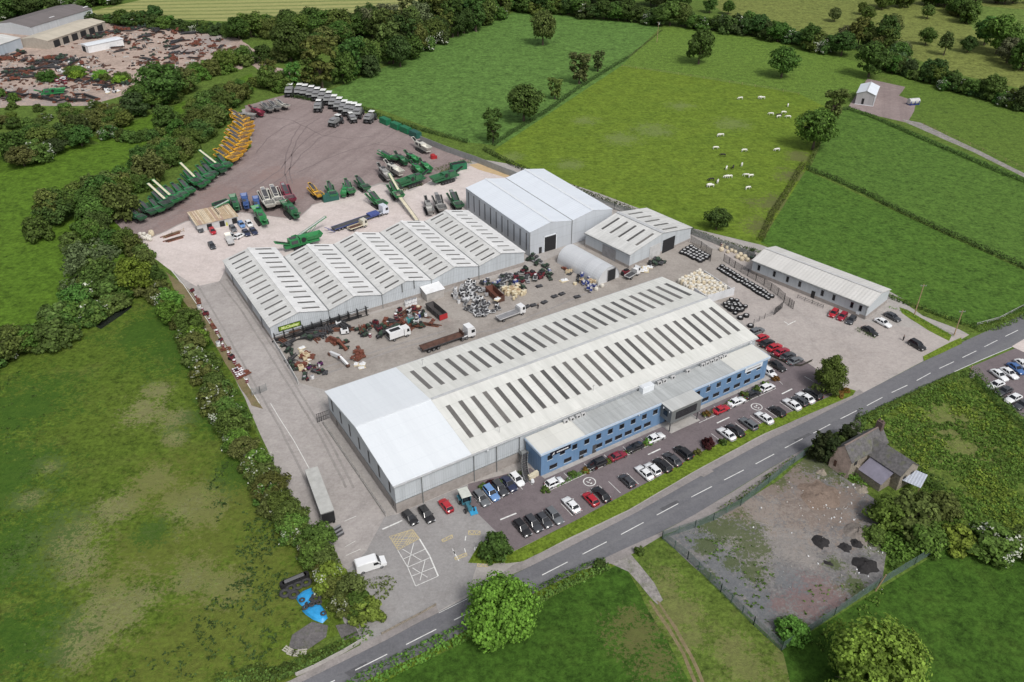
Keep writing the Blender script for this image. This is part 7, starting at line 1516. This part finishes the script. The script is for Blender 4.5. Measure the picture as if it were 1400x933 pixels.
heap([(386, 474), (395, 472), (408, 512), (402, 514)], 12, Js('black_beams', 'dark_implement', 'black_plate'), '%s piled against the inside of the white topped wall', '%s pieces against the white topped wall', (.6, .9), .8)
J['orange_boom'].place(P(462, 472), heading((450, 464), (475, 482)), 'orange rusted boom lying in the open courtyard', None, None, 1.2); J['pale_boom'].place(P(464, 494), heading((452, 486), (474, 502)), 'white and brown steel boom lying in the open courtyard', None, None, 1.25); heap([(482, 482), (492, 478), (497, 492), (486, 495)], 6, Js('rusty_implement', 'rusty_implement'), 'rusty implement in the small pile near the end of the long warehouse', 'rusty implements near the long warehouse', (.8, 1.1), .8); heap([(486, 498), (502, 494), (506, 500), (490, 505)], 4, Js('pale_board'), 'pale board lying below the small rusty pile', 'pale boards below the rusty pile', (.7, .9)); heap([(450, 462), (472, 466), (478, 478), (455, 474)], 8, Js('rusty_implement', 'dark_implement'), '%s around the orange boom', '%s pieces around the orange boom', (.7, 1.0)); heap([(480, 452), (500, 450), (502, 464), (488, 464)], 7, Js('dark_implement', 'black_beams', 'black_plate'), '%s by the left end of the red and black heap', '%s pieces at the left end of the heap', (.7, 1))
J['white_engine'].place(P(471.5, 456), .3, 'white square tank alone beside the dark bars', None, None, 1.5); J['white_engine'].place(P(463, 444), .3, 'small white casing against the workshop wall', None, None, 1.1)
for k in range(4): J['white_drum'].place(P(556+4*k, 419-1.2*k), 0, 'white upright drum in the short row by the concrete lean to', 'drums by the lean to', None, (1.2, 1.2, 1.8))
def skip(label, a, b, end, inner, x0=None):
    pa, pb = P(*a), P(*b); d = pb-pa; L = d.length; t = thing('skip', label, 'skip', (pa+pb)/2, math.atan2(d.y, d.x)); m = MB(); open_box(m, (0, 0, .15), (L*.86, 2.2, 1.7), 1.12); o = m.build('body', inner, t); m = MB(); m.box((L/2*.96, 0, 1.0), (.12, 2.45, 1.6)); m.build('end_door', end, t); m = MB(); [m.box((x, s_*1.28, 1.0), (.12, .12, 1.5)) for x in (-L*.3, 0, L*.3) for s_ in (-1, 1)]; m.build('rib', inner, t); return t
skip('long dark open skip with a bright red end in the courtyard', (587, 421), (607, 438), RED, plain('dark_skip_steel', (.06, .055, .055), .8, var=.3)); skip('brown rusty skip between the grey and the cream parts', (668, 398), (685, 414), BROWN, plain('brown_skip_steel', (.12, .045, .03), .8, var=.3)); J['pale_board'].place(P(680, 409, 1.7)-Vector((0, 0, .2)), 1, 'pale board lying across the brown skip', None, None, .9); bpy.data.objects[J['pale_board'].root.name]
heap([(614, 402), (648, 386), (668, 404), (632, 424)], 60, Js('grey_implement', 'steel_roller', 'grey_crate', 'white_engine', 'steel_roller', 'white_drum'), '%s in the big grey and white parts heap', '%s pieces in the grey and white heap', (.7, 1.15), .8)
heap([(632, 424), (660, 408), (686, 424), (654, 436)], 42, Js('white_engine', 'steel_roller', 'grey_implement', 'black_roller', 'white_drum'), '%s at the lower end of the grey and white parts heap', '%s pieces at the lower end of the grey heap', (.6, 1.0), .5)
heap([(686, 398), (712, 388), (728, 400), (700, 412)], 26, Js('cream_drum', 'cream_crate', 'cream_drum'), '%s in the cream coloured pile right of the brown skip', '%s pieces right of the brown skip', (.9, 1.4), .4)
heap([(645, 390), (700, 374), (720, 384), (680, 396)], 34, Js('dark_implement', 'black_beams', 'green_engine', 'grey_implement', 'black_roller', 'blue_engine'), '%s in the dark row along the right bays of the workshop', '%s pieces along the right workshop bays', (.7, 1.1), .7)
heap([(700, 380), (722, 370), (734, 382), (714, 398)], 22, Js('green_engine', 'dark_implement', 'grey_implement', 'maroon_engine', 'black_roller'), '%s in the dark pile at the right corner of the workshop', '%s pieces at the right workshop corner', (.8, 1.2), .8)
heap([(722, 374), (736, 368), (746, 380), (732, 386)], 8, Js('maroon_engine', 'red_drum'), '%s in the red group before the hall doorway', '%s pieces before the hall doorway', (1.0, 1.5)); heap([(738, 364), (748, 362), (756, 382), (748, 384)], 6, Js('dark_implement', 'black_roller', 'blue_engine'), '%s right of the red group before the hall', '%s pieces right of the red group', (.8, 1.1)); heap([(716, 352), (734, 350), (738, 362), (718, 366)], 8, Js('dark_implement', 'grey_implement', 'green_engine'), '%s stored in the nook between workshop and hall', '%s pieces in the nook by the hall', (.9, 1.2), .6); heap([(748, 328), (760, 325), (763, 336), (750, 340)], 5, Js('dark_implement', 'black_roller'), '%s standing in front of the hall doorway', '%s pieces at the hall doorway', (.9, 1.2))
for x, y, l in ((758, 406, 'lower one of two black plates on the courtyard floor'), (768, 402.5, 'upper one of two black plates on the courtyard floor'), (789, 406.5, 'small black plate alone near the arched shed'), (737, 392, 'black plate beside the cream coloured pile'), (720, 420, 'grey brown plate lying near the flatbed truck cab'), (729, 418, 'dark plate right of the grey brown one'), (744, 414, 'grey metal frame plate lying flat in the courtyard')): J['black_plate'].place(P(x, y), ROT+rnd.uniform(-.2, .2), l, None, None, .9)
heap([(788, 384), (800, 372), (816, 388), (808, 402)], 16, Js('black_beams', 'blue_engine', 'black_plate', 'dark_implement', 'cream_crate'), '%s piled against the side of the arched shed', '%s pieces against the arched shed', (.8, 1.2), 1.0); heap([(762, 362), (776, 370), (790, 378), (774, 374)], 8, Js('rusty_implement', 'black_plate', 'cream_crate'), '%s along the left side of the arched shed', '%s pieces left of the arched shed', (.7, 1)); J['pale_board'].place(P(771, 384.5), .5, 'pale board flat on the ground left of the arched shed', None, None, 1.1); J['cream_drum'].place(P(786, 389), 0, 'low cream drum near the pale board', None, None, (1.3, 1.3, .6))
for x, y, l in ((815, 397, 'white bag by the dark heap at the arched shed'), (823, 392.5, 'white bag at the foot of the arched shed end')): SACK.place(P(x, y), .4, l, None, None, 1.1)
J['maroon_engine'].place(P(855, 376), ROT, 'dark red machine beside the small white pickup', None, None, 1.6); heap([(874, 370), (884, 364), (890, 367), (880, 373)], 5, Js('pale_board'), 'pale board in the flat stack by the gabled shed', 'pale boards by the gabled shed', (.9, 1.1), .4); heap([(886, 362), (898, 356), (908, 360), (896, 368)], 12, Js('black_roller', 'dark_implement', 'black_plate'), '%s in the black stack before the gabled shed door', '%s pieces before the gabled shed door', (.9, 1.1), .8); heap([(1010, 342), (1030, 345), (1032, 356), (1018, 352)], 12, Js('dark_implement', 'black_roller', 'black_plate'), '%s behind the sacks by the long low store', '%s pieces behind the sacks', (.7, 1.0), .4); heap([(984, 334), (996, 336), (994, 340), (986, 340)], 4, Js('red_drum'), 'red drum at the tip of the sack heap', 'red drums at the sack heap', (.9, 1.1))
for i, (x, y) in enumerate([(262, 398), (267, 406), (271, 413), (276, 424), (281, 430), (286, 438), (291, 447), (296, 455), (301, 466), (304, 473), (308, 478), (312, 485), (316, 490), (320, 496), (326, 503), (330, 508), (323, 509), (327, 515), (333, 513), (337, 522)]): J[('maroon_engine', 'red_drum', 'rusty_implement', 'red_drum')[i % 4]].place(P(x+1, y+1), rnd.uniform(0, 6), '%s in the line along the grass edge of the works lane' % J[('maroon_engine', 'red_drum', 'rusty_implement', 'red_drum')[i % 4]].root['category'], 'red parts along the lane: '+('engines', 'drums', 'frames', 'drums')[i % 4], None, rnd.uniform(.8, 1.1))
for k, (x, y) in enumerate(((276, 422), (302, 472))): J['white_drum'].place(P(x-3, y+1), 0, ('white drum at the upper part of the lane edge line', 'white drum at the middle of the lane edge line')[k], None, None, 1.3)
grid([(317, 508), (330, 503), (338, 514), (325, 520)], 4, 5, lambda p, k: J['red_drum'].place(p, 0, 'red drum with a white lid in the square block on the lane edge', 'red drums in the square block', None, .8), .05)
# spool, tank by the lean to; stones in the upper yard
m = MB(); m.cyl((0, -.5, 1.1), (0, .5, 1.1), .8, 14, 1); m.cyl((0, -.6, 1.1), (0, -.5, 1.1), 1.1, 16); m.cyl((0, .5, 1.1), (0, .6, 1.1), 1.1, 16); tag(m.build('cable_reel', [BLACK, DKGREY], None, P(598, 406), ROT), 'big black reel standing right of the concrete lean to', 'reel')
heap([(190, 322), (205, 322), (206, 330), (192, 330)], 12, [SACK], 'white stone block in the pale heap at the yard corner', 'pale blocks at the yard corner', (.7, 1.1), .4); CSACK.place(P(207.5, 322), .5, 'grey rounded tank beside the pale blocks at the yard corner', None, None, (1.6, 1.6, 2.0))
for a, b, l in (((222, 326), (248, 318), 'rusty beam bundle along the back edge of the pale yard'), ((228, 331), (250, 325), 'second rusty beam bundle in front of the first at the pale yard edge')): J['rusty_beams'].place(P((a[0]+b[0])/2, (a[1]+b[1])/2), heading(a, b), l, None, None, 1.3)
# covered clamp with tyres in the rough pasture
BLUEC = plain('bright_blue_sheet', (.03, .30, .62), .45, var=.15, scale=.8)
def sheet_heap(name, label, px, h, off):
    Q = [P(*p) for p in px]; c = sum(Q, Vector())/len(Q); m = MB(); n = len(Q); ring = []
    for f_, z in ((1, .1), (.8, h*.75), (.45, h), (0, h*1.02)):
        ring.append([tuple((q-c)*f_+Vector((0, 0, z+(rnd.uniform(-.12, .12) if f_ < 1 else 0)))) for q in Q])
    for a, b in zip(ring, ring[1:]): m.mesh(a+b, [(i, (i+1) % n, n+(i+1) % n, n+i) for i in range(n)], 0, True)
    return tag(m.build(name, BLUEC, None, c), label, 'tarpaulin')
sheet_heap('tarpaulin', 'upper bright blue sheet over a small heap in the rough pasture', [(404, 818), (414, 810), (427, 804), (431, 812), (424, 824), (416, 832), (409, 826)], .8, 0)
sheet_heap('tarpaulin', 'lower bright blue sheet held down with tyres in the rough pasture', [(413, 836), (424, 830), (438, 826), (445, 836), (448, 846), (441, 853), (428, 848), (418, 841)], .8, 0)
def tyre_ring():
    m = MB(); n, k = 12, 6; vs = [((.42+.2*math.cos(2*math.pi*j/k))*math.cos(2*math.pi*i/n), (.42+.2*math.cos(2*math.pi*j/k))*math.sin(2*math.pi*i/n), .15+.15*math.sin(2*math.pi*j/k)) for i in range(n) for j in range(k)]
    m.mesh(vs, [(i*k+j, ((i+1) % n)*k+j, ((i+1) % n)*k+(j+1) % k, i*k+(j+1) % k) for i in range(n) for j in range(k)], 0, True); t = m.build('old_tyre', plain('faded_tyre', (.045, .045, .048), .85)); t['label'] = 'tyre'; t['category'] = 'tyre'; return Proto(t)
TY = tyre_ring()
for x, y, z in ((418, 835, .7), (427, 831, .75), (437, 828, .7), (443, 843, .7), (414, 825, .75)): TY.place(P(x, y)+Vector((0, 0, z)), 0, 'tyre weighing down the bright blue sheets', 'tyres on the blue sheets', None, .9)
for x, y in ((398, 806), (408, 802), (419, 798), (390, 813), (431, 813), (432, 820), (424, 826), (402, 815)): TY.place(P(x, y)+Vector((0, 0, .1)), 0, 'large old tyre beside the bright blue sheets', 'tyres beside the blue sheets', None, 1.7)
Q0, Q1 = P(388, 803), P(419, 790); m = MB()
for k in range(9): p = (Q1-Q0)*(k/8); m.cyl((p.x, p.y, 0), (p.x, p.y, 1.1), .62, 10)
m.box(((Q1-Q0).x/2, (Q1-Q0).y/2, 1.15), ((Q1-Q0).length*.9, .7, .2), 1, rz=math.atan2((Q1-Q0).y, (Q1-Q0).x), top=.9); tag(m.build('covered_stack', [TYRE, plain('grey_cover', (.14, .14, .145), .7)], None, Q0), 'long dark stack under a grey cover above the blue sheets', 'stack')
for k, (x, y) in enumerate(((393, 889), (399, 893), (404, 894), (413, 892))): m = MB(); [m.box((-.4+i*.4, 0, .08), (.22, 1.5, .06)) for i in range(3)]; [m.box((0, -.6+i*.6, .14), (1.1, .12, .06)) for i in range(3)]; tag(m.build('pallet', plain('bleached_pallet', (.42, .40, .34), .9) if k == 0 else bpy.data.materials['bleached_pallet'], None, P(x, y), rad(60)+.2*k), 'bleached pallet lying by the gravel patch in the rough pasture', 'pallet', 'pallets by the gravel patch')
# waste ground: dark heaps, rubble, spoil
def mound(name, label, px, h, mat, kind=None, cat='heap', seed=1):
    Q = [P(*p) for p in px]; c = sum(Q, Vector())/len(Q); m = MB(); n = 22; r = [max((q-c).length for q in Q)]
    ang = [2*math.pi*i/n for i in range(n)]; an = [math.atan2((q-c).y, (q-c).x) % (2*math.pi) for q in Q]
    def rr(a):
        ws = [(1/(.05+abs((a-b+math.pi) % (2*math.pi)-math.pi)), (q-c).length) for b, q in zip(an, Q)]; return sum(w_*l for w_, l in ws)/sum(w_ for w_, l in ws)
    rings = []
    for f_ in (1, .82, .6, .35, 0): rings.append([(math.cos(a)*rr(a)*f_*(1+.45*mnoise.noise(Vector((math.cos(a)*2.2, math.sin(a)*2.2, seed*3.1)))), math.sin(a)*rr(a)*f_*(1+.45*mnoise.noise(Vector((math.cos(a)*2.2, math.sin(a)*2.2, seed*3.1)))), (.02 if f_ == 1 else h*(1-f_**1.6)*(1+.5*mnoise.noise(Vector((math.cos(a)*2, math.sin(a)*2, f_*4+seed)))))) for a in ang])
    for a, b in zip(rings, rings[1:]): m.mesh(a+b, [(i, (i+1) % n, n+(i+1) % n, n+i) for i in range(n)], 0, True)
    return tag(m.build(name, mat, None, c), label, cat, None, kind)
TAR = plain('black_tar_planings', (.022, .02, .021), .95, var=.4, scale=2); SPOIL = ground_mat('spoil_heap', (.20, .175, .155), (.27, .24, .215), (.12, .10, .08), .3, 1.5, bmp=.6)
for i, (l, px, h) in enumerate([('round black heap at the left of the black heaps on the waste ground', [(1110, 738), (1118, 731), (1128, 736), (1134, 742), (1126, 750), (1116, 748)], .6), ('black heap in front of the bramble bank on the waste ground', [(1162, 740), (1168, 736), (1180, 745), (1177, 750), (1168, 748)], .6), ('small double black heap between the round one and the bank', [(1147, 744), (1152, 742), (1164, 752), (1161, 756), (1152, 752)], .5), ('largest black heap at the right of the waste ground', [(1164, 766), (1170, 763), (1184, 768), (1200, 767), (1204, 775), (1190, 782), (1178, 785), (1168, 775)], .9), ('thin black patch of planings in the middle of the waste ground', [(1126, 766), (1133, 769), (1140, 774), (1134, 773)], .25)]): mound('tar_heap', l, px, h, TAR, seed=i)
mound('spoil_heap', 'grey brown spoil heap by the bank behind the black heaps', [(1150, 722), (1165, 716), (1182, 722), (1192, 738), (1180, 745), (1165, 735)], 1.1, SPOIL, seed=8); mound('spoil_heap', 'brown rubble mound below the derelict house', [(1090, 668), (1110, 660), (1140, 668), (1150, 682), (1130, 700), (1105, 690)], .7, ground_mat('brown_rubble', (.20, .15, .12), (.27, .21, .17), (.13, .10, .08), .3, 1.5, bmp=.6), seed=9)
rb = MB(); rr_ = random.Random(5)
for x, y, n, s_ in ((1138, 690, 60, 2.2), (1105, 680, 20, 3), (1166, 668, 14, 1.2), (1190, 750, 14, 1.5), (1060, 705, 10, 5), (1110, 770, 10, 6), (1180, 790, 10, 2)):
    for k in range(n): q = P(x, y)+Vector((rr_.gauss(0, s_), rr_.gauss(0, s_*1.2), 0)); d = rr_.uniform(.08, .36); rb.box((q.x, q.y, .05+d*.3), (d, d*rr_.uniform(.5, 1), d*.6), rr_.choice((0, 1, 1)), rz=rr_.uniform(0, 3), top=.7)
tag(rb.build('rubble', [WHITE, CONC]), kind='stuff')
mound('boulder', 'pale boulder heap beside the derelict house gable', [(1117, 645), (1124, 641), (1130, 648), (1122, 651)], .7, STONE, cat='boulder', seed=4); mound('boulder', 'pale rubble spill at the rear corner of the derelict house', [(1168, 664), (1178, 662), (1186, 672), (1176, 676)], .8, STONE, cat='rubble', seed=6)
# the upper right pad: small tank group
t = thing('tank_frame', 'small grey tank in a frame on the gravel pad by the field shed', 'tank', P(1248, 143), .2); m = MB(); m.cyl((-2.4, 0, 1.5), (2.4, 0, 1.5), 1.3, 12); m.build('tank', LTGREY, t); m = MB(); [m.box((x, s_*1.3, .9), (.3, .2, 1.8)) for x in (-2, 0, 2) for s_ in (-1, 1)]; m.box((0, 0, .2), (5, 2.4, .2)); m.build('frame', BLUEP, t)
# ---------------------------------------------------------------- people and cattle
def skin_body(name, verts, edges, radii, root, mat, sub=1):
    me = bpy.data.meshes.new(name); me.from_pydata(verts, edges, []); o = mk(name, me); md = o.modifiers.new('skin', 'SKIN'); md.use_smooth_shade = True
    for v, r in zip(me.skin_vertices[0].data, radii): v.radius = (r, r) if not isinstance(r, tuple) else r; v.use_root = False
    me.skin_vertices[0].data[root].use_root = True
    if sub: s_ = o.modifiers.new('sub', 'SUBSURF'); s_.levels = sub; s_.render_levels = sub
    dg = bpy.context.evaluated_depsgraph_get(); dg.update(); m2 = bpy.data.meshes.new_from_object(o.evaluated_get(dg)); bpy.data.objects.remove(o); m2.materials.clear(); m2.materials.append(mat); m2.polygons.foreach_set('use_smooth', [True]*len(m2.polygons))
    return m2
def cow_mesh():
    v = [(-.85, 0, 1.12), (-.3, 0, 1.08), (.3, 0, 1.06), (.8, 0, 1.14), (1.15, 0, 1.05), (1.45, 0, .62), (1.62, 0, .36)]; e = [(0, 1), (1, 2), (2, 3), (3, 4), (4, 5), (5, 6)]; r = [.30, .36, .38, .32, .2, .16, .1]
    for s_ in (-1, 1):
        i = len(v); v += [(-.85, s_*.2, .75), (-.98, s_*.22, .42), (-.9, s_*.22, .04)]; e += [(0, i), (i, i+1), (i+1, i+2)]; r += [.15, .075, .06]
        i = len(v); v += [(.75, s_*.2, .7), (.76, s_*.21, .38), (.74, s_*.21, .04)]; e += [(3, i), (i, i+1), (i+1, i+2)]; r += [.14, .075, .06]
    i = len(v); v += [(-1.12, 0, 1.15), (-1.2, 0, .6)]; e += [(0, i), (i, i+1)]; r += [.06, .03]
    return v, e, r
COWM = painted('cattle_hide', .85, 0, .1); cv, ce, cr = cow_mesh(); cme = skin_body('cow', cv, ce, cr, 1, COWM)
for x, y, c in [(1012, 136.5, 'w'), (1042.5, 136, 'w'), (1039, 135.5, 'w'), (1077, 146, 'w'), (1054, 158, 'w'), (1064, 161.5, 'w'), (1065, 159.8, 'b'), (1071, 156, 'w'), (1077.5, 162, 'w'), (983, 187, 'w'), (986, 187, 'w'), (978, 204.5, 'w'), (988, 214.5, 'b'), (1017, 208, 'w'), (1062, 207, 'w'), (993, 232, 'w'), (1002, 231, 'b'), (1014, 227.5, 'w'), (993.5, 244, 'w'), (997, 244, 'w'), (1020.5, 242, 'w'), (1026, 243, 'w'), (972, 248, 'b'), (981, 250.5, 'w'), (969, 255.5, 'w'), (972, 256.5, 'w'), (1022, 259.5, 'w')]:
    o = mk('cow', cme, None, P(x, y), rnd.choice((.2, 3.3, .5, 2.9, 1.2))); o.color = (.72, .71, .66, 1) if c == 'w' else (.02, .018, .016, 1); o.scale = (.95,)*3
    tag(o, 'white cow grazing in the yellow green pasture' if c == 'w' else 'black cow among the white ones in the pasture', 'cow', 'white cattle in the pasture' if c == 'w' else 'black cattle in the pasture')
def person_thing(label, x, y, rz, cloth, trousers):
    t = thing('person', label, 'person', P(x, y), rz)
    v = [(0, 0, .95), (0, 0, 1.15), (.01, 0, 1.38), (.02, 0, 1.5), (.03, 0, 1.64), (.03, 0, 1.74), (0, .19, 1.4), (.02, .25, 1.12), (.12, .24, .9), (.16, .23, .8), (0, -.19, 1.4), (-.03, -.25, 1.12), (.05, -.25, .9), (.08, -.24, .8), (0, .1, .88), (.06, .11, .5), (.0, .11, .08), (.16, .12, .04), (0, -.1, .88), (-.02, -.11, .5), (-.1, -.11, .08), (.06, -.12, .04)]
    e = [(0, 1), (1, 2), (2, 3), (3, 4), (4, 5), (2, 6), (6, 7), (7, 8), (8, 9), (2, 10), (10, 11), (11, 12), (12, 13), (0, 14), (14, 15), (15, 16), (16, 17), (0, 18), (18, 19), (19, 20), (20, 21)]
    r = [.15, .15, .16, .06, .1, .08, .075, .05, .04, .035, .075, .05, .04, .035, .1, .07, .05, .045, .1, .07, .05, .045]
    mk('body', skin_body('body', v, e, r, 0, plain('skin_tone', (.36, .22, .16), .6) if 'skin_tone' not in bpy.data.materials else bpy.data.materials['skin_tone']), t)
    mk('jacket', skin_body('jacket', [(0, 0, .86)]+v[1:3]+v[6:9]+v[10:13], [(0, 1), (1, 2), (2, 3), (3, 4), (4, 5), (2, 6), (6, 7), (7, 8)], [.19, .18, .18, .1, .075, .06, .1, .075, .06], 1, cloth), t)
    mk('trousers', skin_body('trousers', [v[0]]+v[14:17]+v[18:21], [(0, 1), (1, 2), (2, 3), (0, 4), (4, 5), (5, 6)], [.165, .12, .09, .075, .12, .09, .075], 0, trousers), t)
    m = MB(); m.cyl((.02, 0, 1.66), (.02, 0, 1.79), .115, 10, r2=.08); m.build('hair', BLACK, t)
person_thing('person in dark clothes walking in the yard near the black waiting vehicle', 1234.5, 466, 2.2, DKGREY, BLACK)
person_thing('person in dark clothes standing on the courtyard floor below the plates', 735.5, 422.5, .8, BLACK, DKGREY)
# ---------------------------------------------------------------- the far scrapyard
SY = Js('rusty_beams', 'black_beams', 'rusty_implement', 'dark_implement', 'brown_beams', 'black_beams')
for q, n, l, g, s_ in [([(30, 82), (85, 76), (120, 88), (60, 98)], 52, '%s in the dark pile in the middle of the scrapyard', '%s pieces in the dark scrapyard pile', (1.1, 1.8)), ([(5, 98), (45, 92), (58, 105), (10, 112)], 37, '%s in the rusty pile at the left of the scrapyard', '%s pieces in the left scrapyard pile', (1.0, 1.7)), ([(70, 108), (90, 104), (185, 114), (150, 122)], 40, '%s in the red brown strip below the scrapyard bank', '%s pieces below the scrapyard bank', (1.0, 1.6)), ([(150, 38), (240, 38), (270, 48), (160, 45)], 40, '%s along the back hedge of the scrapyard', '%s pieces along the scrapyard hedge', (1.1, 1.8)), ([(165, 55), (215, 45), (225, 66), (150, 72)], 24, '%s spread over the tan scrapyard floor', '%s pieces on the tan floor', (1.0, 1.6)), ([(180, 80), (250, 70), (300, 78), (200, 96)], 24, '%s on the near side of the tan scrapyard floor', '%s pieces on the near tan floor', (1.0, 1.7)), ([(120, 50), (170, 38), (180, 42), (125, 56)], 24, '%s in the line before the cream roofed shed', '%s pieces before the cream roofed shed', (1.2, 1.8)), ([(0, 125), (120, 128), (125, 140), (10, 140)], 24, '%s on the grey lower end of the scrapyard', '%s pieces on the lower scrapyard', (1.0, 1.7)), ([(220, 55), (300, 52), (320, 70), (230, 68)], 18, '%s on the bare upper scrapyard corner', '%s pieces on the upper scrapyard corner', (1.0, 1.8)), ([(0, 78), (40, 70), (40, 78), (0, 86)], 15, '%s in front of the pale striped shed', '%s pieces before the pale shed', (1.2, 1.8))]: heap(q, n, SY, l, g, s_, .8)
heap([(75, 112), (92, 110), (96, 116), (80, 118)], 7, Js('red_drum', 'maroon_engine'), '%s in the bright red patch of the scrapyard', '%s pieces in the red patch', (1.8, 2.4)); heap([(90, 84), (130, 90), (105, 104), (80, 100)], 10, Js('white_drum', 'white_engine', 'pale_board'), '%s scattered white in the scrapyard', '%s white pieces in the scrapyard', (1.0, 1.7)); heap([(140, 124), (165, 123), (165, 127), (142, 128)], 6, Js('white_engine', 'pale_board'), '%s by the hedge at the lower scrapyard', '%s pale pieces by the scrapyard hedge', (1.0, 1.5))
mach(CRU, (82, 124), (62, 126), GRN, 'green machine on the lower end of the scrapyard', None, sc=1.0)
for x, y, a in ((14, 131, .1), (47, 134, .05), (60, 137, -.1), (98, 140, .4), (118, 134, -.2)): J['dark_boom'].place(P(x, y), a+2.9, 'long dark trailer frame on the lower end of the scrapyard', 'trailer frames on the lower scrapyard', None, (2.4, 2.0, 1.2))

db = MB(); rr_ = random.Random(11)
for q, n in (([(0, 60), (140, 45), (300, 48), (330, 80)], 200), ([(0, 75), (130, 78), (190, 118), (0, 140)], 500), ([(130, 60), (300, 60), (320, 85), (180, 100)], 170)):
    Q = [P(*p) for p in q]
    for k in range(n): p = lerp2(Q, rr_.random(), rr_.random()); db.box((p.x, p.y, .25), (rr_.uniform(.4, 3.2), rr_.uniform(.3, 1.1), rr_.uniform(.2, .8)), rr_.choice((0, 0, 0, 1, 1, 3, 3, 2)), rz=rr_.uniform(0, 3.1), top=.8)
tag(db.build('scrap_debris', [BROWN, BLACK, RUST, CONC]), kind='stuff')
